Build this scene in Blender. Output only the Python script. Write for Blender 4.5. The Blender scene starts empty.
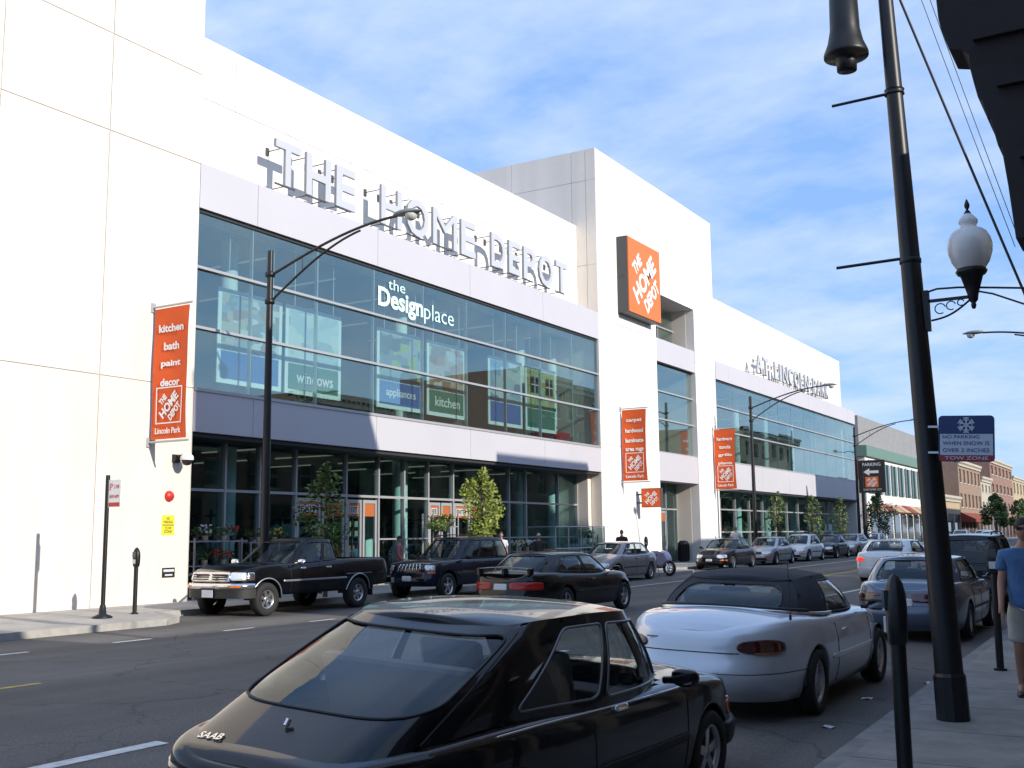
import bpy, bmesh, math, random
from mathutils import Vector, Matrix
R = math.radians
S = bpy.context.scene
COL = S.collection

# ------------------------------------------------------------------ camera
YAW, PIT, ROL = R(30.9037), R(7.9154), R(-0.57717)
CAMZ = 1.72
def cam_axes():
    cy, sy = math.cos(YAW), math.sin(YAW)
    f = Vector((-sy*math.cos(PIT), cy*math.cos(PIT), math.sin(PIT)))
    r = Vector((cy, sy, 0)); u = r.cross(f)
    c, s = math.cos(ROL), math.sin(ROL)
    return c*r + s*u, -s*r + c*u, f
cr, cu, cf = cam_axes()
cam = bpy.data.cameras.new('camera'); cam_o = bpy.data.objects.new('camera', cam); COL.objects.link(cam_o)
cam_o.matrix_world = Matrix(((cr.x, cu.x, -cf.x, 0), (cr.y, cu.y, -cf.y, 0), (cr.z, cu.z, -cf.z, CAMZ), (0, 0, 0, 1)))
cam.sensor_width = 36; cam.lens = 36*1089.8/1024; cam.clip_start = 0.05; cam.clip_end = 5000
S.camera = cam_o

# ------------------------------------------------------------------ sky, sun, exposure
SUN_EL, SUN_AZ = R(22), R(-10)          # azimuth from +X towards +Y
sd = Vector((math.cos(SUN_EL)*math.cos(SUN_AZ), math.cos(SUN_EL)*math.sin(SUN_AZ), math.sin(SUN_EL)))
w = bpy.data.worlds.new('World'); S.world = w; w.use_nodes = True
nt = w.node_tree; nt.nodes.clear()
out = nt.nodes.new('ShaderNodeOutputWorld'); bg = nt.nodes.new('ShaderNodeBackground')
sky = nt.nodes.new('ShaderNodeTexSky'); sky.sky_type = 'NISHITA'; sky.sun_disc = False
sky.sun_elevation = SUN_EL; sky.sun_rotation = R(90) - SUN_AZ
sky.air_density = 1.0; sky.dust_density = 0.25; sky.ozone_density = 1.6
bg.inputs['Strength'].default_value = 0.15
tc = nt.nodes.new('ShaderNodeTexCoord')
sep = nt.nodes.new('ShaderNodeSeparateXYZ'); nt.links.new(tc.outputs['Generated'], sep.inputs[0])
def wmath(op, a, b=None, c=None):
    n = nt.nodes.new('ShaderNodeMath'); n.operation = op
    for i, v in enumerate((a, b, c)):
        if v is None: continue
        if isinstance(v, (int, float)): n.inputs[i].default_value = v
        else: nt.links.new(v, n.inputs[i])
    return n.outputs[0]
zc = wmath('ADD', wmath('MAXIMUM', sep.outputs[2], 0.0), 0.22)
cx = wmath('DIVIDE', sep.outputs[0], zc); cy_ = wmath('DIVIDE', sep.outputs[1], zc)
comb = nt.nodes.new('ShaderNodeCombineXYZ')
nt.links.new(cx, comb.inputs[0]); nt.links.new(cy_, comb.inputs[1])
mp = nt.nodes.new('ShaderNodeMapping'); mp.inputs['Rotation'].default_value = (0, 0, R(25)); mp.inputs['Scale'].default_value = (1.5, 2.0, 1)
mp.inputs['Location'].default_value = (3.1, 1.3, 0)
nt.links.new(comb.outputs[0], mp.inputs['Vector'])
n1 = nt.nodes.new('ShaderNodeTexNoise'); n1.inputs['Scale'].default_value = 1.5; n1.inputs['Detail'].default_value = 9; n1.inputs['Roughness'].default_value = 0.6; n1.inputs['Distortion'].default_value = 0.15
nt.links.new(mp.outputs[0], n1.inputs['Vector'])
rmp = nt.nodes.new('ShaderNodeValToRGB'); rmp.color_ramp.elements[0].position = 0.36; rmp.color_ramp.elements[1].position = 0.66
rmp.color_ramp.elements[0].color = (0.0, 0.0, 0.0, 1); rmp.color_ramp.elements[1].color = (.85, .85, .85, 1)
nt.links.new(n1.outputs['Fac'], rmp.inputs[0])
mix = nt.nodes.new('ShaderNodeMixRGB'); nt.links.new(rmp.outputs[0], mix.inputs[0])
thin = nt.nodes.new('ShaderNodeMixRGB'); thin.inputs[0].default_value = 0.65; thin.inputs[2].default_value = (1.75, 3.3, 6.6, 1)   # thin bright veil
nt.links.new(sky.outputs[0], thin.inputs[1]); nt.links.new(thin.outputs[0], mix.inputs[1])
mix.inputs[2].default_value = (4.0, 4.8, 6.3, 1)
nt.links.new(mix.outputs[0], bg.inputs['Color']); nt.links.new(bg.outputs[0], out.inputs[0])
sl = bpy.data.lights.new('sun', 'SUN'); sl.energy = 4.25; sl.angle = R(0.5); sl.color = (1.0, 0.93, 0.82)
so = bpy.data.objects.new('sun', sl); COL.objects.link(so); so.rotation_euler = (-sd).to_track_quat('-Z', 'Y').to_euler(); so.location = (40, 0, 40)
S.view_settings.view_transform = 'Standard'; S.view_settings.look = 'None'; S.view_settings.gamma = 1
S.view_settings.use_curve_mapping = False; S.view_settings.exposure = 0.24
S.render.engine = 'CYCLES'
S.cycles.max_bounces = 7; S.cycles.transparent_max_bounces = 12; S.cycles.caustics_reflective = False; S.cycles.caustics_refractive = False

# ------------------------------------------------------------------ helpers
def rise(y): return min(max(y-35.0, 0)*0.0055, 0.42)
def zg(x, y):                                # height of the road surface
    t = min(max((-9.0 - x)/(-9.0+2.6), 0), 1)   # 0 far side .. 1 near side
    return rise(y) - 0.16*t
class MB:
    def __init__(s): s.v = []; s.f = []; s.m = []; s.sm = []
    def add(s, vs, fs, mi=0, smooth=False):
        o = len(s.v); s.v += [tuple(p) for p in vs]
        for q in fs: s.f.append([o+i for i in q]); s.m.append(mi); s.sm.append(smooth)
        return s
    def box(s, x0, x1, y0, y1, z0, z1, mi=0):
        v = [(x, y, z) for z in (z0, z1) for y in (y0, y1) for x in (x0, x1)]
        return s.add(v, [(0,2,3,1), (4,5,7,6), (0,1,5,4), (2,6,7,3), (0,4,6,2), (1,3,7,5)], mi)
    def obox(s, c, ax, ay, az, mi=0):        # oriented box: centre and half-axis vectors
        c = Vector(c); ax = Vector(ax); ay = Vector(ay); az = Vector(az)
        v = [c + i*ax + j*ay + k*az for k in (-1, 1) for j in (-1, 1) for i in (-1, 1)]
        return s.add(v, [(0,2,3,1), (4,5,7,6), (0,1,5,4), (2,6,7,3), (0,4,6,2), (1,3,7,5)], mi)
    def cyl(s, p0, p1, r0, r1=None, n=12, caps=True, mi=0, smooth=True):
        r1 = r0 if r1 is None else r1
        p0 = Vector(p0); p1 = Vector(p1); d = (p1-p0).normalized()
        a = d.orthogonal().normalized(); b = d.cross(a)
        v = []
        for p, r in ((p0, r0), (p1, r1)):
            for i in range(n):
                t = 2*math.pi*i/n; v.append(p + a*math.cos(t)*r + b*math.sin(t)*r)
        s.add(v, [(i, (i+1) % n, n+(i+1) % n, n+i) for i in range(n)], mi, smooth)
        if caps: s.add(v, [tuple(range(n-1, -1, -1)), tuple(range(n, 2*n))], mi)
        return s
    def tube(s, pts, r, n=8, closed=False, mi=0):
        pts = [Vector(p) for p in pts]; N = len(pts); rings = []
        a = None
        for i in range(N):
            if closed: d = pts[(i+1) % N]-pts[i-1]
            else: d = pts[min(i+1, N-1)]-pts[max(i-1, 0)]
            if d.length < 1e-9: d = Vector((0, 0, 1))
            d.normalize()
            if a is None: a = d.orthogonal().normalized()
            a = (a - d*a.dot(d))
            if a.length < 1e-6: a = d.orthogonal()
            a.normalize(); b = d.cross(a)
            rr = r[i] if isinstance(r, (list, tuple)) else r
            rings.append([pts[i] + a*math.cos(2*math.pi*k/n)*rr + b*math.sin(2*math.pi*k/n)*rr for k in range(n)])
        v = [p for q in rings for p in q]; f = []
        for i in range(N if closed else N-1):
            j = (i+1) % N
            for k in range(n): f.append((i*n+k, i*n+(k+1) % n, j*n+(k+1) % n, j*n+k))
        s.add(v, f, mi, True)
        if not closed: s.add(v, [tuple(range(n-1, -1, -1)), tuple(range((N-1)*n, N*n))], mi)
        return s
    def lathe(s, c, prof, n=20, axis='z', mi=0):   # prof: (radius, height) list
        v = []; f = []
        for (r, h) in prof:
            for i in range(n):
                t = 2*math.pi*i/n; a, b = r*math.cos(t), r*math.sin(t)
                if axis == 'z': v.append((c[0]+a, c[1]+b, c[2]+h))
                elif axis == 'y': v.append((c[0]+a, c[1]+h, c[2]+b))
                else: v.append((c[0]+h, c[1]+a, c[2]+b))
        for j in range(len(prof)-1):
            for i in range(n): f.append((j*n+i, j*n+(i+1) % n, (j+1)*n+(i+1) % n, (j+1)*n+i))
        return s.add(v, f, mi, True)
    def grid(s, P, mi=0, smooth=True, skip=None):  # P: rows of points
        nr, nc = len(P), len(P[0]); v = [p for row in P for p in row]; f = []
        for i in range(nr-1):
            for j in range(nc-1):
                if skip and skip(i, j): continue
                f.append((i*nc+j, i*nc+j+1, (i+1)*nc+j+1, (i+1)*nc+j))
        return s.add(v, f, mi, smooth)
def mesh_of(name, mb, mats, fixn=False, weld=False):
    me = bpy.data.meshes.new(name); me.from_pydata(mb.v, [], mb.f)
    for m in (mats if isinstance(mats, (list, tuple)) else [mats]): me.materials.append(m)
    for p, mi, sm in zip(me.polygons, mb.m, mb.sm): p.material_index = mi; p.use_smooth = sm
    if fixn or weld:
        bm = bmesh.new(); bm.from_mesh(me)
        if weld: bmesh.ops.remove_doubles(bm, verts=bm.verts, dist=1e-4)
        if fixn: bmesh.ops.recalc_face_normals(bm, faces=bm.faces)
        bm.to_mesh(me); bm.free()
    me.update(); return me
def obj(name, mb, mats, parent=None, fixn=False, weld=False, bevel=0):
    o = bpy.data.objects.new(name, mesh_of(name, mb, mats, fixn, weld)); COL.objects.link(o)
    if parent: o.parent = parent
    if bevel:
        b = o.modifiers.new('bevel', 'BEVEL'); b.width = bevel; b.segments = 2; b.limit_method = 'ANGLE'
    return o
def tag(o, label=None, cat=None, group=None, kind=None):
    if label: o['label'] = label
    if cat: o['category'] = cat
    if group: o['group'] = group
    if kind: o['kind'] = kind
    return o
def thing(name, label, cat, loc=(0, 0, 0), rz=0, group=None):
    o = bpy.data.objects.new(name, None); COL.objects.link(o); o.location = loc; o.rotation_euler = (0, 0, rz)
    o.empty_display_size = 0.2
    return tag(o, label, cat, group)
def copy_tree(o, parent=None):
    c = o.copy(); COL.objects.link(c)
    if parent: c.parent = parent
    for ch in list(o.children): copy_tree(ch, c)
    return c
def text_mb(body, right, up, org, wid=None, hgt=None, depth=0.01, bold=0.0, mi=0, align='L', shear=0):
    """text mesh: org = lower left corner of the block, right/up unit vectors; faces right x up"""
    cu_ = bpy.data.curves.new('t', 'FONT'); cu_.body = body; cu_.size = 1; cu_.extrude = 0.0; cu_.offset = bold; cu_.resolution_u = 3
    cu_.align_x = 'CENTER' if align == 'C' else 'LEFT'; cu_.shear = shear; cu_.space_line = 0.85
    to = bpy.data.objects.new('t', cu_); COL.objects.link(to)
    dg = bpy.context.evaluated_depsgraph_get(); dg.update()
    me = bpy.data.meshes.new_from_object(to.evaluated_get(dg))
    bm = bmesh.new(); bm.from_mesh(me)
    bmesh.ops.remove_doubles(bm, verts=bm.verts, dist=1e-5)
    xs = [v.co.x for v in bm.verts]; ys = [v.co.y for v in bm.verts]
    x0, x1, y0, y1 = min(xs), max(xs), min(ys), max(ys)
    if wid is None: sy = hgt/(y1-y0); sx = sy
    elif hgt is None: sx = wid/(x1-x0); sy = sx
    else: sx = wid/(x1-x0); sy = hgt/(y1-y0)
    right = Vector(right); up = Vector(up); nrm = right.cross(up); org = Vector(org)
    r = bmesh.ops.extrude_face_region(bm, geom=bm.faces[:])
    top = set(e for e in r['geom'] if isinstance(e, bmesh.types.BMVert))
    mb = MB(); vs = []
    bm.verts.index_update()
    for v in bm.verts:
        vs.append(org + right*((v.co.x-x0)*sx) + up*((v.co.y-y0)*sy) + nrm*(depth if v in top else 0))
    mb.add(vs, [[v.index for v in f.verts] for f in bm.faces], mi)
    bm.free(); bpy.data.objects.remove(to); bpy.data.meshes.remove(me); bpy.data.curves.remove(cu_)
    return mb
def merge(*ms):
    o = MB()
    for m in ms:
        b = len(o.v); o.v += m.v; o.f += [[b+i for i in q] for q in m.f]; o.m += m.m; o.sm += m.sm
    return o

# ------------------------------------------------------------------ materials
def mat(name, col, rough=0.6, metal=0.0, coat=0.0, noise=None, bump=None, emit=None, spec=None):
    """noise=(scale, amount) varies the colour; bump=(scale, strength)"""
    m = bpy.data.materials.new(name); m.use_nodes = True; t = m.node_tree; b = t.nodes['Principled BSDF']
    b.inputs['Base Color'].default_value = (*col, 1); b.inputs['Roughness'].default_value = rough; b.inputs['Metallic'].default_value = metal
    b.inputs['Coat Weight'].default_value = coat; b.inputs['Coat Roughness'].default_value = 0.04
    if spec is not None: b.inputs['Specular IOR Level'].default_value = spec
    if emit: b.inputs['Emission Color'].default_value = (*emit[0], 1); b.inputs['Emission Strength'].default_value = emit[1]
    c = t.nodes.new('ShaderNodeTexCoord')
    if noise:
        n = t.nodes.new('ShaderNodeTexNoise'); n.inputs['Scale'].default_value = noise[0]; n.inputs['Detail'].default_value = 8; n.inputs['Roughness'].default_value = 0.65
        t.links.new(c.outputs['Object'], n.inputs['Vector'])
        mr = t.nodes.new('ShaderNodeMapRange'); mr.inputs[1].default_value = 0.3; mr.inputs[2].default_value = 0.7
        mr.inputs[3].default_value = 1-noise[1]; mr.inputs[4].default_value = 1+noise[1]
        t.links.new(n.outputs['Fac'], mr.inputs[0])
        mm = t.nodes.new('ShaderNodeVectorMath'); mm.operation = 'SCALE'; mm.inputs[0].default_value = col
        t.links.new(mr.outputs[0], mm.inputs['Scale']); t.links.new(mm.outputs[0], b.inputs['Base Color'])
    if bump:
        n = t.nodes.new('ShaderNodeTexNoise'); n.inputs['Scale'].default_value = bump[0]; n.inputs['Detail'].default_value = 6
        t.links.new(c.outputs['Object'], n.inputs['Vector'])
        bu = t.nodes.new('ShaderNodeBump'); bu.inputs['Strength'].default_value = bump[1]; bu.inputs['Distance'].default_value = 0.02
        t.links.new(n.outputs['Fac'], bu.inputs['Height']); t.links.new(bu.outputs[0], b.inputs['Normal'])
    return m
def glass(name, tint, base=0.12, rough=0.0, wav=0.0, gcol=(0.9, 0.97, 1.0)):
    m = bpy.data.materials.new(name); m.use_nodes = True; t = m.node_tree; t.nodes.clear()
    o = t.nodes.new('ShaderNodeOutputMaterial'); mx = t.nodes.new('ShaderNodeMixShader')
    tr = t.nodes.new('ShaderNodeBsdfTransparent'); tr.inputs[0].default_value = (*tint, 1)
    gl = t.nodes.new('ShaderNodeBsdfGlossy'); gl.inputs['Roughness'].default_value = rough; gl.inputs['Color'].default_value = (*gcol, 1)
    lw = t.nodes.new('ShaderNodeLayerWeight'); lw.inputs['Blend'].default_value = 0.5
    pw_ = t.nodes.new('ShaderNodeMath'); pw_.operation = 'POWER'; pw_.inputs[1].default_value = 4.5; t.links.new(lw.outputs['Facing'], pw_.inputs[0])
    ad = t.nodes.new('ShaderNodeMath'); ad.operation = 'MULTIPLY_ADD'; ad.use_clamp = True; ad.inputs[1].default_value = 0.9; ad.inputs[2].default_value = base
    t.links.new(pw_.outputs[0], ad.inputs[0]); t.links.new(ad.outputs[0], mx.inputs[0])
    t.links.new(tr.outputs[0], mx.inputs[1]); t.links.new(gl.outputs[0], mx.inputs[2]); t.links.new(mx.outputs[0], o.inputs[0])
    if wav:
        c = t.nodes.new('ShaderNodeTexCoord'); n = t.nodes.new('ShaderNodeTexNoise'); n.inputs['Scale'].default_value = 0.8
        t.links.new(c.outputs['Object'], n.inputs['Vector'])
        bu = t.nodes.new('ShaderNodeBump'); bu.inputs['Strength'].default_value = wav; bu.inputs['Distance'].default_value = 0.02
        t.links.new(n.outputs['Fac'], bu.inputs['Height']); t.links.new(bu.outputs[0], gl.inputs['Normal'])
    return m
def tiled(name, c1, c2, mortar, bw, bh, mort=0.01, axes='xy', rough=0.85, offset=0.5, noise=0.15, nscale=3, bump=0.3, squash=1):
    m = bpy.data.materials.new(name); m.use_nodes = True; t = m.node_tree; b = t.nodes['Principled BSDF']; b.inputs['Roughness'].default_value = rough
    c = t.nodes.new('ShaderNodeTexCoord'); sp = t.nodes.new('ShaderNodeSeparateXYZ'); cb = t.nodes.new('ShaderNodeCombineXYZ')
    t.links.new(c.outputs['Object'], sp.inputs[0]); ix = {'x': 0, 'y': 1, 'z': 2}
    if axes == 'hz':
        a = t.nodes.new('ShaderNodeMath'); a.operation = 'ADD'; t.links.new(sp.outputs[0], a.inputs[0]); t.links.new(sp.outputs[1], a.inputs[1])
        t.links.new(a.outputs[0], cb.inputs[0]); t.links.new(sp.outputs[2], cb.inputs[1])
    else:
        t.links.new(sp.outputs[ix[axes[0]]], cb.inputs[0]); t.links.new(sp.outputs[ix[axes[1]]], cb.inputs[1])
    br = t.nodes.new('ShaderNodeTexBrick'); br.inputs['Scale'].default_value = 1; br.offset = offset; br.squash = squash
    br.inputs['Color1'].default_value = (*c1, 1); br.inputs['Color2'].default_value = (*c2, 1); br.inputs['Mortar'].default_value = (*mortar, 1)
    br.inputs['Brick Width'].default_value = bw; br.inputs['Row Height'].default_value = bh; br.inputs['Mortar Size'].default_value = mort; br.inputs['Mortar Smooth'].default_value = 0.1
    t.links.new(cb.outputs[0], br.inputs['Vector'])
    n = t.nodes.new('ShaderNodeTexNoise'); n.inputs['Scale'].default_value = nscale; n.inputs['Detail'].default_value = 8; n.inputs['Roughness'].default_value = 0.7
    t.links.new(c.outputs['Object'], n.inputs['Vector'])
    mr = t.nodes.new('ShaderNodeMapRange'); mr.inputs[1].default_value = 0.3; mr.inputs[2].default_value = 0.7; mr.inputs[3].default_value = 1-noise; mr.inputs[4].default_value = 1+noise
    t.links.new(n.outputs['Fac'], mr.inputs[0])
    mm = t.nodes.new('ShaderNodeVectorMath'); mm.operation = 'SCALE'; t.links.new(br.outputs['Color'], mm.inputs[0]); t.links.new(mr.outputs[0], mm.inputs['Scale'])
    t.links.new(mm.outputs[0], b.inputs['Base Color'])
    bu = t.nodes.new('ShaderNodeBump'); bu.inputs['Strength'].default_value = bump; bu.inputs['Distance'].default_value = 0.01
    t.links.new(br.outputs['Fac'], bu.inputs['Height']); bu.invert = True; t.links.new(bu.outputs[0], b.inputs['Normal'])
    return m
def asphalt():
    m = mat('asphalt', (0.105, 0.098, 0.09), 0.9, noise=(0.35, 0.22), bump=(60, 0.35)); t = m.node_tree; b = t.nodes['Principled BSDF']
    c = t.nodes.new('ShaderNodeTexCoord')
    # streaks along the lanes, and fine aggregate speckle
    mp = t.nodes.new('ShaderNodeMapping'); mp.inputs['Scale'].default_value = (1.1, 0.03, 1); t.links.new(c.outputs['Object'], mp.inputs[0])
    n = t.nodes.new('ShaderNodeTexNoise'); n.inputs['Scale'].default_value = 1.0; n.inputs['Detail'].default_value = 5; t.links.new(mp.outputs[0], n.inputs['Vector'])
    n2 = t.nodes.new('ShaderNodeTexNoise'); n2.inputs['Scale'].default_value = 45; n2.inputs['Detail'].default_value = 3; t.links.new(c.outputs['Object'], n2.inputs['Vector'])
    def mrng(src, a, bb):
        r = t.nodes.new('ShaderNodeMapRange'); r.inputs[1].default_value = 0.3; r.inputs[2].default_value = 0.7; r.inputs[3].default_value = a; r.inputs[4].default_value = bb
        t.links.new(src, r.inputs[0]); return r.outputs[0]
    mu = t.nodes.new('ShaderNodeMath'); mu.operation = 'MULTIPLY'; t.links.new(mrng(n.outputs['Fac'], 0.72, 1.3), mu.inputs[0]); t.links.new(mrng(n2.outputs['Fac'], 0.7, 1.35), mu.inputs[1])
    vo = t.nodes.new('ShaderNodeTexVoronoi'); vo.feature = 'DISTANCE_TO_EDGE'; vo.inputs['Scale'].default_value = 0.33
    n3 = t.nodes.new('ShaderNodeTexNoise'); n3.inputs['Scale'].default_value = 1.4; n3.inputs['Detail'].default_value = 6; t.links.new(c.outputs['Object'], n3.inputs['Vector'])
    mv = t.nodes.new('ShaderNodeVectorMath'); mv.operation = 'MULTIPLY_ADD'; mv.inputs[1].default_value = (1.3, 1.3, 0); t.links.new(n3.outputs['Color'], mv.inputs[0]); t.links.new(c.outputs['Object'], mv.inputs[2]); t.links.new(mv.outputs[0], vo.inputs['Vector'])
    cr_ = t.nodes.new('ShaderNodeMapRange'); cr_.inputs[1].default_value = 0.0; cr_.inputs[2].default_value = 0.008; cr_.inputs[3].default_value = 0.55; cr_.inputs[4].default_value = 1.0; t.links.new(vo.outputs['Distance'], cr_.inputs[0])
    mu2 = t.nodes.new('ShaderNodeMath'); mu2.operation = 'MULTIPLY'; t.links.new(mu.outputs[0], mu2.inputs[0]); t.links.new(cr_.outputs[0], mu2.inputs[1]); mu = mu2
    src = b.inputs['Base Color'].links[0].from_socket
    s2 = t.nodes.new('ShaderNodeVectorMath'); s2.operation = 'SCALE'; t.links.new(src, s2.inputs[0]); t.links.new(mu.outputs[0], s2.inputs['Scale'])
    t.links.new(s2.outputs[0], b.inputs['Base Color']); return m
M = {}
M['asphalt'] = asphalt()
M['concrete'] = tiled('sidewalk_concrete', (0.36, 0.34, 0.31), (0.40, 0.38, 0.345), (0.13, 0.12, 0.11), 1.5, 1.5, 0.012, 'xy', 0.9, 0, 0.16, 2.2, 0.5)
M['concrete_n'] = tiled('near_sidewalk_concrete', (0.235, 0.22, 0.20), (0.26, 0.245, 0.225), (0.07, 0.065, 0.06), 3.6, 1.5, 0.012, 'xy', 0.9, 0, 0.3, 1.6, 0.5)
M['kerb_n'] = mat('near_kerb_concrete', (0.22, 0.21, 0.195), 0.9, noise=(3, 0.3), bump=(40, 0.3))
M['kerb'] = mat('kerb_concrete', (0.38, 0.36, 0.33), 0.9, noise=(3, 0.2), bump=(40, 0.3))
M['paint_w'] = mat('road_paint_white', (0.62, 0.62, 0.60), 0.7, noise=(9, 0.25))
M['paint_y'] = mat('road_paint_yellow', (0.50, 0.34, 0.06), 0.7, noise=(9, 0.3))
M['soil'] = mat('ground_soil', (0.16, 0.14, 0.11), 0.95, noise=(0.2, 0.2))
M['panel'] = mat('precast_panel', (0.75, 0.68, 0.60), 0.75, noise=(0.5, 0.035), bump=(30, 0.08))
M['panelw'] = mat('precast_panel_white', (0.80, 0.775, 0.73), 0.75, noise=(0.5, 0.03), bump=(30, 0.08))
M['joint'] = mat('panel_joint', (0.52, 0.54, 0.57), 0.9)
for k_ in ('panel', 'panelw'):
    t_ = M[k_].node_tree; b_ = t_.nodes['Principled BSDF']; c_ = t_.nodes.new('ShaderNodeTexCoord'); m_ = t_.nodes.new('ShaderNodeMapping'); m_.inputs['Scale'].default_value = (1.6, 1.6, 0.09); t_.links.new(c_.outputs['Object'], m_.inputs[0])
    n_ = t_.nodes.new('ShaderNodeTexNoise'); n_.inputs['Scale'].default_value = 1.0; n_.inputs['Detail'].default_value = 7; t_.links.new(m_.outputs[0], n_.inputs['Vector'])
    r_ = t_.nodes.new('ShaderNodeMapRange'); r_.inputs[1].default_value = 0.35; r_.inputs[2].default_value = 0.7; r_.inputs[3].default_value = 1.02; r_.inputs[4].default_value = 0.94; t_.links.new(n_.outputs['Fac'], r_.inputs[0])
    src_ = b_.inputs['Base Color'].links[0].from_socket; s2_ = t_.nodes.new('ShaderNodeVectorMath'); s2_.operation = 'SCALE'; t_.links.new(src_, s2_.inputs[0]); t_.links.new(r_.outputs[0], s2_.inputs['Scale']); t_.links.new(s2_.outputs[0], b_.inputs['Base Color'])
M['lilac'] = mat('metal_panel_lilac', (0.54, 0.525, 0.56), 0.5, 0.05, noise=(0.4, 0.03))
M['alu_d'] = mat('dull_window_trim', (0.22, 0.22, 0.23), 0.35, 0.8)
M['alu'] = mat('aluminium', (0.55, 0.56, 0.57), 0.35, 0.8)
M['aluw'] = mat('aluminium_pale', (0.44, 0.45, 0.46), 0.4, 0.3)
M['black'] = mat('black_metal', (0.012, 0.013, 0.015), 0.42, 0.2, noise=(6, 0.25))
M['blackp'] = mat('black_plastic', (0.015, 0.015, 0.016), 0.55)
M['dark'] = mat('dark_trim', (0.03, 0.035, 0.035), 0.6)
M['glass'] = glass('curtain_glass', (0.84, 0.94, 0.93), 0.20, 0.0, 0.04, (0.80, 0.90, 0.84))
M['glassg'] = glass('storefront_glass', (0.74, 0.88, 0.87), 0.05, 0.0, 0.04, (0.75, 0.92, 0.93))
M['orange'] = mat('orange_sign', (0.80, 0.17, 0.03), 0.45)
M['orangeb'] = mat('orange_banner_cloth', (0.70, 0.10, 0.014), 0.75, noise=(3, 0.05), bump=(5, 0.25))
M['orange_d'] = mat('door_band_orange', (0.42, 0.12, 0.03), 0.6)
M['sgrey'] = mat('door_sign_pale', (0.5, 0.5, 0.47), 0.6)
M['white'] = mat('white_paint', (0.82, 0.82, 0.80), 0.5)
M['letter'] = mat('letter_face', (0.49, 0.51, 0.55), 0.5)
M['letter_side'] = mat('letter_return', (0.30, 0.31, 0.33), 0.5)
M['greybox'] = mat('sign_return_grey', (0.07, 0.07, 0.075), 0.5)
M['in_wall'] = mat('interior_wall', (0.10, 0.13, 0.135), 0.9)
M['in_floor'] = mat('interior_floor', (0.18, 0.18, 0.17), 0.6)
M['in_ceil'] = mat('interior_ceiling', (0.13, 0.15, 0.15), 0.9)
M['in_col'] = mat('interior_column', (0.72, 0.80, 0.80), 0.7)
M['tube'] = mat('fluorescent_tube', (0.35, 0.33, 0.28), 0.5, emit=((1, 0.88, 0.68), 0.14))
M['leaf'] = mat('leaf_green', (0.075, 0.12, 0.03), 0.6, noise=(2.5, 0.45))
M['leaf2'] = mat('leaf_dark_green', (0.035, 0.075, 0.022), 0.6, noise=(2.5, 0.4))
M['leaf3'] = mat('leaf_yellow_green', (0.15, 0.19, 0.035), 0.6, noise=(3, 0.4))
M['leaf4'] = mat('leaf_bright_yellow_green', (0.27, 0.32, 0.05), 0.6, noise=(3, 0.35))
M['bark'] = mat('bark', (0.10, 0.075, 0.055), 0.9, noise=(10, 0.3))
M['red'] = mat('red_paint', (0.55, 0.03, 0.02), 0.4)
M['yellow'] = mat('yellow_sign', (0.75, 0.68, 0.04), 0.5)
M['tyre'] = mat('tyre_rubber', (0.02, 0.02, 0.02), 0.8)
M['rim'] = mat('alloy_rim', (0.62, 0.63, 0.65), 0.28, 0.9)
M['chrome'] = mat('chrome', (0.75, 0.75, 0.76), 0.12, 1.0)
M['seat'] = mat('car_interior', (0.035, 0.035, 0.04), 0.85)
M['seatg'] = mat('car_interior_grey', (0.17, 0.15, 0.15), 0.85)
M['cglass'] = glass('car_glass', (0.80, 0.84, 0.83), 0.05, 0.0)
M['cglassd'] = glass('car_glass_dark', (0.36, 0.40, 0.41), 0.05, 0.0)
M['taillit'] = mat('tail_light_glow', (0.26, 0.012, 0.010), 0.2, emit=((1, 0.05, 0.03), 0.02))
M['taill'] = mat('tail_light_lens', (0.065, 0.006, 0.008), 0.12, coat=1)
M['tailon'] = mat('brake_light_lit', (0.6, 0.02, 0.02), 0.2, emit=((1, 0.04, 0.02), 0.9))
M['amber_d'] = mat('amber_lens_dull', (0.25, 0.10, 0.04), 0.2, coat=1)
M['amber'] = mat('amber_lens', (0.65, 0.16, 0.02), 0.15, coat=1)
M['head'] = mat('headlight_lens', (0.72, 0.74, 0.76), 0.08, 0.4, coat=1)
M['mirror'] = mat('mirror_silvering', (0.25, 0.27, 0.3), 0.05, 1.0)
M['plate'] = mat('number_plate', (0.6, 0.62, 0.66), 0.5)
def paint(name, c, metal=0.3, rough=0.28, coat=1.0, spec=None): return mat(name, c, rough, metal, coat, spec=spec)
M['p_black'] = paint('car_paint_black', (0.0025, 0.003, 0.0045), 0.0, 0.3, 0.75, 0.1)
M['p_black2'] = paint('car_paint_black_blue', (0.004, 0.006, 0.011), 0.0, 0.3, 0.75, 0.1)
M['p_silverb'] = paint('car_paint_ice_silver', (0.62, 0.67, 0.73), 0.3, 0.33)
M['p_white'] = paint('car_paint_white', (0.72, 0.73, 0.74), 0.0, 0.3)
M['p_silver'] = paint('car_paint_silver', (0.42, 0.43, 0.45), 0.5, 0.33)
M['p_taupe'] = paint('car_paint_taupe', (0.26, 0.235, 0.24), 0.4, 0.35)
M['p_blue'] = paint('car_paint_slate_blue', (0.075, 0.105, 0.155), 0.4, 0.35)
M['p_navy'] = paint('car_paint_navy', (0.004, 0.008, 0.022), 0.0, 0.3, 0.8, 0.1)
M['p_red'] = paint('car_paint_red', (0.35, 0.02, 0.015), 0.1, 0.3)
M['softtop'] = mat('soft_top_fabric', (0.030, 0.033, 0.042), 0.9, bump=(300, 0.2))
M['skin'] = mat('skin', (0.42, 0.22, 0.15), 0.55)
M['hair_d'] = mat('hair_dark', (0.03, 0.02, 0.015), 0.7)
M['hair_w'] = mat('hair_white', (0.6, 0.58, 0.55), 0.7)
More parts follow.
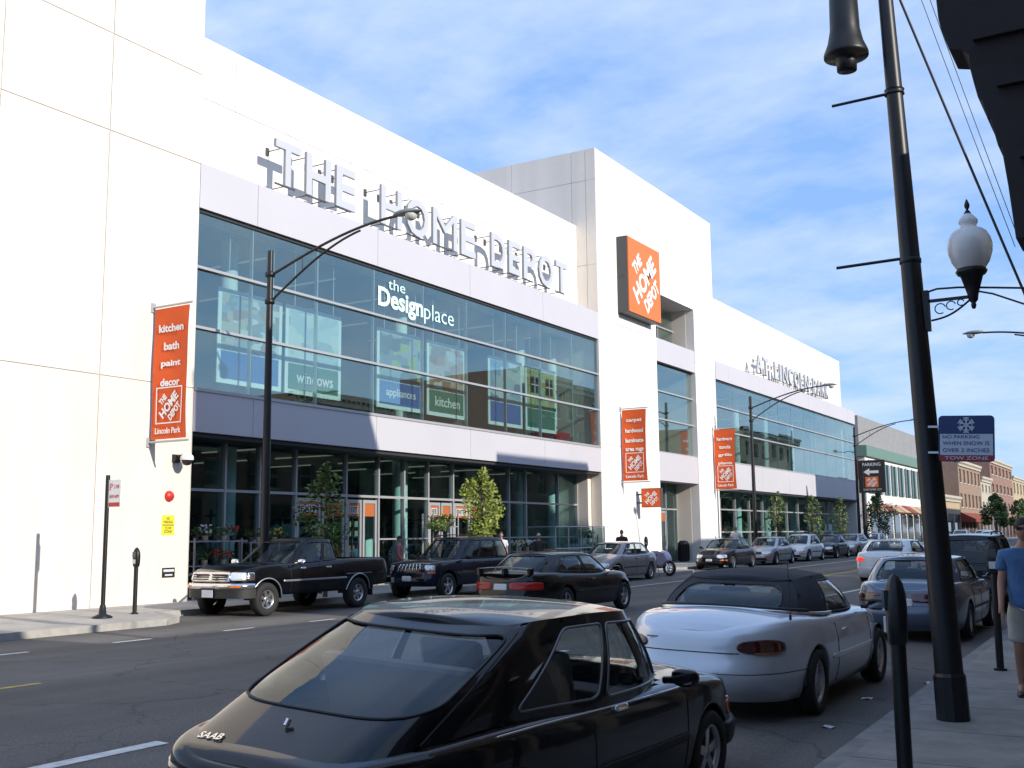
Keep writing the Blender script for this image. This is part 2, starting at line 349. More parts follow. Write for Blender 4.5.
M['polo'] = mat('polo_shirt_blue', (0.07, 0.16, 0.33), 0.85, noise=(6, 0.1), bump=(7, 1.0))
M['shorts'] = mat('shorts_cream', (0.50, 0.48, 0.43), 0.85, bump=(5, 0.5))
M['shoe'] = mat('shoe_black', (0.02, 0.02, 0.02), 0.6)
M['c_white'] = mat('cloth_white', (0.6, 0.6, 0.62), 0.85)
M['c_dark'] = mat('cloth_dark', (0.04, 0.03, 0.03), 0.85)
M['c_pink'] = mat('cloth_pink', (0.35, 0.14, 0.14), 0.85)
M['c_blue'] = mat('cloth_denim', (0.06, 0.09, 0.16), 0.85)
M['c_tan'] = mat('cloth_tan', (0.45, 0.32, 0.2), 0.85)
M['globe'] = mat('frosted_lamp_glass', (0.93, 0.92, 0.90), 0.18, coat=0.6); M['globe'].node_tree.nodes['Principled BSDF'].inputs['Transmission Weight'].default_value = 0.22; M['globe'].node_tree.nodes['Principled BSDF'].inputs['Roughness'].default_value = 0.35; M['globe'].node_tree.nodes['Principled BSDF'].inputs['IOR'].default_value = 1.12
M['globei'] = mat('globe_inner_frost', (0.50, 0.49, 0.46), 0.6)
M['s_blue'] = mat('sign_blue', (0.012, 0.04, 0.16), 0.45)
M['s_red'] = mat('sign_red', (0.35, 0.02, 0.03), 0.45)
M['s_grey'] = mat('sign_pale', (0.55, 0.62, 0.72), 0.5)
M['brick_r'] = tiled('brick_red', (0.20, 0.08, 0.055), (0.25, 0.105, 0.07), (0.30, 0.27, 0.23), 0.22, 0.075, 0.01, 'hz')
M['brick_b'] = tiled('brick_brown', (0.24, 0.14, 0.09), (0.29, 0.17, 0.115), (0.32, 0.28, 0.23), 0.22, 0.075, 0.01, 'hz')
M['brick_t'] = tiled('brick_tan', (0.42, 0.30, 0.17), (0.47, 0.34, 0.20), (0.42, 0.38, 0.3), 0.22, 0.075, 0.01, 'hz')
M['stone'] = mat('limestone_trim', (0.45, 0.41, 0.34), 0.8, noise=(2, 0.15))
M['greenm'] = mat('green_metal', (0.14, 0.24, 0.19), 0.5, 0.1)
M['greym'] = tiled('grey_ribbed_metal', (0.27, 0.265, 0.26), (0.28, 0.275, 0.27), (0.16, 0.16, 0.16), 0.6, 9.0, 0.03, 'hz', 0.6, 0)
M['winb'] = mat('window_glass_far', (0.03, 0.045, 0.055), 0.08, 0.0, 0.6)
M['awn'] = mat('awning_dull_red', (0.25, 0.05, 0.04), 0.8)
M['roof'] = mat('roof_grey', (0.15, 0.15, 0.15), 0.9)
M['dcornice'] = mat('dark_cornice', (0.025, 0.02, 0.02), 0.75, noise=(4, 0.3))

# ------------------------------------------------------------------ ground, road, pavements
def sheet(name, x0, x1, y0, y1, dz, m, label=None, skirt=0.0):
    xs = sorted(set([x0, x1] + [v for v in (-9.0, -2.6) if x0 < v < x1]))
    ys = sorted(set([y0, y1] + [v for v in (35.0, 111.0) if y0 < v < y1]))
    mb = MB(); mb.grid([[(x, y, zg(x, y)+dz) for x in xs] for y in ys], smooth=False)
    # grid winding gives +Z normals
    if skirt:
        per = [(x, y0) for x in xs] + [(x1, y) for y in ys[1:]] + [(x, y1) for x in xs[::-1][1:]] + [(x0, y) for y in ys[::-1][1:-1]]
        n = len(per); v = [(x, y, zg(x, y)+dz) for x, y in per] + [(x, y, zg(x, y)+dz-skirt) for x, y in per]
        mb.add(v, [(i, n+i, n+(i+1) % n, (i+1) % n) for i in range(n)])
    return tag(obj(name, mb, m, weld=True), kind='structure')
g = MB(); g.grid([[(x, y, -0.62 if y < 111 else -0.2) for x in (-1600, -9, 0, 1600)] for y in (-900, 35, 111, 2500)], smooth=False)
tag(obj('ground', g, M['soil']), kind='structure')
sheet('road', -19.4, -2.2, -60, 900, 0.0, M['asphalt'])
XF = -19.25
sheet('far_pavement', -36, XF-0.16, -60, 93.5, 0.13, M['concrete'], skirt=0.5)
sheet('far_pavement_beyond', -36, XF-0.16, 101.5, 900, 0.13, M['concrete'], skirt=0.5)
sheet('cross_street', -60, -19.4, 93.5, 101.5, -0.004, M['asphalt'])
def kerb(name, pts, wid=0.16, h=0.13):
    mb = MB()
    for a, b in zip(pts[:-1], pts[1:]):
        a = Vector((*a, 0)); b = Vector((*b, 0)); d = (b-a).normalized(); nrm = Vector((d.y, -d.x, 0))*wid/2
        n = max(1, int((b-a).length/12)); 
        for i in range(n):
            p = a.lerp(b, i/n); q = a.lerp(b, (i+1)/n) - d*0.012
            vs = []
            for c in (p, q):
                for sgn in (-1, 1):
                    e = c + nrm*sgn; vs += [(e.x, e.y, zg(e.x, e.y)-0.3), (e.x, e.y, zg(e.x, e.y)+h)]
            mb.add(vs, [(0, 1, 3, 2), (4, 6, 7, 5), (1, 5, 7, 3), (0, 4, 5, 1), (2, 3, 7, 6)])
    return tag(obj(name, mb, M['kerb'], fixn=True), kind='structure')
kerb('far_kerb', [(-17.55, -60), (-17.55, 15.6), (-17.9, 16.2), (XF-.08, 17.0), (XF-.08, 40.6), (-17.9, 41.3), (-17.7, 41.8), (-17.7, 44.4), (-17.9, 44.9), (XF-.08, 45.6), (XF-.08, 93.5)], 0.16, 0.132)
kerb('far_kerb_beyond', [(XF-.08, 101.5), (XF-.08, 300)])
def bump(name, poly):
    mb = MB(); n = len(poly); mb.add([(x, y, zg(x, y)+0.128) for x, y in poly], [tuple(range(n))]); return tag(obj(name, mb, M['concrete'], fixn=True), kind='structure')
bump('kerb_extension', [(-19.45, -60), (-17.62, -60), (-17.62, 15.55), (-17.95, 16.15), (-19.45, 16.95)])
bump('kerb_extension_beyond', [(-19.45, 40.65), (-17.95, 41.35), (-17.77, 41.85), (-17.77, 44.35), (-17.95, 44.85), (-19.45, 45.55)])
def near_edge(y): return -2.36 if y < 8 else max(-2.36-0.022*(y-8), -2.62)
np_ = MB(); ys_ = [-60, 8, 11, 14, 17, 20, 35, 60, 111, 400, 900]
np_.grid([[(near_edge(y)+0.07, y, zg(0, y)+0.13), (4.0, y, zg(0, y)+0.13)] for y in ys_], smooth=False)
np_.grid([[(near_edge(y)+0.07, y, zg(0, y)-0.4), (near_edge(y)+0.07, y, zg(0, y)+0.13)] for y in ys_], smooth=False)
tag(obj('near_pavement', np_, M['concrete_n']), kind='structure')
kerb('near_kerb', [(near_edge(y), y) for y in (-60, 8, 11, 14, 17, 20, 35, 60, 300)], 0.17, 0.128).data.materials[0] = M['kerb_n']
def stripe(name, x, y0, y1, wd, m, dz=0.004):
    mb = MB(); n = max(1, int((y1-y0)/10)); P = []
    for i in range(n+1):
        y = y0+(y1-y0)*i/n; P.append([(x-wd/2, y, zg(x-wd/2, y)+dz), (x+wd/2, y, zg(x+wd/2, y)+dz)])
    mb.grid(P, smooth=False); return mb
def mark(name, mbs, m): return tag(obj(name, merge(*mbs), m), kind='structure')
mark('lane_line_near', [stripe('', -7.68, -20, 6.85, 0.16, 0), stripe('', -8.05, 10.0, 15, 0.12, 0), stripe('', -8.05, 20, 25, 0.12, 0), stripe('', -8.3, 29.5, 35, 0.12, 0), stripe('', -8.3, 42, 48, 0.12, 0)], M['paint_w'])
mark('parking_line', [stripe('', -15.4, y, y+0.8, 0.11, 0) for y in (5.3, 7.75, 10.2, 12.6, 15.1, 17.5, 19.9, 22.4, 24.9, 27.4)] + [stripe('', -15.4, 31, 90, 0.11, 0)], M['paint_w'])
mark('centre_line', [stripe('', -11.92, -20, 8.7, 0.11, 0), stripe('', -11.9, 34, 90, 0.1, 0), stripe('', -11.68, 34, 90, 0.1, 0)], M['paint_y'])

# ------------------------------------------------------------------ the white store
XB, YL, YT0, YT1, YE = -21.85, 20.15, 44.28, 59.3, 91.8
ZB = 0.0
store = thing('department_store', 'large white panelled two-storey store with teal glass bands and a taller square tower', 'store', (XB, 30, 0.13))
store.location = (0, 0, 0)
def panels(mb, X, ys, zs, th=0.25, gap=0.022, face=1, jm=1):
    """panel faces at X looking +X with real open joints, backed by a joint coloured slab"""
    for i in range(len(ys)-1):
        for k in range(len(zs)-1):
            mb.box(X-th, X, ys[i]+gap/2, ys[i+1]-gap/2, zs[k]+gap/2, zs[k+1]-gap/2, 0)
    mb.box(X-th-0.1, X-0.03, ys[0]+0.03, ys[-1]-0.03, zs[0]+0.03, zs[-1]-0.03, jm)
    return mb
pm = [M['panel'], M['joint']]; pw = [M['panelw'], M['joint']]
mb = MB(); panels(mb, XB, [5.2, 8.2, 11.2, 14.2, 17.17, YL], [-0.3, 5.66, 11.81, 14.34, 18.6], 0.4)
mb.box(-40, XB-0.5, 5.2, YL-0.02, -0.3, 18.5, 0); mb.box(XB-0.5, XB-0.4, 5.2, YL, -0.3, 18.6, 0)
obj('pier_wall', mb, pm, store)
# upper recessed walls above the fascias
mb = MB(); panels(mb, -22.9, [YL, 22.4, 27.7, 33.2, 38.7, YT0], [11.0, 14.28, 16.12], 0.35); mb.box(-40, -23.3, YL, YT0, 15.7, 15.95, 1)
obj('upper_wall', mb, pw, store)
mb = MB(); panels(mb, -22.9, [YT1, 65.4, 71.6, 77.8, 84.0, YE], [11.0, 14.0, 15.95], 0.35); mb.box(-40, -23.3, YT1, YE, 15.5, 15.75, 1)
mb.box(-40, -22.92, YE-0.3, YE, -0.2, 15.9, 0)
obj('upper_wall', mb, pw, store)
# fascias with joints
def fascia(y0, y1, z0, z1, name='fascia', n=2.79, deep=1.15, off=2.2):
    mb = MB(); ys = [y0]; y = y0+off
    while y < y1-0.4: ys.append(y); y += n*2
    ys.append(y1)
    for a, b in zip(ys[:-1], ys[1:]): mb.box(XB-deep, XB, a+0.008, b-0.008, z0, z1)
    mb.box(XB-deep+0.01, XB-0.02, y0+0.02, y1-0.02, z0+0.01, z1-0.01)
    obj(name, mb, M['lilac'], store)
fascia(YL, YT0, 10.6, 11.85); fascia(YL, YT0, 4.52, 5.60)
fascia(YT1+0.05, YE, 10.55, 11.62); fascia(YT1+0.05, YE, 4.30, 5.80)
mb = MB(); mb.box(-23.6, XB-0.1, YL+0.01, YT0-0.01, 4.40, 4.515); mb.box(-23.6, XB-0.1, YT1+.06, YE-0.02, 4.18, 4.295)
obj('soffit', mb, M['dark'], store)
# tower with central glazed slot
TZ = 19.75
mb = MB()
panels(mb, XB, [YT0, 50.9], [-0.2, 5.8, 11.62, 18.25, TZ], 0.5)
panels(mb, XB, [56.2, YT1], [-0.2, 11.1, 18.25, TZ], 0.5)
mb.box(XB-0.5, XB, 50.89, 56.21, 14.05, 18.24, 0); mb.box(XB-0.5, XB, 50.89, 56.21, 18.262, TZ, 0)
obj('tower_front_wall', mb, pw, store)
mb = MB()
for a, b in ((-22.36, -21.86), (-23.1, -22.38), (-26.4, -23.12), (-30, -26.42), (-33.6, -30.02)):
    for z0, z1 in ((-0.2, 5.8), (5.82, 11.9), (11.92, 14.14), (14.16, 18.22), (18.24, TZ-0.003)): mb.box(a, b, YT0-0.003, YT0+0.3, z0, z1, 0)
mb.box(-33.6, -21.9, YT0+0.03, YT0+0.28, -0.2, TZ-0.05, 1)
mb.box(-33.6, -22.36, YT0+0.3, YT1, TZ-0.4, TZ-0.12, 1); mb.box(-33.6, -21.86, YT1-0.3, YT1-0.003, 4, TZ-0.002, 0)
mb.box(-33.6, -33.3, YT0+.3, YT1-.3, 0, TZ-0.01, 0)
obj('tower_side_wall', mb, [M['panel'], M['joint']], store)
mb = MB()   # cheeks of the slot and of the ground recesses
for q in ((-24.4, XB-0.5, 50.6, 50.9, -0.2, 14.3), (-24.4, XB-0.5, 56.2, 56.5, -0.2, 14.3), (-24.4, XB-0.5, 50.9, 56.2, 14.05, 14.3), (-24.2, -22.4, YT0-0.31, YT0-0.01, -0.2, 4.40), (-24.2, -22.4, YL+0.005, YL+0.3, -0.2, 4.4), (-24.2, -22.4, YT1+0.01, YT1+0.3, -0.2, 4.2)):
    obj('recess_wall', MB().box(*q), M['panel'], store)
fsl = MB(); fsl.box(XB-0.9, XB-0.02, 50.905, 56.195, 10.5, 11.70); fsl.box(XB-0.9, XB-0.02, 50.905, 56.195, 4.4, 5.82); obj('fascia', fsl, M['lilac'], store)
# glazing
RG = random.Random(11)
def pane(X, y0, y1, z0, z1, m='glass', name='window_pane'):
    mb = MB(); mb.box(X-0.02, X, y0+0.012, y1-0.012, z0+0.01, z1-0.01)
    a_, b_ = RG.uniform(-0.007, 0.007), RG.uniform(-0.005, 0.005)      # each pane sits a hair out of true
    mb.v = [(x_+a_*(1 if y_ > (y0+y1)/2 else -1)+b_*(1 if z_ > (z0+z1)/2 else -1), y_, z_) for x_, y_, z_ in mb.v]
    return obj(name, mb, M[m], store)
def bars_h(X, y0, y1, zs, wd=0.075, pro=0.10, name='mullion_or_shadow_gap', m='aluw'):
    mb = MB()
    for z in zs: mb.box(X-0.06, X+pro, y0, y1, z-wd/2, z+wd/2)
    return obj(name, mb, M[m], store)
GX = -21.97
cols = [YL+0.05] + [22.35+2.79*k for k in range(8)] + [YT0-0.12]
rows = [5.66, 7.33, 8.97, 10.52]
for i in range(len(cols)-1):
    for k in range(3): pane(GX, cols[i], cols[i+1], rows[k]+0.03, rows[k+1]-0.03)
bars_h(GX, YL+0.01, YT0-0.01, [7.33, 8.97]); bars_h(GX, YL+0.01, YT0-0.01, [5.645], 0.085, 0.15, 'window_sill'); bars_h(GX, YL+0.01, YT0-0.01, [10.55], 0.09, 0.03, m='dark')  # dark top bar stands in for the shadow gap above the panes
mb = MB()
for y in cols[1:-1]: mb.box(GX-0.14, GX-0.025, y-0.025, y+0.025, 5.66, 10.5)
mb.box(GX-0.1, GX+0.08, YT0-0.11, YT0-0.02, 5.61, 10.6)
obj('vertical_mullion', mb, M['alu'], store)
ZS = [5.84, 7.6, 9.0, 10.48]
wcols = [YT1+0.1] + [YT1+0.1+2.95*k for k in range(1, 11)] + [YE-0.05]
for i in range(len(wcols)-1):
    for k in range(3): pane(GX, wcols[i], wcols[i+1], ZS[k]+0.03, ZS[k+1]-0.03)
bars_h(GX, YT1+0.06, YE-0.02, [5.85, 7.6, 9.0]); bars_h(GX, YT1+.06, YE-0.02, [10.5], 0.09, 0.03, m='dark')  # the wing's shadow gap over the glass, likewise a dark bar
mb = MB()
for y in wcols[1:-1]: mb.box(GX-0.14, GX-0.025, y-0.02, y+0.02, 5.86, 10.4)
obj('vertical_mullion', mb, M['alu'], store)
# end return of the wing glass
mb = MB(); mb.box(-22.9, GX, YE-0.04, YE-0.02, 5.86, 10.5); obj('window_pane', mb, M['glass'], store)
for z0, z1 in ((5.86, 7.55), (7.6, 9.0), (9.05, 10.45)): pane(GX-0.15, 50.95, 56.15, z0, z1)
bars_h(GX-0.15, 50.91, 56.19, [5.87, 7.57, 9.02]); bars_h(GX-0.15, 50.91, 56.19, [10.46], 0.08, 0.03, m='dark')  # dark bar at the slot's head paints its shadow gap
pane(-23.15, 50.92, 54.0, 11.75, 13.95); pane(-23.15, 54.05, 56.18, 11.75, 13.95)
bars_h(-23.15, 50.92, 56.18, [12.9]); mb = MB(); mb.box(-23.21, -23.09, 54.0, 54.05, 11.72, 14.0); obj('vertical_mullion', mb, M['aluw'], store)
# ground floor storefront, bay 1
SX = -23.0; G0 = 0.13
gm = [YL+0.32, 22.41, 23.79, 25.35, 27.75, 29.45, 30.9, 32.35, 33.95, 36.35, 38.0, 39.36, 42.16, YT0-0.33]
doors = {(25.35, 27.75): 'EXIT', (27.75, 29.45): 'EXIT', (32.35, 33.95): 'ENTER', (33.95, 36.35): 'ENTER'}
mbm = MB()
for y in gm: mbm.box(SX-0.08, SX+0.09, y-0.035, y+0.035, G0, 4.40)
mbm.box(SX-0.07, SX+0.08, gm[0], gm[-1], 3.02, 3.10); 
for i in range(len(gm)-1):
    a, b = gm[i]+0.04, gm[i+1]-0.04
    pane(SX, a, b, 3.12, 4.38, 'glassg', 'storefront_pane')
    if (gm[i], gm[i+1]) in doors: continue
    pane(SX, a, b, 0.3, 3.0, 'glassg', 'storefront_pane')
    mbm.box(SX-0.06, SX+0.06, a, b, 1.62, 1.67); mbm.box(SX-0.06, SX+0.06, a, b, G0, 0.32)
obj('storefront_mullion', mbm, M['aluw'], store)
def door(y0, y1, word, X=SX, top=3.0, base=G0):
    h = (y1-y0)/2
    for k in range(2):
        a = y0+0.05+k*h; b = a+h-0.08
        d = MB(); d.box(X-0.03, X+0.05, a, a+0.09, base+0.01, top-0.06); d.box(X-0.03, X+0.05, b-0.09, b, base+0.01, top-0.06)
        d.box(X-0.03, X+0.05, a+0.09, b-0.09, top-0.17, top-0.06); d.box(X-0.03, X+0.05, a+0.09, b-0.09, base+0.01, base+0.22)
        do = obj('door', d, M['aluw'], store)
        gl_ = MB(); gl_.box(X, X+0.015, a+0.09, b-0.09, base+0.22, top-0.17); obj('door_glass', gl_, M['glassg'], do)
        hb = MB(); hb.box(X+0.07, X+0.09, b-0.17, b-0.14, base+0.85, base+1.4); hb.box(X+0.05, X+0.08, b-0.165, b-0.145, base+0.87, base+0.9); hb.box(X+0.05, X+0.08, b-0.165, b-0.145, base+1.35, base+1.38); obj('handle', hb, M['chrome'], do)
        sg = MB(); sg.box(X+0.018, X+0.026, a+0.1, b-0.1, top-0.6, top-0.18, 0)
        if k == 0:
            sg.box(X+0.027, X+0.030, a+0.16, b-0.16, top-0.52, top-0.26, 1)
            sg = merge(sg, text_mb(word, (0, 1, 0), (0, 0, 1), (X+0.0305, a+0.2, top-0.48), b-a-0.4, 0.18, 0.003, 0.02, 2))
        obj('door_sign', sg, [M['orange_d'], M['sgrey'], M['blackp']], do)
for (a, b), wd in doors.items(): door(a+0.04, b-0.04, wd)
# tower door recess
mbm = MB()
for y in (50.95, 52.3, 54.6, 56.12): mbm.box(-23.27, -23.13, y-0.035, y+0.035, 0.2, 4.4)
mbm.box(-23.27, -23.13, 50.95, 56.12, 3.0, 3.08); obj('storefront_mullion', mbm, M['aluw'], store)
pane(-23.2, 51.0, 52.25, 0.25, 2.98, 'glassg'); pane(-23.2, 54.65, 56.1, 0.25, 2.98, 'glassg')
for a, b in ((51.0, 52.25), (52.35, 54.55), (54.65, 56.1)): pane(-23.2, a, b, 3.1, 4.38, 'glassg')
door(52.35, 54.55, 'ENTER', -23.2, 3.0, 0.24)
# wing ground floor
wg = [YT1+0.32] + [YT1+0.32+2.65*k for k in range(1, 12)] + [YE-0.2]
mbm = MB()
for y in wg: mbm.box(SX-0.08, SX+0.09, y-0.035, y+0.035, 0.2, 4.2)
mbm.box(SX-0.07, SX+0.08, wg[0], wg[-1], 3.10, 3.18); mbm.box(SX-0.06, SX+0.07, wg[0], wg[-1], 1.76, 1.84); mbm.box(SX-0.06, SX+0.07, wg[0], wg[-1], 0.2, 0.5)
obj('storefront_mullion', mbm, M['aluw'], store)
for i in range(len(wg)-1):
    for z0, z1 in ((0.5, 1.76), (1.84, 3.1), (3.18, 4.2)): pane(SX, wg[i]+0.04, wg[i+1]-0.04, z0, z1, 'glassg', 'storefront_pane')
mb = MB(); mb.box(-24.0, -22.0, YE-0.45, YE-0.1, 0.1, 4.2); obj('corner_pier', mb, M['panelw'], store)
# interiors
mb = MB()
for (a, b) in ((YL, YT0), (YT1, YE)):
    mb.box(-33.3, -33.0, a+0.02, b-0.02, 0.2, 15.4, 0)
    mb.box(-33.0, -22.1, a+0.02, b-0.02, 4.90, 5.45, 0)
mb.box(-33.0, -24.4, 50.6, 50.9, 0.2, 14, 0); mb.box(-33, -24.4, 56.2, 56.5, 0.2, 14, 0); mb.box(-29, -28.8, 50.9, 56.2, 0.2, 14, 0)
mb.box(-29, -22.1, 50.91, 56.19, 4.9, 5.3, 0); mb.box(-29, -22.95, 50.91, 56.19, 10.7, 11.6, 0)
obj('interior_wall', mb, M['in_wall'], store)
mb = MB()
for (a, b) in ((YL, YT0), (YT1, YE)):
    mb.box(-33.0, -22.95, a+0.02, b-0.02, 10.7, 10.9); mb.box(-33.0, -23.1, a+0.02, b-0.02, 4.55, 4.85)
obj('ceiling', mb, M['in_ceil'], store)
mb = MB(); mb.box(-33.0, -23.1, YL+.02, YT0-.02, 0.02, 0.15); mb.box(-33.0, -23.1, YT1+.02, YE-.02, 0.1, 0.3); mb.box(-33.0, -23.9, 50.6, 56.4, 0.1, 0.26); obj('floor', mb, M['in_floor'], store)
mb = MB()
for y in (21.2, 23.4, 32.05, 40.7, 43.6, 62.3, 68.5, 74.5, 80.5, 86.5):
    z0 = 5.45; mb.cyl((-24.0, y, z0), (-24.0, y, 10.7), 0.26, n=16); mb.cyl((-24.2, y+0.3, 0.15), (-24.2, y+0.3, 4.55), 0.28, n=16)
for y in (27.7, 36.4): mb.cyl((-29.0, y, 0.15), (-29.0, y, 4.55), 0.3, n=16)
obj('interior_column', mb, M['in_col'], store)
mb = MB()
for z in (4.50, 10.62):
    for y in [YL+1.6+3.4*k for k in range(7)] + [YT1+1.6+4.2*k for k in range(7)]:
        for x in (-25.5, -29.5): mb.box(x-1.3, x+1.3, y-0.04, y+0.04, z-0.04, z)
obj('ceiling_light', mb, M['tube'], store)
# merchandise shelving seen through the ground-floor glass
random.seed(5)
cm = [mat('goods_a', (0.35, 0.10, 0.03), .7), mat('goods_b', (0.30, 0.28, 0.22), .7), mat('goods_c', (0.06, 0.12, 0.2), .7), mat('goods_d', (0.12, 0.18, 0.06), .7), M['dark']]
for y in (21.6, 24.6, 29.6, 31.4, 38.4, 41.2, 62, 66, 70, 74, 78, 82, 86):
    mb = MB()
    for z in (0.2, 0.95, 1.7, 2.4): mb.box(-29, -25.3, y-0.4, y+0.4, z, z+0.05, 4)
    for x in (-28.9, -27.1, -25.4): 
        for s_ in (-0.38, 0.34): mb.box(x, x+0.06, y+s_, y+s_+0.05, 0.15, 2.6, 4)
    for z in (0.25, 1.0, 1.75):
        x = -28.8
        while x < -25.6:
            wd = random.uniform(0.25, 0.5); mb.box(x, x+wd-0.04, y-0.36, y+0.36, z, z+random.uniform(0.25, 0.6), random.randrange(4)); x += wd
    tag(obj('shelving_unit', mb, cm), 'dark shelving unit of mixed goods inside behind the ground-floor glass', 'shelving', 'shelving units inside the store')

# big letters
LX = -22.1
def sign_letters(word_specs, z0, z1, label, cat='sign', wall=-22.9):
    t = thing('lettering_sign', label, cat, (LX, word_specs[0][1], z0)); t.location = (0, 0, 0)
    for word, ya, yb in word_specs:
        ws = {'I': 0.42, 'M': 1.35, 'W': 1.4, 'N': 1.1, 'E': 0.85, 'L': 0.82, 'T': 0.95, 'P': 0.95, 'C': 1.0, 'O': 1.15, 'A': 1.1}
        tot = sum(ws.get(c, 1.0) for c in word); gap = 0.2*(yb-ya)/tot; y = ya; k = (yb-ya-gap*(len(word)-1))/tot
        for c in word:
            wd = ws.get(c, 1.0)*k
            m1 = text_mb(c, (0, 1, 0), (0, 0, 1), (LX, y, z0), wd, z1-z0, 0.10, 0.02 if c != 'M' else 0.0)
            m1.m = [0]*len(m1.f)
            lo = obj('letter', m1, [M['letter'], M['letter_side']], t)
            me = lo.data
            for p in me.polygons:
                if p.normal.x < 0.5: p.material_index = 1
            br = MB()
            for yy in ((y+wd*0.5,) if c in 'TI' else (y+wd*0.18, y+wd*0.82)):
                for zz in ((z0+0.02, z1-0.1) if c not in 'LA' else (z0+0.02,)):
                    br.cyl((wall-0.02, yy, zz), (LX+0.01, yy, zz), 0.017, n=6)
                    br.box(wall-0.01, wall+0.05, yy-0.06, yy+0.06, zz-0.12, zz+0.12)
            br.box(LX-0.05, LX-0.01, y+wd*0.1, y+wd*0.9, z0-0.01, z0+0.04)
            obj('bracket', br, M['greybox'], lo)
            y += wd+gap
    return t
sign_letters([('THE', 23.2, 26.95), ('HOME', 28.3, 34.15), ('DEPOT', 35.3, 41.6)], 12.2, 13.55, 'large white raised letters reading THE HOME DEPOT on the upper wall of the left wing')
sign_letters([('AT', 67.3, 69.8), ('LINCOLN', 71.1, 79.3), ('PARK', 80.3, 84.6)], 11.95, 13.1, 'white raised letters reading AT LINCOLN PARK on the upper wall of the far wing')
# logo face: rotated stencil lettering
def logo_face(right, up, org, W, H, mi=1, depth=0.008, ang=40):
    """three lines turned ang degrees inside a W x H square whose lower left is org"""
    right = Vector(right); up = Vector(up); c = Vector(org)+right*W/2+up*H/2
    a = R(ang); r2 = right*math.cos(a)+up*math.sin(a); u2 = -right*math.sin(a)+up*math.cos(a)
    s = min(W, H); out_ = []
    for word, wd, ht, cx_, cy in (('THE', 0.30, 0.17, -0.06, 0.29), ('HOME', 0.84, 0.26, 0.0, 0.015), ('DEPOT', 0.56, 0.2, 0.03, -0.27)):
        o = c + r2*(cx_-wd/2)*s + u2*(cy-ht/2)*s
        m1 = text_mb(word, r2, u2, o, wd*s, ht*s, depth, 0.04, mi); out_.append(m1)
    return merge(*out_)
nz = Vector((1, 0, 0))
t = thing('box_sign', 'big square orange box sign with white diagonal lettering high on the tower', 'sign', (0, 0, 0))
mb = MB(); mb.box(XB-0.02, -21.3, 46.4, 50.2, 12.2, 15.92); mb.cyl((XB+0.25, 46.395, 14.0), (XB+0.25, 46.37, 14.0), 0.06, n=10); obj('sign_box', mb, M['greybox'], t)
mb = MB(); mb.box(-21.3, -21.24, 46.43, 50.17, 12.23, 15.89); face = logo_face((0, 1, 0), (0, 0, 1), (-21.238, 46.43, 12.2), 3.74, 3.72, 1, 0.012, 43)
obj('sign_face', merge(mb, face), [M['orange'], M['white']], t)
# banners at right angles to the wall
def banner(y, words, label, x0=XB, z0=4.18, z1=7.5, foot='Lincoln Park', sq=0):
    t = thing('vertical_banner', label, 'banner', (0, 0, 0), 0, 'orange banners on the store wall')
    xo = x0+1.36
    br = MB()
    for z in (z0-0.06, z1+0.06): br.cyl((x0-0.05, y, z), (xo+0.07, y, z), 0.03, n=8); br.box(x0-0.03, x0+0.04, y-0.06, y+0.06, z-0.12, z+0.12)
    obj('bracket', br, M['aluw'], t)
    P = []; n = 16
    def bulge(u, v): return 0.05*math.sin(u*math.pi)*math.sin(v*math.pi*1.0)*(1) + 0.012*math.sin(v*9+u*3)
    def sway(v): return -0.055*math.sin(v*math.pi)
    for back in (0, 1):
        P = []
        for j in range(n+1):
            v = j/n; row = []
            for i in range(7):
                u = i/6; row.append((x0+0.10+1.24*u + sway(v)*u, y + bulge(u, v) + (0.006 if back else -0.006), z0+(z1-z0)*v))
            P.append(row)
        if back == 0: mbc = MB(); mbc.grid(P)
        else: mbc.grid(P)
    cl = obj('banner_cloth', mbc, M['orangeb'], t)
    tx = []
    zz = z1-0.42
    for wd in words:
        wln = min(0.9, 0.135*len(wd))
        tx.append(text_mb(wd, (1, 0, 0), (0, 0, 1), (x0+0.72-wln/2, y-0.02, zz-0.2), wln, 0.2, 0.003, 0.03)); zz -= 0.46
    q = z0+0.38; L = 0.92; xx = x0+0.72-L/2
    fr = MB(); yf = y-0.022
    fr.box(xx, xx+L, yf-0.003, yf, q, q+0.03); fr.box(xx, xx+L, yf-0.003, yf, q+L-0.03, q+L); fr.box(xx, xx+0.03, yf-0.003, yf, q+0.03, q+L-0.03); fr.box(xx+L-0.03, xx+L, yf-0.003, yf, q+0.03, q+L-0.03)
    tx.append(fr); tx.append(logo_face((1, 0, 0), (0, 0, 1), (xx, yf, q), L, L, 0, 0.003, 45))
    tx.append(text_mb(foot, (1, 0, 0), (0, 0, 1), (xx, yf, z0+0.13), L, 0.15, 0.003, 0.02))
    allt = merge(*tx)
    allt.v = [(px_, py_ + bulge(min(max((px_-x0-0.1)/1.24, 0), 1), min(max((pz_-z0)/(z1-z0), 0), 1)) - 0.012 , pz_) for px_, py_, pz_ in allt.v]
    obj('banner_print', allt, M['white'], cl)
banner(18.7, ['kitchen', 'bath', 'paint', 'decor'], 'orange vertical banner reading kitchen bath paint decor on the nearest white pier')
banner(46.35, ['carpet', 'hardwood', 'laminate', 'area rugs'], 'orange vertical banner reading carpet hardwood laminate area rugs on the tower')
banner(58.45, ['hardware', 'tools', 'grills', 'plants'], 'orange vertical banner reading hardware tools grills plants on the far edge of the tower')
t = thing('projecting_sign', 'small orange and brown projecting box sign low on the tower beside the doors', 'sign', (0, 0, 0))
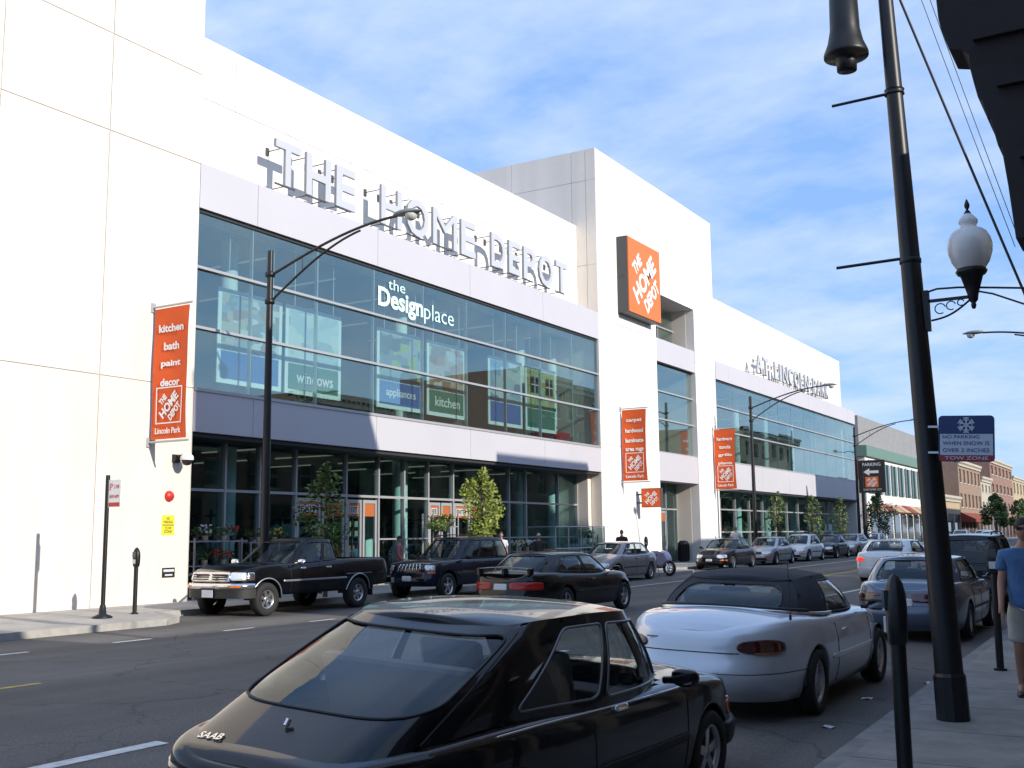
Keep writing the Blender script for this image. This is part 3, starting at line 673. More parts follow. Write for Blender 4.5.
mb = MB(); mb.box(-21.55, -20.55, 47.9, 48.15, 2.98, 3.88); mb.cyl((XB-0.02, 48.02, 3.6), (-21.5, 48.02, 3.6), 0.04); mb.cyl((XB-0.02, 48.02, 3.2), (-21.5, 48.02, 3.2), 0.04); obj('sign_box', mb, M['greybox'], t)
mb = MB(); mb.box(-21.52, -20.58, 47.89, 47.899, 3.01, 3.85); obj('sign_face', merge(mb, logo_face((1, 0, 0), (0, 0, 1), (-21.52, 47.888, 3.01), 0.94, 0.84, 1, 0.004, 42)), [M['orangeb'], M['white']], t)
# lettering on the glass
t = thing('window_lettering', 'pale lettering reading the Design place on the top row of glass', 'sign', (0, 0, 0))
dm = mat('window_vinyl', (0.62, 0.86, 0.86), 0.6)
a = text_mb('the', (0, 1, 0), (0, 0, 1), (GX+0.005, 28.65, 9.98), 0.95, 0.36, 0.01)
b = text_mb('Design', (0, 1, 0), (0, 0, 1), (GX+0.005, 28.1, 9.13), 2.55, 0.86, 0.012, 0.03)
c = text_mb('place', (0, 1, 0), (0, 0, 1), (GX+0.005, 30.72, 9.13), 1.85, 0.75, 0.01, -0.004)
obj('lettering', merge(a, b, c), dm, t)
# hanging picture banners inside the windows
pb = {'frame': mat('poster_border', (0.80, 0.88, 0.88), .6), 'blue': mat('poster_blue', (0.03, 0.13, 0.42), .6), 'green': mat('poster_green', (0.05, 0.17, 0.12), .6), 'sky': mat('poster_pale_blue', (0.38, 0.50, 0.60), .6, noise=(1.2, 0.5))}
def photo(name, cols_, sc, seed):
    m = bpy.data.materials.new(name); m.use_nodes = True; t_ = m.node_tree; b_ = t_.nodes['Principled BSDF']; b_.inputs['Roughness'].default_value = 0.6
    c_ = t_.nodes.new('ShaderNodeTexCoord'); mp_ = t_.nodes.new('ShaderNodeMapping'); mp_.inputs['Location'].default_value = (seed, seed*2, seed*3); mp_.inputs['Scale'].default_value = (1, 1, 1.8)
    t_.links.new(c_.outputs['Object'], mp_.inputs[0])
    v_ = t_.nodes.new('ShaderNodeTexVoronoi'); v_.inputs['Scale'].default_value = sc; v_.distance = 'CHEBYCHEV'; t_.links.new(mp_.outputs[0], v_.inputs['Vector'])
    s_ = t_.nodes.new('ShaderNodeSeparateXYZ'); t_.links.new(v_.outputs['Color'], s_.inputs[0])
    r_ = t_.nodes.new('ShaderNodeValToRGB'); r_.color_ramp.interpolation = 'CONSTANT'
    while len(r_.color_ramp.elements) < len(cols_): r_.color_ramp.elements.new(0.5)
    for i, cc in enumerate(cols_): r_.color_ramp.elements[i].position = i/len(cols_); r_.color_ramp.elements[i].color = (*cc, 1)
    t_.links.new(s_.outputs[0], r_.inputs[0]); t_.links.new(r_.outputs[0], b_.inputs['Base Color']); return m
ph = [photo('photo_shelves', [(.35,.25,.2), (.6,.65,.65), (.3,.38,.45), (.5,.45,.38), (.25,.3,.33)], 2.6, 3),
      photo('photo_blinds', [(.6,.68,.7), (.5,.6,.66), (.68,.72,.7), (.42,.5,.55)], 1.5, 7),
      photo('photo_sink', [(.12,.15,.18), (.2,.25,.28), (.3,.36,.4), (.10,.12,.14), (.35,.42,.12)], 1.9, 11),
      photo('photo_kitchen', [(.5,.4,.33), (.33,.17,.12), (.55,.55,.52), (.25,.22,.2), (.45,.25,.15)], 1.7, 17),
      photo('photo_bath', [(.25,.4,.6), (.4,.52,.62), (.18,.28,.42), (.5,.6,.65)], 1.4, 23),
      photo('photo_window', [(.42,.45,.2), (.35,.38,.18), (.40,.28,.13), (.45,.47,.25)], 1.2, 31)]
PX = -22.55
posters = [(21.6, 26.9-2.75+.05, 'blue', 'bath', 0), (24.35, 26.95, 'green', 'windows', 1), (28.82, 31.42, 'blue', 'appliances', 2), (31.72, 34.22, 'green', 'kitchen', 3), (35.86, 38.48, 'blue', 'bath', 4), (38.75, 41.38, 'green', 'doors', 5)]
plab = ['hanging picture banner with shelf photo over a blue band behind the leftmost upper glass', 'hanging picture banner with pale blinds photo behind the upper glass right of the leftmost one', 'hanging picture banner with blue band reading appliances behind the upper glass', 'hanging picture banner with kitchen photo and green band behind the upper glass', 'hanging picture banner with blue bathroom photo and no legible word behind the upper glass', 'hanging picture banner showing two small black windows nearest the tower behind the upper glass']
for (a, b, cc, word, k) in posters:
    t = thing('hanging_banner', plab[k], 'banner', (0, 0, 0), 0, 'picture banners hanging behind the upper glass')
    z0, z1 = 6.05, 8.78
    mb = MB(); mb.box(PX-0.03, PX, a, b, z0, z1, 0)
    for yy in (a+0.4, b-0.4): mb.cyl((PX-0.01, yy, z1), (PX-0.01, yy, 10.6), 0.01, n=5)
    obj('banner_board', mb, pb['frame'], t)
    m2 = MB(); m2.box(PX, PX+0.008, a+0.14, b-0.14, z0+0.95 if cc != 'x' else z0, z1-0.14, 0); obj('photo_print', m2, ph[k], t)
    m3 = MB(); m3.box(PX, PX+0.01, a+0.14, b-0.14, z0+0.14, z0+0.93, 0)
    if k in (2, 3, 1): m3 = merge(m3, text_mb(word, (0, 1, 0), (0, 0, 1), (PX+0.011, a+0.5, z0+0.36), b-a-0.9, 0.36, 0.005, 0.01, 1))
    obj('colour_band', m3, [pb[cc], M['white']], t)
    if k == 5:
        m4 = MB()
        for yy in (39.2, 40.45):
            m4.box(PX+0.009, PX+0.02, yy, yy+0.62, 7.65, 8.35, 0)
            m4.box(PX+0.02, PX+0.026, yy+0.29, yy+0.33, 7.65, 8.35, 1); m4.box(PX+0.02, PX+0.026, yy, yy+0.62, 7.98, 8.02, 1)
        obj('window_picture', m4, [M['blackp'], M['white']], t)
    if k == 0:
        pass
# ceiling strip above the pictures and desks inside the second storey
t = tag(obj('display_unit', MB().box(-24.3, -22.9, 41.9, 43.3, 5.46, 6.25), M['s_red']), 'dark red display cabinet behind the upper glass beside the tower', 'cabinet')

# fittings on the near pier
t = thing('security_camera', 'white dome security camera on a bracket on the near pier', 'camera', (XB, 19.6, 3.75))
mb = MB(); mb.box(-0.01, 0.06, -0.12, 0.12, -0.08, 0.12); mb.cyl((0.05, 0, 0.06), (0.38, 0, 0.10), 0.035); obj('bracket', mb, M['blackp'], t)
mb = MB(); mb.lathe((0.42, 0, -0.02), [(0.001, 0.16), (0.09, 0.15), (0.16, 0.08), (0.17, 0.0), (0.165, -0.02)], 18); obj('housing', mb, M['white'], t)
mb = MB(); mb.lathe((0.42, 0, -0.04), [(0.14, 0.0), (0.13, -0.06), (0.08, -0.12), (0.001, -0.14)], 18); obj('dome', mb, M['blackp'], t)
t = thing('alarm_bell', 'round red fire alarm bell on the near pier', 'alarm bell', (XB, 19.42, 2.8))
mb = MB(); mb.lathe((0, 0, 0), [(0.14, 0.0), (0.14, 0.03), (0.12, 0.07), (0.07, 0.10), (0.001, 0.11)], 20, 'x'); obj('gong', mb, M['red'], t)
mb = MB(); mb.box(0, 0.03, -0.08, 0.08, -0.08, 0.08); obj('back_box', mb, M['red'], t)
t = thing('warning_sign', 'small yellow sign with black writing on the near pier', 'sign', (XB, 19.42, 2.07))
mb = MB(); mb.box(0.002, 0.012, -0.2, 0.2, -0.25, 0.25); obj('plate', mb, M['yellow'], t)
mb = merge(text_mb('NO\nPARKING', (0, 1, 0), (0, 0, 1), (0.012, -0.15, 0.04), 0.3, 0.16, 0.002, 0.01, 0, 'C'), text_mb('TOW\nZONE', (0, 1, 0), (0, 0, 1), (0.012, -0.13, -0.2), 0.26, 0.16, 0.002, 0.01, 0, 'C'), MB().box(0.012, 0.014, -0.19, 0.19, -0.01, 0.01)); obj('writing', mb, M['blackp'], t)
t = thing('small_plaque', 'small dark plaque low on the near pier', 'plaque', (XB, 19.48, 0.88))
mb = MB(); mb.box(0.002, 0.02, -0.2, 0.2, -0.12, 0.12); obj('plate', mb, M['blackp'], t)
mb = MB(); mb.box(0.021, 0.025, -0.17, 0.17, 0.02, 0.08); mb.box(0.021, 0.025, -0.12, 0.12, -0.08, -0.04); obj('writing', mb, M['plate'], t)
t = thing('litter_bin', 'dark litter bin beside the tower doors', 'bin', (-22.5, 55.3, 0.25))
mb = MB(); mb.lathe((0, 0, 0), [(0.25, 0), (0.29, 0.1), (0.29, 0.85), (0.31, 0.88), (0.31, 0.95), (0.2, 1.1), (0.001, 1.12)], 18)
for k in range(12):
    a = k*math.pi/6; mb.box(0.30*math.cos(a)-0.02, 0.30*math.cos(a)+0.02, 0.30*math.sin(a)-0.02, 0.30*math.sin(a)+0.02, 0.08, 0.85)
obj('bin_body', mb, M['black'], t)

# ------------------------------------------------------------------ vehicles
def smooth(a, b, x):
    t = min(max((x-a)/(b-a), 0), 1); return t*t*(3-2*t)
def interp(pts, x):
    """smooth interpolation through (x, value) pairs (monotone cubic)"""
    if x <= pts[0][0]: return pts[0][1]
    if x >= pts[-1][0]: return pts[-1][1]
    n = len(pts)
    for i in range(n-1):
        if pts[i][0] <= x <= pts[i+1][0]: break
    def sl(j):
        if j <= 0 or j >= n-1: return 0 if False else ((pts[min(j+1, n-1)][1]-pts[max(j-1, 0)][1])/(pts[min(j+1, n-1)][0]-pts[max(j-1, 0)][0]))
        a = (pts[j][1]-pts[j-1][1])/(pts[j][0]-pts[j-1][0]); b = (pts[j+1][1]-pts[j][1])/(pts[j+1][0]-pts[j][0])
        return 0 if a*b <= 0 else 2*a*b/(a+b)
    h = pts[i+1][0]-pts[i][0]; t = (x-pts[i][0])/h
    return ((2*t**3-3*t**2+1)*pts[i][1] + (t**3-2*t**2+t)*h*sl(i) + (-2*t**3+3*t**2)*pts[i+1][1] + (t**3-t**2)*h*sl(i+1))
def half_loop(xr, xf, w, nr, nf, N=240):
    """right half of a plan outline, rear centre -> right side -> front centre (y negative = right)"""
    xc = (xr+xf)/2; P = []
    for i in range(N+1):
        t = math.pi*i/N; c, s = -math.cos(t), math.sin(t)
        n = nf if c > 0 else nr; a = (xf-xc) if c > 0 else (xc-xr)
        P.append((xc + a*math.copysign(abs(c)**(2/n), c), -w*abs(s)**(2/n)))
    return P
class Car:
    def __init__(s, sp, root, res=0.055):
        s.sp = sp; s.root = root; s.res = res
        base = half_loop(sp['xr'], sp['xf'], sp['w'], sp.get('nr', 5), sp.get('nf', 4.5), 600)
        acc = [0]
        for a, b in zip(base[:-1], base[1:]): acc.append(acc[-1]+math.hypot(b[0]-a[0], b[1]-a[1]))
        s.base = base; s.acc = acc; s.LEN = acc[-1]
        # sample arclengths
        us = []; n = int(s.LEN/res); us = [s.LEN*i/n for i in range(n+1)]
        for wx in sp['wheels']:
            ra = sp['ra']
            for k in range(15):
                x = wx - ra*math.cos(math.pi*k/14); us.append(s.u_of_x(x))
            us += [s.u_of_x(wx-ra-0.012), s.u_of_x(wx+ra+0.012)]
        us = sorted(us); o = [us[0]]
        for u in us[1:]:
            if u-o[-1] > 0.006: o.append(u)
        o[-1] = s.LEN; s.us = o
    def at(s, u):
        u = min(max(u, 0), s.LEN); lo, hi = 0, len(s.acc)-1
        while hi-lo > 1:
            m = (lo+hi)//2
            if s.acc[m] <= u: lo = m
            else: hi = m
        t = (u-s.acc[lo])/max(s.acc[hi]-s.acc[lo], 1e-9)
        a, b = s.base[lo], s.base[hi]; return a[0]+(b[0]-a[0])*t, a[1]+(b[1]-a[1])*t
    def u_of_x(s, x):
        best = None
        for i in range(len(s.base)-1):
            if s.base[i][0] <= x <= s.base[i+1][0]:
                t = (x-s.base[i][0])/max(s.base[i+1][0]-s.base[i][0], 1e-9); return s.acc[i]+(s.acc[i+1]-s.acc[i])*t
        return 0 if x < s.base[0][0] else s.LEN
    def zb(s, x):
        sp = s.sp; z = interp(sp['sill'], x) if isinstance(sp['sill'], list) else sp['sill']
        for wx in sp['wheels']:
            d = abs(x-wx)
            if d < sp['ra']: z = max(z, sp['wr'] + math.sqrt(sp['ra']**2-d*d))
        return z
    def zt(s, x): return interp(s.sp['top'], x)
    def P(s, u, z, side=1):
        """point on the body skin at arclength u (0 = rear centre) and height z"""
        sp = s.sp; x, y = s.at(u); zt = s.zt(x)
        xm = (sp['xr']+sp['xf'])/2
        if x < xm: dx = interp(sp['rearp'], z); a = xm-sp['xr']; rr = smooth(0.72, 1.0, (xm-x)/a); x2 = x + dx*rr
        else: dx = interp(sp['frontp'], z); a = sp['xf']-xm; rr = smooth(0.72, 1.0, (x-xm)/a); x2 = x - dx*rr
        dw = interp(sp['sidep'], z/zt)
        er = sp.get('er', 0.05)                # edge rounding towards the top
        t = (z-(zt-er))/er
        inset = er*(1-math.sqrt(max(1-min(max(t, 0), 1)**2, 0)))*0.9
        y2 = y*(1-(dw+inset)/sp['w'])
        x2 += inset*rr*(1 if x < xm else -1)
        y2 *= 1-sp.get('taper', 0)*smooth(-0.3, -2.2, x)
        return Vector((x2, y2*side, z))
    def N(s, u, z, side=1):
        a = s.P(u+0.01, z, side)-s.P(u-0.01, z, side); b = s.P(u, z+0.01, side)-s.P(u, z-0.01, side)
        n = a.cross(b); n.normalize(); n = -n if side < 0 else n
        # outward check
        c = Vector(((s.sp['xr']+s.sp['xf'])/2, 0, z)); p = s.P(u, z, side)
        return n if n.dot(p-c) > 0 else -n
    def crown(s, x, r):
        e = min(x-s.sp['xr'], s.sp['xf']-x)
        return s.sp.get('crown', 0.05)*(1-abs(r)**2.2)*smooth(-0.05, 0.7, e)
    def capz(s, x, y):
        # height of the body top at a point
        return s.zt(x) + s.crown(x, min(abs(y)/s.sp['w'], 1))
    def body(s, m, holes=(), name='body', inner='seat'):
        sp = s.sp; mb = MB(); er = sp.get('er', 0.05)
        rows = {1: [], -1: []}
        for side in (1, -1):
            for u in s.us:
                x, y = s.at(u); zb = s.zb(x); zt = s.zt(x); col = []
                for k in range(9): col.append(zb+(zt-er-zb)*k/8)
                for k in range(1, 6): col.append(zt-er+er*math.sin(math.pi/2*k/5))
                row = [s.P(u, z, side) for z in col]
                # inner lip of sills and arches
                p = row[0]; cx_ = p.x; q = Vector((p.x*0.985, p.y*0.86, p.z+0.0)); row = [Vector((q.x, q.y, q.z+0.02)), Vector((p.x, p.y*0.985, p.z-0.004))] + row
                rows[side].append(row)
            mb.grid(rows[side])
        R_, L_ = rows[1], rows[-1]; K = 14; P = []
        for i in range(len(s.us)):
            a, b = R_[i][-1], L_[i][-1]; row = []
            for k in range(K+1):
                r = -1+2*k/K; r = math.sin(r*math.pi/2); p = a.lerp(b, (r+1)/2); row.append(Vector((p.x, p.y, a.z+s.crown(p.x, r))))
            P.append(row)
        def skip(i, j):
            c = (P[i][j]+P[i+1][j+1])/2
            return any(h(c.x, c.y) for h in holes)
        mb.grid(P, skip=skip)
        # underside
        bo = obj(name, mb, m, s.root, fixn=True, weld=True)
        ub = MB(); zf = (sp['sill'] if not isinstance(sp['sill'], list) else min(q[1] for q in sp['sill']))
        ub.box(sp['xr']+0.55, sp['xf']-0.5, -sp['w']+0.24, sp['w']-0.24, zf-0.0, zf+0.12)
        for wx in sp['wheels']: ub.box(wx-sp['ra']-0.04, wx+sp['ra']+0.04, -sp['w']+0.27, sp['w']-0.27, zf, sp['wr']+sp['ra']+0.03)
        # wheel-arch liners
        for wx in sp['wheels']:
            for side in (1, -1):
                Q = []
                for k in range(13):
                    a_ = math.pi*k/12; rr = sp['ra']+0.012
                    Q.append([Vector((wx-rr*math.cos(a_), side*yy, sp['wr']+rr*math.sin(a_))) for yy in (sp['w']*0.95, sp['w']-0.3)])
                ub.grid(Q)
        obj('underbody', ub, M['blackp'], s.root)
        s.bodyo = bo; return bo
    def patch(s, name, u0, u1, z0, z1, m, side=1, off=0.008, rad=0.3, parent=None, ctr=False, label=None, pw=4):
        """rounded panel lying on the skin; u in metres along the outline from the rear centre (or both sides if ctr)"""
        n = 28; mb = MB(); rings = []
        def pt(a, b, o):
            u = u0+(u1-u0)*a; z = z0+(z1-z0)*b; sd = side
            if u < 0: u = -u; sd = -side
            if u > s.LEN: u = 2*s.LEN-u; sd = -side
            return s.P(u, z, sd) + s.N(u, z, sd)*o
        e = 2.0/pw
        for f, o in ((1.0, -0.004), (1.0, off*0.7), (0.96, off), (0.7, off), (0.4, off), (0.0, off)):
            ring = []
            for k in range(n):
                t = 2*math.pi*k/n; c, q = math.cos(t), math.sin(t)
                a = 0.5+0.5*f*math.copysign(abs(c)**e, c); b = 0.5+0.5*f*math.copysign(abs(q)**e, q); ring.append(pt(a, b, o))
            ring.append(ring[0]); rings.append(ring)
        mb.grid(rings); o = obj(name, mb, m, parent or s.root, weld=True, fixn=False)
        if label: o['label'] = label
        return o
    def line(s, pts, r=0.004, side=1, off=0.0005, mb=None):
        """thin seam through (u, z) points"""
        mb = mb or MB(); P = []
        for (a, b) in zip(pts[:-1], pts[1:]):
            n = max(2, int(math.hypot(b[0]-a[0], b[1]-a[1])/0.08))
            for k in range(n):
                u = a[0]+(b[0]-a[0])*k/n; z = a[1]+(b[1]-a[1])*k/n; P.append((u, z))
        P.append(pts[-1]); Q = []
        for u, z in P:
            sd = side
            if u < 0: u = -u; sd = -side
            Q.append(s.P(u, z, sd)+s.N(u, z, sd)*off)
        mb.tube(Q, r, 5); return mb
class Green:
    """greenhouse: ring between a base loop on the body and the roof edge loop"""
    def __init__(s, car, g):
        s.car = car; s.g = g; N = 300
        b = half_loop(g['bxr'], g['bxf'], g['bw'], g.get('nr', 4), g.get('nf', 4), N)
        t = half_loop(g['txr'], g['txf'], g['tw'], g.get('tnr', g.get('nr', 4)), g.get('tnf', g.get('nf', 4)), N)
        s.b = b; s.t = t; acc = [0]
        for i in range(N): 
            p = ((b[i][0]+t[i][0])/2, (b[i][1]+t[i][1])/2); q = ((b[i+1][0]+t[i+1][0])/2, (b[i+1][1]+t[i+1][1])/2)
            acc.append(acc[-1]+math.hypot(q[0]-p[0], q[1]-p[1]))
        s.acc = [a/acc[-1] for a in acc]; s.half = acc[-1]
    def taper(s, x):
        return 1-s.g.get('taper', 0)*smooth(-0.1, -1.5, x)**0.8 if s.g.get('taper') else 1.0
    def loop(s, L, u):
        side = 1
        if u < 0: u = -u; side = -1
        if u > 1: u = 2-u; side = -side
        lo, hi = 0, len(s.acc)-1
        while hi-lo > 1:
            m = (lo+hi)//2
            if s.acc[m] <= u: lo = m
            else: hi = m
        k = (u-s.acc[lo])/max(s.acc[hi]-s.acc[lo], 1e-9); a, b = L[lo], L[hi]; xx = a[0]+(b[0]-a[0])*k
        return xx, (a[1]+(b[1]-a[1])*k)*side*s.taper(xx)
    def P(s, u, v, off=0):
        bx, by = s.loop(s.b, u); tx, ty = s.loop(s.t, u); g = s.g
        zb = s.car.capz(bx, by) - 0.032 if 'bz' not in g else interp(g['bz'], bx)
        zt = interp(g['tz'], tx)
        bul = g.get('bulge', 0.02)*math.sin(math.pi*min(max(v, 0), 1))
        p = Vector((bx+(tx-bx)*v, by+(ty-by)*v, zb+(zt-zb)*v))
        c = Vector(((g['bxr']+g['bxf'])/2, 0, 0)); d = Vector((p.x-c.x, p.y*2.2, 0)); d.normalize()
        return p + d*bul + (s.N(u, v)*off if off else Vector((0, 0, 0)))
    def N(s, u, v):
        a = s.P(u+0.004, v)-s.P(u-0.004, v); b = s.P(u, min(v+0.03, 1.0))-s.P(u, v-0.03); n = a.cross(b); n.normalize()
        c = Vector(((s.g['bxr']+s.g['bxf'])/2, 0, 0.9)); return n if n.dot(s.P(u, v)-c) > 0 else -n
    def u_of(s, x, which='b'):
        L = s.b if which == 'b' else s.t
        for i in range(len(L)-1):
            if L[i][0] <= x <= L[i+1][0] and abs(L[i][1]) > 0.3*s.g['bw']:
                k = (x-L[i][0])/max(L[i+1][0]-L[i][0], 1e-9); return s.acc[i]+(s.acc[i+1]-s.acc[i])*k
        return 0.0 if x < L[0][0] else 1.0
    def build(s, cells, m_body, m_glass, m_frame, sides=(1, -1), roof_m=None, gasket=0.012, crown=0.045):
        """cells: (name or None, u0b, u1b, u0t, u1t, v0, v1, radius); tiles the full loop -1..1 outside windows"""
        body = MB(); out_ = []
        def cellpt(c, p, q, off=0):
            ub = c[1]+(c[2]-c[1])*p; ut = c[3]+(c[4]-c[3])*p
            return s.P(ub+(ut-ub)*q, q, off)
        for c in cells:
            nm = c[0]
            if nm is None:
                nu = max(2, int(abs(c[2]-c[1])*s.half/0.06)); body.grid([[cellpt(c, i/nu, j/8) for j in range(9)] for i in range(nu+1)])
                continue
            _, _, _, _, _, mg, rad = c       # mg=(left,right,bottom,top) margins in p,q
            p0, p1, q0, q1 = mg[0], 1-mg[1], mg[2], 1-mg[3]
            W = (cellpt(c, 1, .5)-cellpt(c, 0, .5)).length; H = (cellpt(c, .5, 1)-cellpt(c, .5, 0)).length
            rp, rq = min(rad/W, (p1-p0)/2), min(rad/H, (q1-q0)/2)
            inner = []; outer = []; ns = 14; nc = 6
            corners = [((p1-rp, q0+rq), -90, (1, 0)), ((p1-rp, q1-rq), 0, (1, 1)), ((p0+rp, q1-rq), 90, (0, 1)), ((p0+rp, q0+rq), 180, (0, 0))]
            for ci, ((cx_, cy), a0, oc) in enumerate(corners):
                for k in range(nc+1):
                    a = R(a0+90*k/nc); inner.append((cx_+rp*math.cos(a), cy+rq*math.sin(a)))
                    if k == nc//2: outer.append(oc)
                    elif k < nc//2:
                        # approach the corner along the previous edge
                        e = {0: (1 - rp*2*(1-k/(nc/2)), 0), 1: (1, 1-rq*2*(1-k/(nc/2))), 2: (rp*2*(1-k/(nc/2)), 1), 3: (0, rq*2*(1-k/(nc/2)))}[ci]; outer.append(e)
                    else:
                        f = (k-nc/2)/(nc/2)
                        e = {0: (1, rq*2*f), 1: (1-rp*2*f, 1), 2: (0, 1-rq*2*f), 3: (rp*2*f, 0)}[ci]; outer.append(e)
                # straight run to the next corner
                nx = corners[(ci+1) % 4]; a_end = inner[-1]; a1 = R(nx[1]); b_st = (nx[0][0]+rp*math.cos(a1), nx[0][1]+rq*math.sin(a1))
                oe = outer[-1]; on = {0: (1, 1-rq*2), 1: (rp*2, 1), 2: (0, rq*2), 3: (1-rp*2, 0)}[ci]
                for k in range(1, ns):
                    f = k/ns; inner.append((a_end[0]+(b_st[0]-a_end[0])*f, a_end[1]+(b_st[1]-a_end[1])*f)); outer.append((oe[0]+(on[0]-oe[0])*f, oe[1]+(on[1]-oe[1])*f))
            A = [cellpt(c, *q) for q in outer]; B = [cellpt(c, *q) for q in inner]
            Mi = [cellpt(c, (a[0]+b[0])/2, (a[1]+b[1])/2) for a, b in zip(outer, inner)]
            for X in (A, B, Mi): X.append(X[0])
            body.grid([A, Mi, B])
            gl = MB(); rings = []; cc = ((p0+p1)/2, (q0+q1)/2)
            for f in (1.0, 0.85, 0.65, 0.4, 0.2, 0.0):
                r_ = [cellpt(c, cc[0]+(q[0]-cc[0])*f, cc[1]+(q[1]-cc[1])*f, -0.006) for q in inner]; r_.append(r_[0]); rings.append(r_)
            gl.grid(rings); go = obj(nm, gl, m_glass, s.car.root, weld=True)
            fr = MB(); fr.tube([cellpt(c, *q, 0.001) for q in inner], gasket, 6, closed=True)
            obj('window_seal', fr, m_frame if not isinstance(m_frame, dict) else m_frame.get(nm), go); out_.append(go)
        # roof
        rf = MB(); rows = []; n = 90
        us = [i/n for i in range(n+1)]; K = 12; hc = crown
        for u in us:
            a = s.P(u, 1.0); b = s.P(-u, 1.0); row = []
            for k in range(K+1):
                r = math.sin((-1+2*k/K)*math.pi/2); p = a.lerp(b, (r+1)/2); row.append(Vector((p.x, p.y, p.z+hc*(1-abs(r)**2.4)*min(1, abs(a.y)/0.4))))
            rows.append(row)
        rf.grid(rows)
        po = obj('pillar', body, m_body, s.car.root, weld=True); ro = obj('roof', rf, roof_m or m_body, s.car.root, weld=True, fixn=True)
        return out_, po, ro
def wheel(root, x, y, r, wd, side, spokes=5, rim_m='rim', steel=False, rr=0.66):
    mb = MB(); w2 = wd/2
    mb.lathe((x, y, r), [(r*rr, -w2*0.8), (r*(rr+0.04), -w2), (r*0.93, -w2*0.98), (r*0.99, -w2*0.7), (r, 0), (r*0.99, w2*0.7), (r*0.93, w2*0.98), (r*(rr+0.04), w2), (r*rr, w2*0.8)], 32, 'y')
    wo = obj('wheel', mb, M['tyre'], root)
    o = y - side*w2*0.72; rb = MB()           # side=1 is the right side (negative y)
    sg = -side
    rb.lathe((x, y, r), [(r*rr, sg*w2*0.8), (r*(rr-0.05), sg*w2*0.82), (r*(rr-0.08), sg*w2*0.4), (r*(rr-0.1), -sg*w2*0.3)], 28, 'y')
    rb.lathe((x, y, r), [(0.001, sg*w2*0.62), (r*0.16, sg*w2*0.6), (r*0.2, sg*w2*0.45)], 16, 'y')
    for k in range(spokes):
        a = 2*math.pi*k/spokes+0.3; d = Vector((math.cos(a), 0, math.sin(a))); c = Vector((x, y+sg*w2*0.48, r))+d*r*(rr-0.05)*0.55; t_ = Vector((-math.sin(a), 0, math.cos(a)))
        rb.obox(c, d*r*(rr-0.05)*0.46, Vector((0, w2*0.12, 0)), t_*r*(0.10 if not steel else 0.2))
    obj('rim', rb, M[rim_m], wo)
    br = MB(); br.lathe((x, y, r), [(0.001, sg*w2*0.1), (r*(rr-0.1), sg*w2*0.1)], 20, 'y'); obj('brake_disc', br, M['dark'], wo)
    return wo
def mirror_(root, x, y, z, m, side, sz=1.0):
    mb = MB(); c = Vector((x, y*side*-1 if False else y, z)); sy = -1 if side == 1 else 1
    n = 14; rings = []
    for i in range(9):
        t = -math.pi/2+math.pi*i/8; rings.append([Vector((x+0.055*sz*math.sin(t)*1.0+0.0, y+sy*(0.10*sz)+0.095*sz*math.cos(t)**0.5*math.copysign(abs(math.cos(2*math.pi*k/n))**0.7, math.cos(2*math.pi*k/n)), z+0.06*sz*math.cos(t)**0.5*math.copysign(abs(math.sin(2*math.pi*k/n))**0.7, math.sin(2*math.pi*k/n)))) for k in range(n+1)])
    mb.grid(rings); mb.cyl((x+0.02, y-sy*0.06, z-0.035), (x+0.01, y+sy*0.05, z-0.02), 0.025)
    mo = obj('wing_mirror', mb, m, root)
    g_ = MB(); g_.obox((x-0.052*sz, y+sy*0.1*sz, z), (0.004, 0, 0), (0, 0.068*sz, 0), (0, 0, 0.038*sz)); obj('mirror_glass', g_, M['mirror'], mo)
def interior(root, x0, x1, w, zf, belt, seats, dash, wheel_x=None, m='seat', shelf=None):
    mb = MB(); mb.box(x0, x1, -w, w, zf, zf+0.03); mb.box(x0, x1, -w-0.03, -w, zf, belt-0.03); mb.box(x0, x1, w, w+0.03, zf, belt-0.03)
    mb.box(x0-0.02, x0, -w, w, zf, belt-0.1); mb.box(x1, x1+0.02, -w, w, zf, belt-0.12)
    obj('cabin_lining', mb, M['blackp'], root)
    for (sx, n) in seats:
        for yy in ((-w*0.5, w*0.5) if n == 2 else (0,)):
            hw = 0.24 if n == 2 else w*0.86
            sb = MB(); sb.box(sx-0.05, sx+0.45, yy-hw, yy+hw, zf+0.15, zf+0.34)
            for (za, zb_, ya) in ((zf+0.3, zf+0.86, hw),): sb.obox((sx-0.10, yy, (za+zb_)/2), (0.055, 0, 0.0), (0, ya*0.95, 0), (-0.09, 0, (zb_-za)/2))
            if n == 2: sb.obox((sx-0.22, yy, zf+0.97), (0.045, 0, 0), (0, 0.13, 0), (-0.01, 0, 0.085))
            obj('seat', sb, M[m], root, bevel=0.035)
    d = MB(); d.box(dash-0.28, dash+0.05, -w, w, belt-0.28, belt-0.06); d.obox((dash-0.2, w*0.5, belt-0.03), (0.1, 0, 0), (0, 0.2, 0), (0, 0, 0.05)); obj('dashboard', d, M['seat'], root, bevel=0.02)
    sw = MB(); c = Vector((dash-0.42, w*0.48, belt-0.04)); P = []
    for k in range(20):
        a = 2*math.pi*k/20; P.append(c+Vector((0.06*math.sin(a)*-1, 0.19*math.cos(a), 0.18*math.sin(a))))
    sw.tube(P, 0.014, 6, closed=True); sw.tube([P[0], c, P[10]], 0.02, 6); sw.cyl(c, c+Vector((0.2, 0, -0.1)), 0.025); obj('steering_wheel', sw, M['blackp'], root)

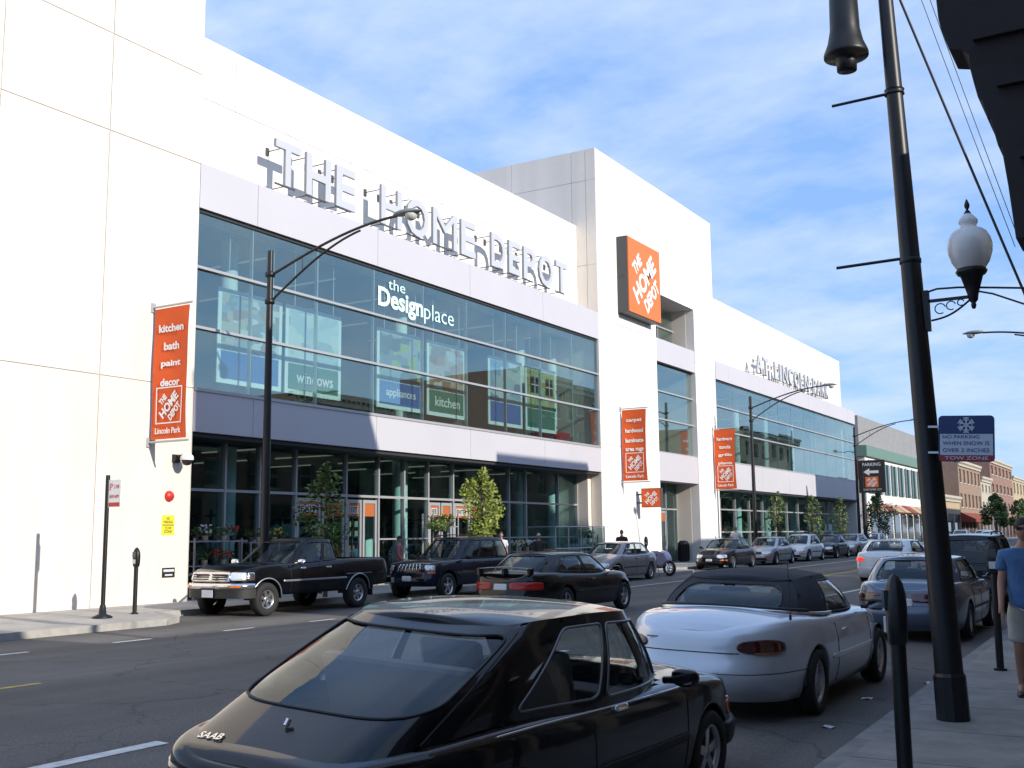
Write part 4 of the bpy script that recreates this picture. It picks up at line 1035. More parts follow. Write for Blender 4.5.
def in_loop(xr, xf, w, k=1.0):
    xc = (xr+xf)/2; a = (xf-xr)/2*k
    return lambda x, y: abs((x-xc)/a)**4 + abs(y/(w*k))**4 < 1
def car_root(name, label, x, y, heading, cat='car', group=None):
    """heading 0 = facing +Y; car space: x forward, y left"""
    return thing(name, label, cat, (x, y, zg(x, y)), math.pi/2+heading, group)
def seams(car, xs, zlo, ztop_off=0.03, r=0.0045, sides=(1, -1)):
    mb = MB()
    for sd in sides:
        for x in xs: u = car.u_of_x(x); car.line([(u, zlo), (u, car.zt(x)-ztop_off)], r, sd, mb=mb)
    return mb

def make_sedan(root, col, L=4.7, W=1.76, H=1.42, wb=2.7, detail=True, tail='taill', face='front', belt=0.93, two_door=False, glassm='cglass', res=0.08, deckz=None, spoiler=False, rear_lamps=(0.28, 0.70, 0.62, 0.80), plate=True, tnf=None, hz=0.80, lampm='head', rim='rim', grille='blackp', trim=True):
    w = W/2; xr, xf = -L/2, L/2; fx = xf-0.92; rx = fx-wb; dz = deckz or belt+0.02
    sp = dict(xr=xr, xf=xf, w=w, nr=4.6, nf=3.8, wheels=(rx, fx), wr=0.31, ra=0.37, sill=0.2, er=0.06,
        top=[(xr, dz-0.10), (xr+0.12, dz), (xr+0.9, dz+0.015), (0, belt), (fx-0.35, belt-0.01), (fx+0.3, hz+0.04), (xf-0.2, hz-0.06), (xf, hz-0.16)],
        rearp=[(0.2, 0.16), (0.3, 0.04), (0.5, 0.0), (0.6, 0.03), (0.85, 0.06), (1.0, 0.12)], frontp=[(0.2, 0.12), (0.35, 0.0), (0.5, 0.02), (0.65, 0.09), (0.8, 0.2), (0.95, 0.3)],
        sidep=[(0.15, 0.07), (0.3, 0.03), (0.55, 0.0), (0.75, 0.005), (0.88, 0.035), (1.0, 0.075)], crown=0.055)
    car = Car(sp, root, res)
    g = dict(bxr=xr+0.62, bxf=fx-0.22, bw=w-0.07, txr=xr+1.18, txf=fx-1.02, tw=w*0.73, nr=4.5, nf=3.6, tz=[(xr+1.15, H-0.06), (-0.25, H-0.035), (fx-1.0, H-0.075)], bulge=0.03)
    car.body(M[col], holes=[in_loop(g['bxr'], g['bxf'], g['bw'], 0.94)])
    G = Green(car, g); uo = G.u_of
    ra, rb_ = 0.0, 0.0
    xA, xC = fx-0.55, xr+0.95
    uA, uC = uo(xA), uo(xC); uB = uo(0.05 if not two_door else -0.25)
    d = 0.006
    uAt, uCt, uBt = uA-0.02, uC+0.02, uB
    cw = 0.025
    cells = []
    for sd in (1, -1):
        q = lambda v: v*sd
        cells += [('side_window', q(uC), q(uB), q(uCt), q(uBt), (0.05, 0.06, 0.10, 0.10), 0.05), ('side_window', q(uB), q(uA), q(uBt), q(uAt), (0.03, 0.05, 0.10, 0.10), 0.05)]
    uR, uF = uC-0.07, uA+0.05
    cells += [('rear_window', -uR, uR, -uR, uR, (0.02, 0.02, 0.06, 0.07), 0.09), ('windshield', uF, 2-uF, uF, 2-uF, (0.02, 0.02, 0.05, 0.06), 0.07)]
    for sd in (1, -1): cells += [(None, sd*uR, sd*uC, sd*uR, sd*uCt, 0, 0), (None, sd*uA, sd*uF, sd*uAt, sd*uF, 0, 0)]
    G.build(cells, M[col], M[glassm], M['blackp'])
    interior(root, g['bxr']+0.3, g['bxf']-0.2, w-0.16, 0.3, belt-0.02, [(fx-1.55, 2), (fx-2.35, 1)], g['bxf']-0.25)
    for wx in (rx, fx):
        for sd in (1, -1): wheel(root, wx, -sd*(w-0.11), 0.31, 0.19, sd, 5 if detail else 6, rim)
    Lh = car.LEN
    for sd in (1, -1):
        a, b, z0, z1 = rear_lamps
        car.patch('tail_light', a, w+0.10 if b > 0.65 else b+0.1, z0, z1, M[tail], sd, 0.012, pw=5)
        car.patch('headlight', Lh-w-0.02, Lh-0.38, hz-0.28, hz-0.12, M[lampm], sd, 0.012, pw=4)
        car.patch('indicator_light', Lh-w-0.06, Lh-0.5, hz-0.40, hz-0.34, M['amber'], sd, 0.012, pw=6)
        car.patch('door_handle', car.u_of_x(-0.15), car.u_of_x(0.02), belt-0.17, belt-0.13, M[col], sd, 0.03, pw=4)
        mirror_(root, fx-0.62, -sd*(w-0.02), belt+0.06, M[col], sd)
        if trim: car.patch('side_moulding', car.u_of_x(rx+0.42), car.u_of_x(fx-0.42), 0.50, 0.545, M['blackp'], sd, 0.014, pw=10)
    car.patch('grille', Lh-0.34, Lh+0.34, hz-0.27, hz-0.13, M[grille], 1, 0.012, pw=6)
    car.patch('air_intake', Lh-0.6, Lh+0.6, 0.26, 0.36, M['blackp'], 1, 0.008, pw=6)
    if plate:
        car.patch('number_plate', -0.16, 0.16, 0.60, 0.73, M['plate'], 1, 0.012, pw=12)
        car.patch('number_plate', Lh-0.15, Lh+0.15, 0.38, 0.49, M['plate'], 1, 0.016, pw=12)
    sm = seams(car, [rx+0.42, 0.05, fx-0.42] if not two_door else [-0.35, fx-0.42], 0.26)
    car.line([(-(w-0.14), 0.60), (w-0.14, 0.60)], 0.004, 1, mb=sm)
    obj('panel_seam', sm, M['blackp'], root)
    if spoiler:
        sb = MB(); P = []
        pts = [Vector((xr+0.28-0.10*math.cos(math.pi*k/16-math.pi/2)**2, -0.68+1.36*k/16, dz+0.10+0.035*math.sin(math.pi*k/16))) for k in range(17)]
        rows = []
        for p in pts: rows.append([p+Vector((-0.11, 0, 0.0)), p+Vector((-0.05, 0, 0.014)), p+Vector((0.06, 0, 0.0)), p+Vector((-0.05, 0, -0.010)), p+Vector((-0.11, 0, 0))])
        sb.grid(rows)
        for yy in (-0.62, 0, 0.62): sb.box(xr+0.14, xr+0.32, yy-0.025, yy+0.025, dz-0.03, dz+0.11)
        obj('spoiler', sb, M[col], root)
    return car

# ---- foreground black hatchback
def black_hatch(x, y, h):
    root = car_root('parked_car', 'nearest black three-door hatchback with a big sloping rear window at the right kerb', x, y, h)
    w = 0.845; xr, xf = -2.32, 2.32; fx, rx = 1.42, -1.13
    sp = dict(xr=xr, xf=xf, w=w, nr=5.0, nf=4.6, wheels=(rx, fx), wr=0.30, ra=0.35, sill=0.21, er=0.05,
        top=[(xr, 0.745), (xr+0.06, 0.785), (xr+0.4, 0.825), (-0.8, 0.865), (0.6, 0.85), (1.1, 0.85), (1.9, 0.79), (xf-0.08, 0.72), (xf, 0.66)],
        rearp=[(0.2, 0.12), (0.3, 0.02), (0.48, 0.0), (0.55, 0.03), (0.7, 0.035), (0.86, 0.045), (0.95, 0.1)], frontp=[(0.2, 0.10), (0.3, 0.0), (0.5, 0.0), (0.56, 0.05), (0.7, 0.09), (0.9, 0.25)],
        sidep=[(0.2, 0.06), (0.35, 0.02), (0.6, 0.0), (0.8, 0.01), (0.93, 0.03), (1.0, 0.06)], crown=0.05, taper=0.07)
    car = Car(sp, root, 0.045)
    g = dict(taper=0.14, bxr=-2.20, bxf=1.12, bw=w-0.045, txr=-0.90, txf=0.60, tw=0.665, nr=4.8, nf=3.6, tnr=5.5, tnf=4.5, bulge=0.035,
        tz=[(-0.95, 1.335), (-0.6, 1.375), (-0.1, 1.385), (0.4, 1.365), (0.62, 1.335)])
    car.body(M['p_black'], holes=[in_loop(g['bxr']+0.34, g['bxf']-0.03, g['bw']-0.03)])
    G = Green(car, g); uo = G.u_of
    u1, u2, u3 = uo(-1.17), uo(-0.20), uo(0.90); uR = uo(-1.72)
    cells = []
    for sd in (1, -1):
        cells += [('quarter_window', sd*u1, sd*u2, sd*(u1+0.03), sd*(u2-0.02), (0.07, 0.05, 0.12, 0.12), 0.06), ('side_window', sd*u2, sd*u3, sd*(u2-0.02), sd*(u3-0.015), (0.045, 0.05, 0.12, 0.12), 0.04)]
        cells += [(None, sd*(uR-0.02), sd*u1, sd*(uR+0.0), sd*(u1+0.03), 0, 0), (None, sd*u3, sd*(u3+0.055), sd*(u3-0.015), sd*(u3+0.055), 0, 0)]
    cells += [('rear_window', -(uR-0.02), uR-0.02, -uR, uR, (0.06, 0.06, 0.32, 0.08), 0.12), ('windshield', u3+0.055, 2-u3-0.055, u3+0.055, 2-u3-0.055, (0.015, 0.015, 0.05, 0.08), 0.06)]
    G.build(cells, M['p_black'], M['cglass'], {'rear_window': M['blackp'], 'windshield': M['blackp'], 'quarter_window': M['alu_d'], 'side_window': M['alu_d']}, gasket=0.009, crown=0.035)
    # sunroof outline
    mb = MB(); 
    interior(root, -1.60, 0.95, w-0.20, 0.28, 0.84, [(0.0, 2), (-0.95, 1)], 0.85, m='seatg')
    sh = MB(); sh.box(-1.88, -1.25, -0.58, 0.58, 0.72, 0.75); sh.box(-1.6, -1.42, -0.1, 0.12, 0.75, 0.79, 1); obj('parcel_shelf', sh, [M['seatg'], M['red']], root)
    hp = MB()                                           # grab box behind the seats
    for wx in (rx, fx):
        for sd in (1, -1): wheel(root, wx, -sd*(w-0.11), 0.30, 0.19, sd, 5)
    Lh = car.LEN
    for sd in (1, -1):
        car.patch('tail_light', 0.40, w+0.12, 0.56, 0.69, M['taill'], sd, 0.012, pw=6)
        car.patch('indicator_light', w-0.14, w+0.12, 0.56, 0.69, M['amber'], sd, 0.016, pw=6)
        car.patch('headlight', Lh-0.78, Lh-0.40, 0.50, 0.62, M['head'], sd, 0.012)
        car.patch('corner_light', Lh-1.05, Lh-0.81, 0.50, 0.62, M['amber'], sd, 0.012)
        mirror_(root, 0.66, -sd*(w+0.005), 0.935, M['p_black'], sd, 1.0)
        hd = car.patch('door_handle', car.u_of_x(-0.06), car.u_of_x(0.10), 0.795, 0.825, M['chrome'], sd, 0.022, pw=6)
        car.patch('side_moulding', car.u_of_x(rx+0.42), car.u_of_x(fx-0.42), 0.47, 0.52, M['blackp'], sd, 0.014, pw=12)
        mb = MB(); P = []
        for k in range(30):
            xx = -1.25+k*2.15/29; u = car.u_of_x(xx); z = car.zt(xx)-0.028; P.append(car.P(u, z, sd)+car.N(u, z, sd)*0.004)
        mb.tube(P, 0.008, 6); obj('waist_trim', mb, M['chrome'], root)
        car.patch('bumper', 0.0, 1.15, 0.34, 0.50, M['blackp'], sd, 0.05, pw=14); car.patch('bumper', Lh-1.2, Lh, 0.32, 0.48, M['blackp'], sd, 0.05, pw=14)
        car.patch('side_repeater', car.u_of_x(fx+0.45), car.u_of_x(fx+0.54), 0.60, 0.635, M['amber'], sd, 0.01)
    car.patch('grille', Lh-0.36, Lh+0.36, 0.50, 0.62, M['blackp'], 1, 0.012); car.patch('number_plate', -0.26, 0.26, 0.53, 0.67, M['plate'], 1, 0.01, pw=12)
    sm = seams(car, [-0.32, 0.98], 0.26); car.line([(-(w-0.06), 0.56), (w-0.06, 0.56)], 0.004, 1, mb=sm)
    for sd in (1, -1):                                  # hatch shut lines running up beside the rear window
        P = [G.P(sd*(uR-0.015), v, 0.001) for v in [0.06+0.86*k/12 for k in range(13)]]; sm.tube(P, 0.005, 5)
    obj('panel_seam', sm, M['blackp'], root)
    # hatch glass: washer and wiper, name on the hatch
    wp = MB(); a = G.P(0, 0.2, 0.012); wp.cyl(a, a+Vector((0.02, 0, 0.03)), 0.014); obj('washer_jet', wp, M['chrome'], root)
    tx = MB()
    a0 = G.P(-0.12, 0.05, 0.004)
    n_ = G.N(-0.12, 0.05); rt = Vector((0, -1, 0)); up = n_.cross(rt).normalized(); up = up if up.z > 0 else -up
    e = G.P(-uR*0.56, 0.03, 0.006); n2 = G.N(-uR*0.48, 0.045); rt = Vector((0, -1, 0)); rt = (rt-n2*rt.dot(n2)).normalized(); up = n2.cross(rt).normalized()
    obj('name_badge', text_mb('SAAB', rt, up, e, 0.17, 0.05, 0.003, 0.02), M['chrome'], root)
    an = MB(); an.cyl((0.9, -0.7, 0.93), (0.62, -0.72, 1.0), 0.004); 
    return root
bh = black_hatch(-3.92, 6.36, R(-1.5)); bh.scale = (1.05, 1.03, 1.01); bh.rotation_euler.x = R(3.0)

# ---- silver convertible with a black soft top
def convertible(x, y, h):
    root = car_root('parked_car', 'ice silver convertible with a raised black soft top parked ahead of the nearest black hatchback', x, y, h)
    w = 0.885; xr, xf = -2.44, 2.44; fx, rx = 1.50, -1.20
    sp = dict(xr=xr, xf=xf, w=w, nr=3.6, nf=3.2, wheels=(rx, fx), wr=0.32, ra=0.365, sill=0.21, er=0.075,
        top=[(xr, 0.85), (xr+0.06, 0.90), (xr+0.3, 0.935), (-1.4, 0.975), (-0.6, 0.955), (0.4, 0.93), (1.0, 0.92), (1.9, 0.80), (xf-0.1, 0.68), (xf, 0.6)],
        rearp=[(0.2, 0.22), (0.3, 0.07), (0.42, 0.0), (0.52, 0.0), (0.6, 0.045), (0.8, 0.07), (0.95, 0.16)], frontp=[(0.2, 0.15), (0.35, 0.0), (0.5, 0.03), (0.7, 0.14), (0.9, 0.34)],
        sidep=[(0.15, 0.09), (0.3, 0.035), (0.5, 0.0), (0.65, 0.0), (0.8, 0.02), (0.92, 0.05), (1.0, 0.09)], crown=0.06)
    car = Car(sp, root, 0.045)
    g = dict(bxr=-1.52, bxf=1.18, bw=w-0.10, txr=-0.98, txf=0.36, tw=0.60, nr=4.2, nf=3.4, tz=[(-1.0, 1.27), (-0.6, 1.325), (0.0, 1.33), (0.4, 1.29)], bulge=0.05)
    car.body(M['p_silverb'], holes=[in_loop(g['bxr']+0.12, g['bxf']-0.05, g['bw']-0.04)])
    G = Green(car, g); uo = G.u_of
    uA, uB = uo(0.92), uo(-0.72); cells = []
    for sd in (1, -1):
        cells += [('side_window', sd*uB, sd*uA, sd*(uB+0.06), sd*(uA-0.02), (0.05, 0.04, 0.06, 0.14), 0.06)]
    uR = uo(-1.30); 
    for sd in (1, -1): cells += [(None, sd*uR, sd*uB, sd*uR, sd*(uB+0.06), 0, 0)]
    cells += [('rear_window', -uR, uR, -uR, uR, (0.12, 0.12, 0.08, 0.12), 0.13)]
    G.build(cells, M['softtop'], M['cglass'], M['blackp'], roof_m=M['softtop'], gasket=0.008, crown=0.05)
    G.build([('windshield', uA+0.02, 2-uA-0.02, uA, 2-uA, (0.015, 0.015, 0.05, 0.05), 0.05), (None, uA, uA+0.02, uA-0.02, uA, 0, 0), (None, -uA, -uA-0.02, -uA+0.02, -uA, 0, 0)], M['p_silverb'], M['cglass'], M['blackp'], roof_m=M['softtop'], crown=0.046)
    # bow seam over the top and the well rail with bright strip
    mb = MB(); P = [car.P(car.u_of_x(0), 0.9, 1)]
    rail = []
    for k in range(61):
        u = -uo(-0.5)+2*uo(-0.5)*k/60; q = G.P(u, 0.0); rail.append(Vector((q.x-0.015 if abs(u) < uR else q.x, q.y*1.02, q.z+0.022)))
    mb.tube(rail, 0.016, 6); obj('top_well_rail', mb, M['chrome'], root)
    m3 = MB(); m3.tube([p+Vector((0.02, 0, 0.02)) for p in rail[12:-12]], 0.022, 6); obj('top_well_seal', m3, M['blackp'], root)
    sb = MB(); sb.tube([G.P(uR*1.0*k/10*1.0, 1.0, 0.004) for k in range(-10, 11)], 0.007, 5)
    for sd in (1, -1): sb.tube([G.P(sd*uR, v, 0.002) for v in [k/8 for k in range(9)]], 0.006, 5)
    obj('roof_seam', sb, M['softtop'], root)
    interior(root, -1.2, 1.0, w-0.2, 0.3, 0.9, [(-0.05, 2), (-0.85, 1)], 0.85)
    for wx in (rx, fx):
        for sd in (1, -1): wheel(root, wx, -sd*(w-0.11), 0.32, 0.2, sd, 6)
    Lh = car.LEN
    for sd in (1, -1):
        car.patch('tail_light', 0.44, 1.02, 0.655, 0.79, M['taill'], sd, 0.012, pw=2.5)
        car.patch('reversing_light', 0.60, 0.92, 0.652, 0.675, M['amber_d'], sd, 0.016, pw=2.6)
        car.patch('headlight', Lh-0.85, Lh-0.42, 0.55, 0.66, M['head'], sd, 0.012, pw=3)
        car.patch('door_handle', car.u_of_x(-0.28), car.u_of_x(-0.12), 0.74, 0.775, M['p_silverb'], sd, 0.02)
        car.patch('side_moulding', car.u_of_x(rx+0.45), car.u_of_x(fx-0.45), 0.50, 0.55, M['p_silverb'], sd, 0.016, pw=12)
        mirror_(root, 0.78, -sd*(w-0.01), 0.97, M['blackp'], sd, 1.1)
    car.patch('number_plate', -0.16, 0.16, 0.36, 0.50, M['plate'], 1, 0.012, pw=12)
    sm = seams(car, [-0.52, 0.98], 0.26)
    u0 = 0.74
    car.line([(-0.46, 0.665), (0.46, 0.665)], 0.006, 1, mb=sm)
    for sd in (1, -1): car.line([(0.05, 0.48), (1.25, 0.48), (1.8, 0.47)], 0.004, sd, mb=sm)
    obj('panel_seam', sm, M['blackp'], root)
    bd = MB(); bd.box(xr+0.075, xr+0.09, -0.05, 0.05, 0.77, 0.79); bd.box(xr+0.085, xr+0.10, 0.3, 0.42, 0.775, 0.79); obj('name_badge', bd, M['chrome'], root)
    root.scale = (1.05, 1.10, 1.04); root.rotation_euler.x = R(1.5)
    an = MB(); q = car.P(car.u_of_x(-1.75), 0.9, 1); an.cyl((-1.72, -0.74, 0.95), (-1.72, -0.74, 1.0), 0.012); an.cyl((-1.72, -0.74, 1.0), (-1.78, -0.74, 1.5), 0.0035, n=5); obj('aerial', an, M['blackp'], root)
convertible(-4.22, 12.85, R(0.3))

# ---- black pickup
def pickup(x, y, h):
    root = car_root('parked_pickup', 'black extended-cab pickup truck with chrome bumper parked nearest the white pier', x, y, h, 'pickup')
    w = 0.94; xr, xf = -2.72, 2.72; fx, rx = 1.86, -1.32
    sp = dict(xr=xr, xf=xf, w=w, nr=9, nf=5.5, wheels=(rx, fx), wr=0.37, ra=0.45, sill=[(-2.7, 0.55), (-1.7, 0.52), (-0.8, 0.45), (1.2, 0.45), (2.3, 0.5), (2.7, 0.5)], er=0.04,
        top=[(xr, 1.20), (-0.80, 1.20), (-0.6, 1.19), (1.1, 1.13), (1.35, 1.13), (2.2, 1.08), (xf-0.15, 1.02), (xf, 0.96)],
        rearp=[(0.5, 0.02), (0.7, 0.0), (1.2, 0.01)], frontp=[(0.4, 0.06), (0.6, 0.03), (0.8, 0.03), (0.95, 0.06), (1.1, 0.16)],
        sidep=[(0.4, 0.04), (0.55, 0.01), (0.72, 0.0), (0.8, 0.015), (0.92, 0.04), (1.0, 0.06)], crown=0.04)
    car = Car(sp, root, 0.07)
    g = dict(bxr=-0.72, bxf=1.22, bw=w-0.07, txr=-0.58, txf=0.42, tw=0.68, nr=7, nf=4.5, tz=[(-0.6, 1.66), (-0.1, 1.69), (0.45, 1.655)], bulge=0.02)
    car.body(M['p_black'], holes=[in_loop(g['bxr']+0.05, g['bxf']-0.04, g['bw']-0.03), lambda a, b: -2.60 < a < -0.86 and abs(b) < 0.82])
    bt = MB(); bt.box(-2.62, -0.84, -0.83, 0.83, 0.75, 0.78); bt.box(-2.62, -0.84, -0.84, -0.81, 0.75, 1.2); bt.box(-2.62, -0.84, 0.81, 0.84, 0.75, 1.2); bt.box(-0.87, -0.84, -0.83, 0.83, 0.75, 1.21); bt.box(-2.64, -2.6, -0.83, 0.83, 0.75, 1.2)
    obj('load_bed', bt, M['p_black'], root)
    G = Green(car, g); uo = G.u_of
    u1, u2, u3 = uo(-0.62), uo(0.02), uo(0.98); cells = []
    for sd in (1, -1): cells += [('side_window', sd*u1, sd*u2, sd*(u1+0.01), sd*(u2-0.01), (0.08, 0.06, 0.06, 0.14), 0.04), ('side_window', sd*u2, sd*u3, sd*(u2-0.01), sd*(u3-0.01), (0.04, 0.05, 0.06, 0.14), 0.04), (None, sd*(u1-0.03), sd*u1, sd*(u1-0.02), sd*(u1+0.01), 0, 0), (None, sd*u3, sd*(u3+0.04), sd*(u3-0.01), sd*(u3+0.04), 0, 0)]
    cells += [('rear_window', -u1+0.03, u1-0.03, -u1+0.02, u1-0.02, (0.08, 0.08, 0.1, 0.14), 0.05), ('windshield', u3+0.04, 2-u3-0.04, u3+0.04, 2-u3-0.04, (0.015, 0.015, 0.04, 0.08), 0.05)]
    G.build(cells, M['p_black'], M['cglass'], M['blackp'], crown=0.04)
    interior(root, -0.6, 1.05, w-0.16, 0.55, 1.1, [(0.1, 2)], 0.95)
    for wx in (rx, fx):
        for sd in (1, -1): wheel(root, wx, -sd*(w-0.13), 0.37, 0.24, sd, 6, rr=0.56)
    Lh = car.LEN
    for sd in (1, -1):
        car.patch('headlight', Lh-0.94, Lh-0.58, 0.80, 0.97, M['head'], sd, 0.02, pw=6)
        car.patch('corner_light', Lh-1.15, Lh-0.955, 0.80, 0.97, M['chrome'], sd, 0.02, pw=6)
        car.patch('indicator_light', Lh-0.80, Lh-0.55, 0.655, 0.70, M['amber'], sd, 0.09, pw=6)
        car.patch('wheel_arch_trim', car.u_of_x(rx-0.5), car.u_of_x(rx+0.5), 0.84, 0.85, M['chrome'], sd, 0.004)
        tr = MB()
        for wx in (rx, fx):
            P = []
            for k in range(15):
                a = math.pi*k/14; xx = wx-0.46*math.cos(a); zz = 0.37+0.46*math.sin(a); u = car.u_of_x(xx); P.append(car.P(u, max(zz, 0.45), sd)+car.N(u, max(zz, 0.45), sd)*0.006)
            tr.tube(P, 0.016, 6)
        obj('arch_moulding', tr, M['alu'], root)
        car.patch('side_moulding', car.u_of_x(rx+0.48), car.u_of_x(fx-0.48), 0.735, 0.775, M['alu'], sd, 0.014, pw=12)
        for xx in (-0.18, 0.72): car.patch('door_handle', car.u_of_x(xx-0.1), car.u_of_x(xx+0.08), 1.0, 1.04, M['chrome'], sd, 0.025)
        mirror_(root, 0.92, -sd*(w-0.0), 1.17, M['chrome'], sd, 1.1)
        mf = MB(); mf.box(rx-0.54, rx-0.52, min(-sd*0.72, -sd*0.93), max(-sd*0.72, -sd*0.93), 0.28, 0.62); obj('mud_flap', mf, M['blackp'], root)
    car.patch('grille_surround', Lh-0.58, Lh+0.58, 0.775, 0.985, M['chrome'], 1, 0.02, pw=10)
    gr = MB()
    for z in (0.815, 0.865, 0.915): 
        for a, b in ((-0.50, -0.06), (0.06, 0.50)): gr.box(xf-0.06, xf+0.0, a, b, z, z+0.028)
    obj('grille', gr, M['blackp'], root)
    bm_ = MB(); P = []
    for k in range(25):
        u = Lh-1.12+2.24*k/24; sd = 1; uu = u if u <= Lh else 2*Lh-u; sd = 1 if u <= Lh else -1; q = car.P(uu, 0.62, sd)+car.N(uu, 0.62, sd)*0.07; P.append(q)
    bm_.grid([[p+Vector((0, 0, a)) if b == 0 else p*(1-0.0)+Vector((-0.06, 0, a)) for a, b in ((0.12, 1), (0.12, 0), (0.0, 0), (0.0, 1))] for p in P]); obj('bumper', bm_, M['chrome'], root)
    bl = MB(); bl.grid([[p+Vector((-0.02, 0, a)) for a in (0.0, -0.10, -0.2)] for p in P]); obj('valance', bl, M['blackp'], root)
    pl = MB(); pl.box(xf+0.06, xf+0.075, -0.16, 0.16, 0.44, 0.60); obj('number_plate', pl, M['plate'], root)
    sm = seams(car, [-0.75, 0.12, 1.12], 0.47); obj('panel_seam', sm, M['blackp'], root)
    rb = MB(); rb.box(xr-0.14, xr-0.01, -0.85, 0.85, 0.55, 0.68); obj('rear_bumper', rb, M['chrome'], root)
pickup(-18.28, 20.2, R(180))

# ---- dark blue off-roader
def suv(name, label, x, y, h, col, slots=True, L=4.5, tail='taill', H=1.73, w=0.89, group=None, lamp='head'):
    root = car_root(name, label, x, y, h, 'suv', group)
    xr, xf = -L/2, L/2; fx, rx = L/2-0.78, -L/2+1.02
    sp = dict(xr=xr, xf=xf, w=w, nr=7, nf=5.5, wheels=(rx, fx), wr=0.355, ra=0.43, sill=0.36, er=0.05,
        top=[(xr, 1.05), (xr+0.2, 1.09), (0, 1.08), (0.7, 1.07), (1.6, 1.03), (xf-0.12, 0.98), (xf, 0.92)],
        rearp=[(0.35, 0.0), (0.6, 0.0), (0.66, 0.06), (1.1, 0.08)], frontp=[(0.35, 0.06), (0.45, 0.0), (0.6, 0.0), (0.66, 0.06), (0.95, 0.1), (1.05, 0.2)],
        sidep=[(0.3, 0.05), (0.45, 0.01), (0.65, 0.0), (0.85, 0.02), (1.0, 0.06)], crown=0.04)
    car = Car(sp, root, 0.07)
    g = dict(bxr=xr+0.14, bxf=0.92, bw=w-0.06, txr=xr+0.42, txf=0.18, tw=0.68, nr=7, nf=4.5, tz=[(xr+0.4, H-0.09), (-0.8, H-0.05), (0.2, H-0.08)], bulge=0.015)
    car.body(M[col], holes=[in_loop(g['bxr']+0.06, g['bxf']-0.04, g['bw']-0.03)])
    G = Green(car, g); uo = G.u_of
    u0, u1, u2, u3 = uo(xr+0.34), uo(rx+0.12), uo(-0.08), uo(0.70); cells = []
    for sd in (1, -1):
        cells += [('quarter_window', sd*u0, sd*u1, sd*(u0+0.01), sd*u1, (0.08, 0.05, 0.06, 0.12), 0.04), ('side_window', sd*u1, sd*u2, sd*u1, sd*u2, (0.05, 0.05, 0.06, 0.12), 0.04), ('side_window', sd*u2, sd*u3, sd*u2, sd*(u3-0.01), (0.05, 0.05, 0.06, 0.12), 0.04),
            (None, sd*(u0-0.03), sd*u0, sd*(u0-0.02), sd*(u0+0.01), 0, 0), (None, sd*u3, sd*(u3+0.04), sd*(u3-0.01), sd*(u3+0.04), 0, 0)]
    cells += [('rear_window', -u0+0.03, u0-0.03, -u0+0.02, u0-0.02, (0.06, 0.06, 0.08, 0.12), 0.06), ('windshield', u3+0.04, 2-u3-0.04, u3+0.04, 2-u3-0.04, (0.015, 0.015, 0.05, 0.08), 0.05)]
    G.build(cells, M[col], M['cglassd'], M['blackp'], crown=0.035)
    interior(root, xr+0.35, 0.8, w-0.16, 0.5, 1.05, [(-0.15, 2), (-1.0, 1)], 0.7)
    rr = MB()
    for yy in (-0.56, 0.56):
        rr.tube([(xr+0.55, yy, H-0.05), (xr+0.6, yy, H+0.01), (-0.9, yy, H+0.03), (-0.1, yy, H+0.01), (-0.02, yy, H-0.04)], 0.016, 6)
    obj('roof_rack', rr, M['blackp'], root)
    for wx in (rx, fx):
        for sd in (1, -1): wheel(root, wx, -sd*(w-0.12), 0.355, 0.23, sd, 5)
    Lh = car.LEN
    for sd in (1, -1):
        car.patch('headlight', Lh-0.86, Lh-0.55, 0.78, 0.93, M[lamp], sd, 0.014, pw=5); car.patch('indicator_light', Lh-0.86, Lh-0.62, 0.70, 0.76, M['amber'], sd, 0.014, pw=6)
        car.patch('tail_light', w-0.18, w+0.08, 0.72, 1.02, M[tail], sd, 0.014, pw=6)
        car.patch('side_moulding', car.u_of_x(rx+0.46), car.u_of_x(fx-0.46), 0.60, 0.70, M['blackp'], sd, 0.014, pw=12)
        mirror_(root, 0.66, -sd*(w-0.0), 1.13, M['blackp'], sd, 1.15)
        for xx in (-0.75, 0.12): car.patch('door_handle', car.u_of_x(xx-0.1), car.u_of_x(xx+0.06), 0.96, 1.0, M['blackp'], sd, 0.02)
    if slots:
        for k in range(7):
            c = Lh+(k-3)*0.125; car.patch('grille_slot', c-0.043, c+0.043, 0.76, 0.96, M['chrome'], 1, 0.014, pw=4)
            car.patch('grille_opening', c-0.022, c+0.022, 0.78, 0.94, M['blackp'], 1, 0.018, pw=4)
    else: car.patch('grille', Lh-0.5, Lh+0.5, 0.78, 0.93, M['blackp'], 1, 0.014)
    car.patch('number_plate', Lh-0.15, Lh+0.15, 0.5, 0.62, M['plate'], 1, 0.03, pw=12); car.patch('number_plate', -0.15, 0.15, 0.8, 0.93, M['plate'], 1, 0.014, pw=12)
    sm = seams(car, [rx+0.46, -0.05, 0.85], 0.38); obj('panel_seam', sm, M['blackp'], root)
    return root
suv('parked_car', 'dark blue off-roader with a slotted grille parked behind the black pickup', -18.2, 26.9, R(180), 'p_navy')
suv('parked_car', 'dark off-roader parked ahead of the slate blue sedan at the right kerb', -4.15, 29.2, R(0), 'p_black2', slots=False, L=4.6, H=1.80)

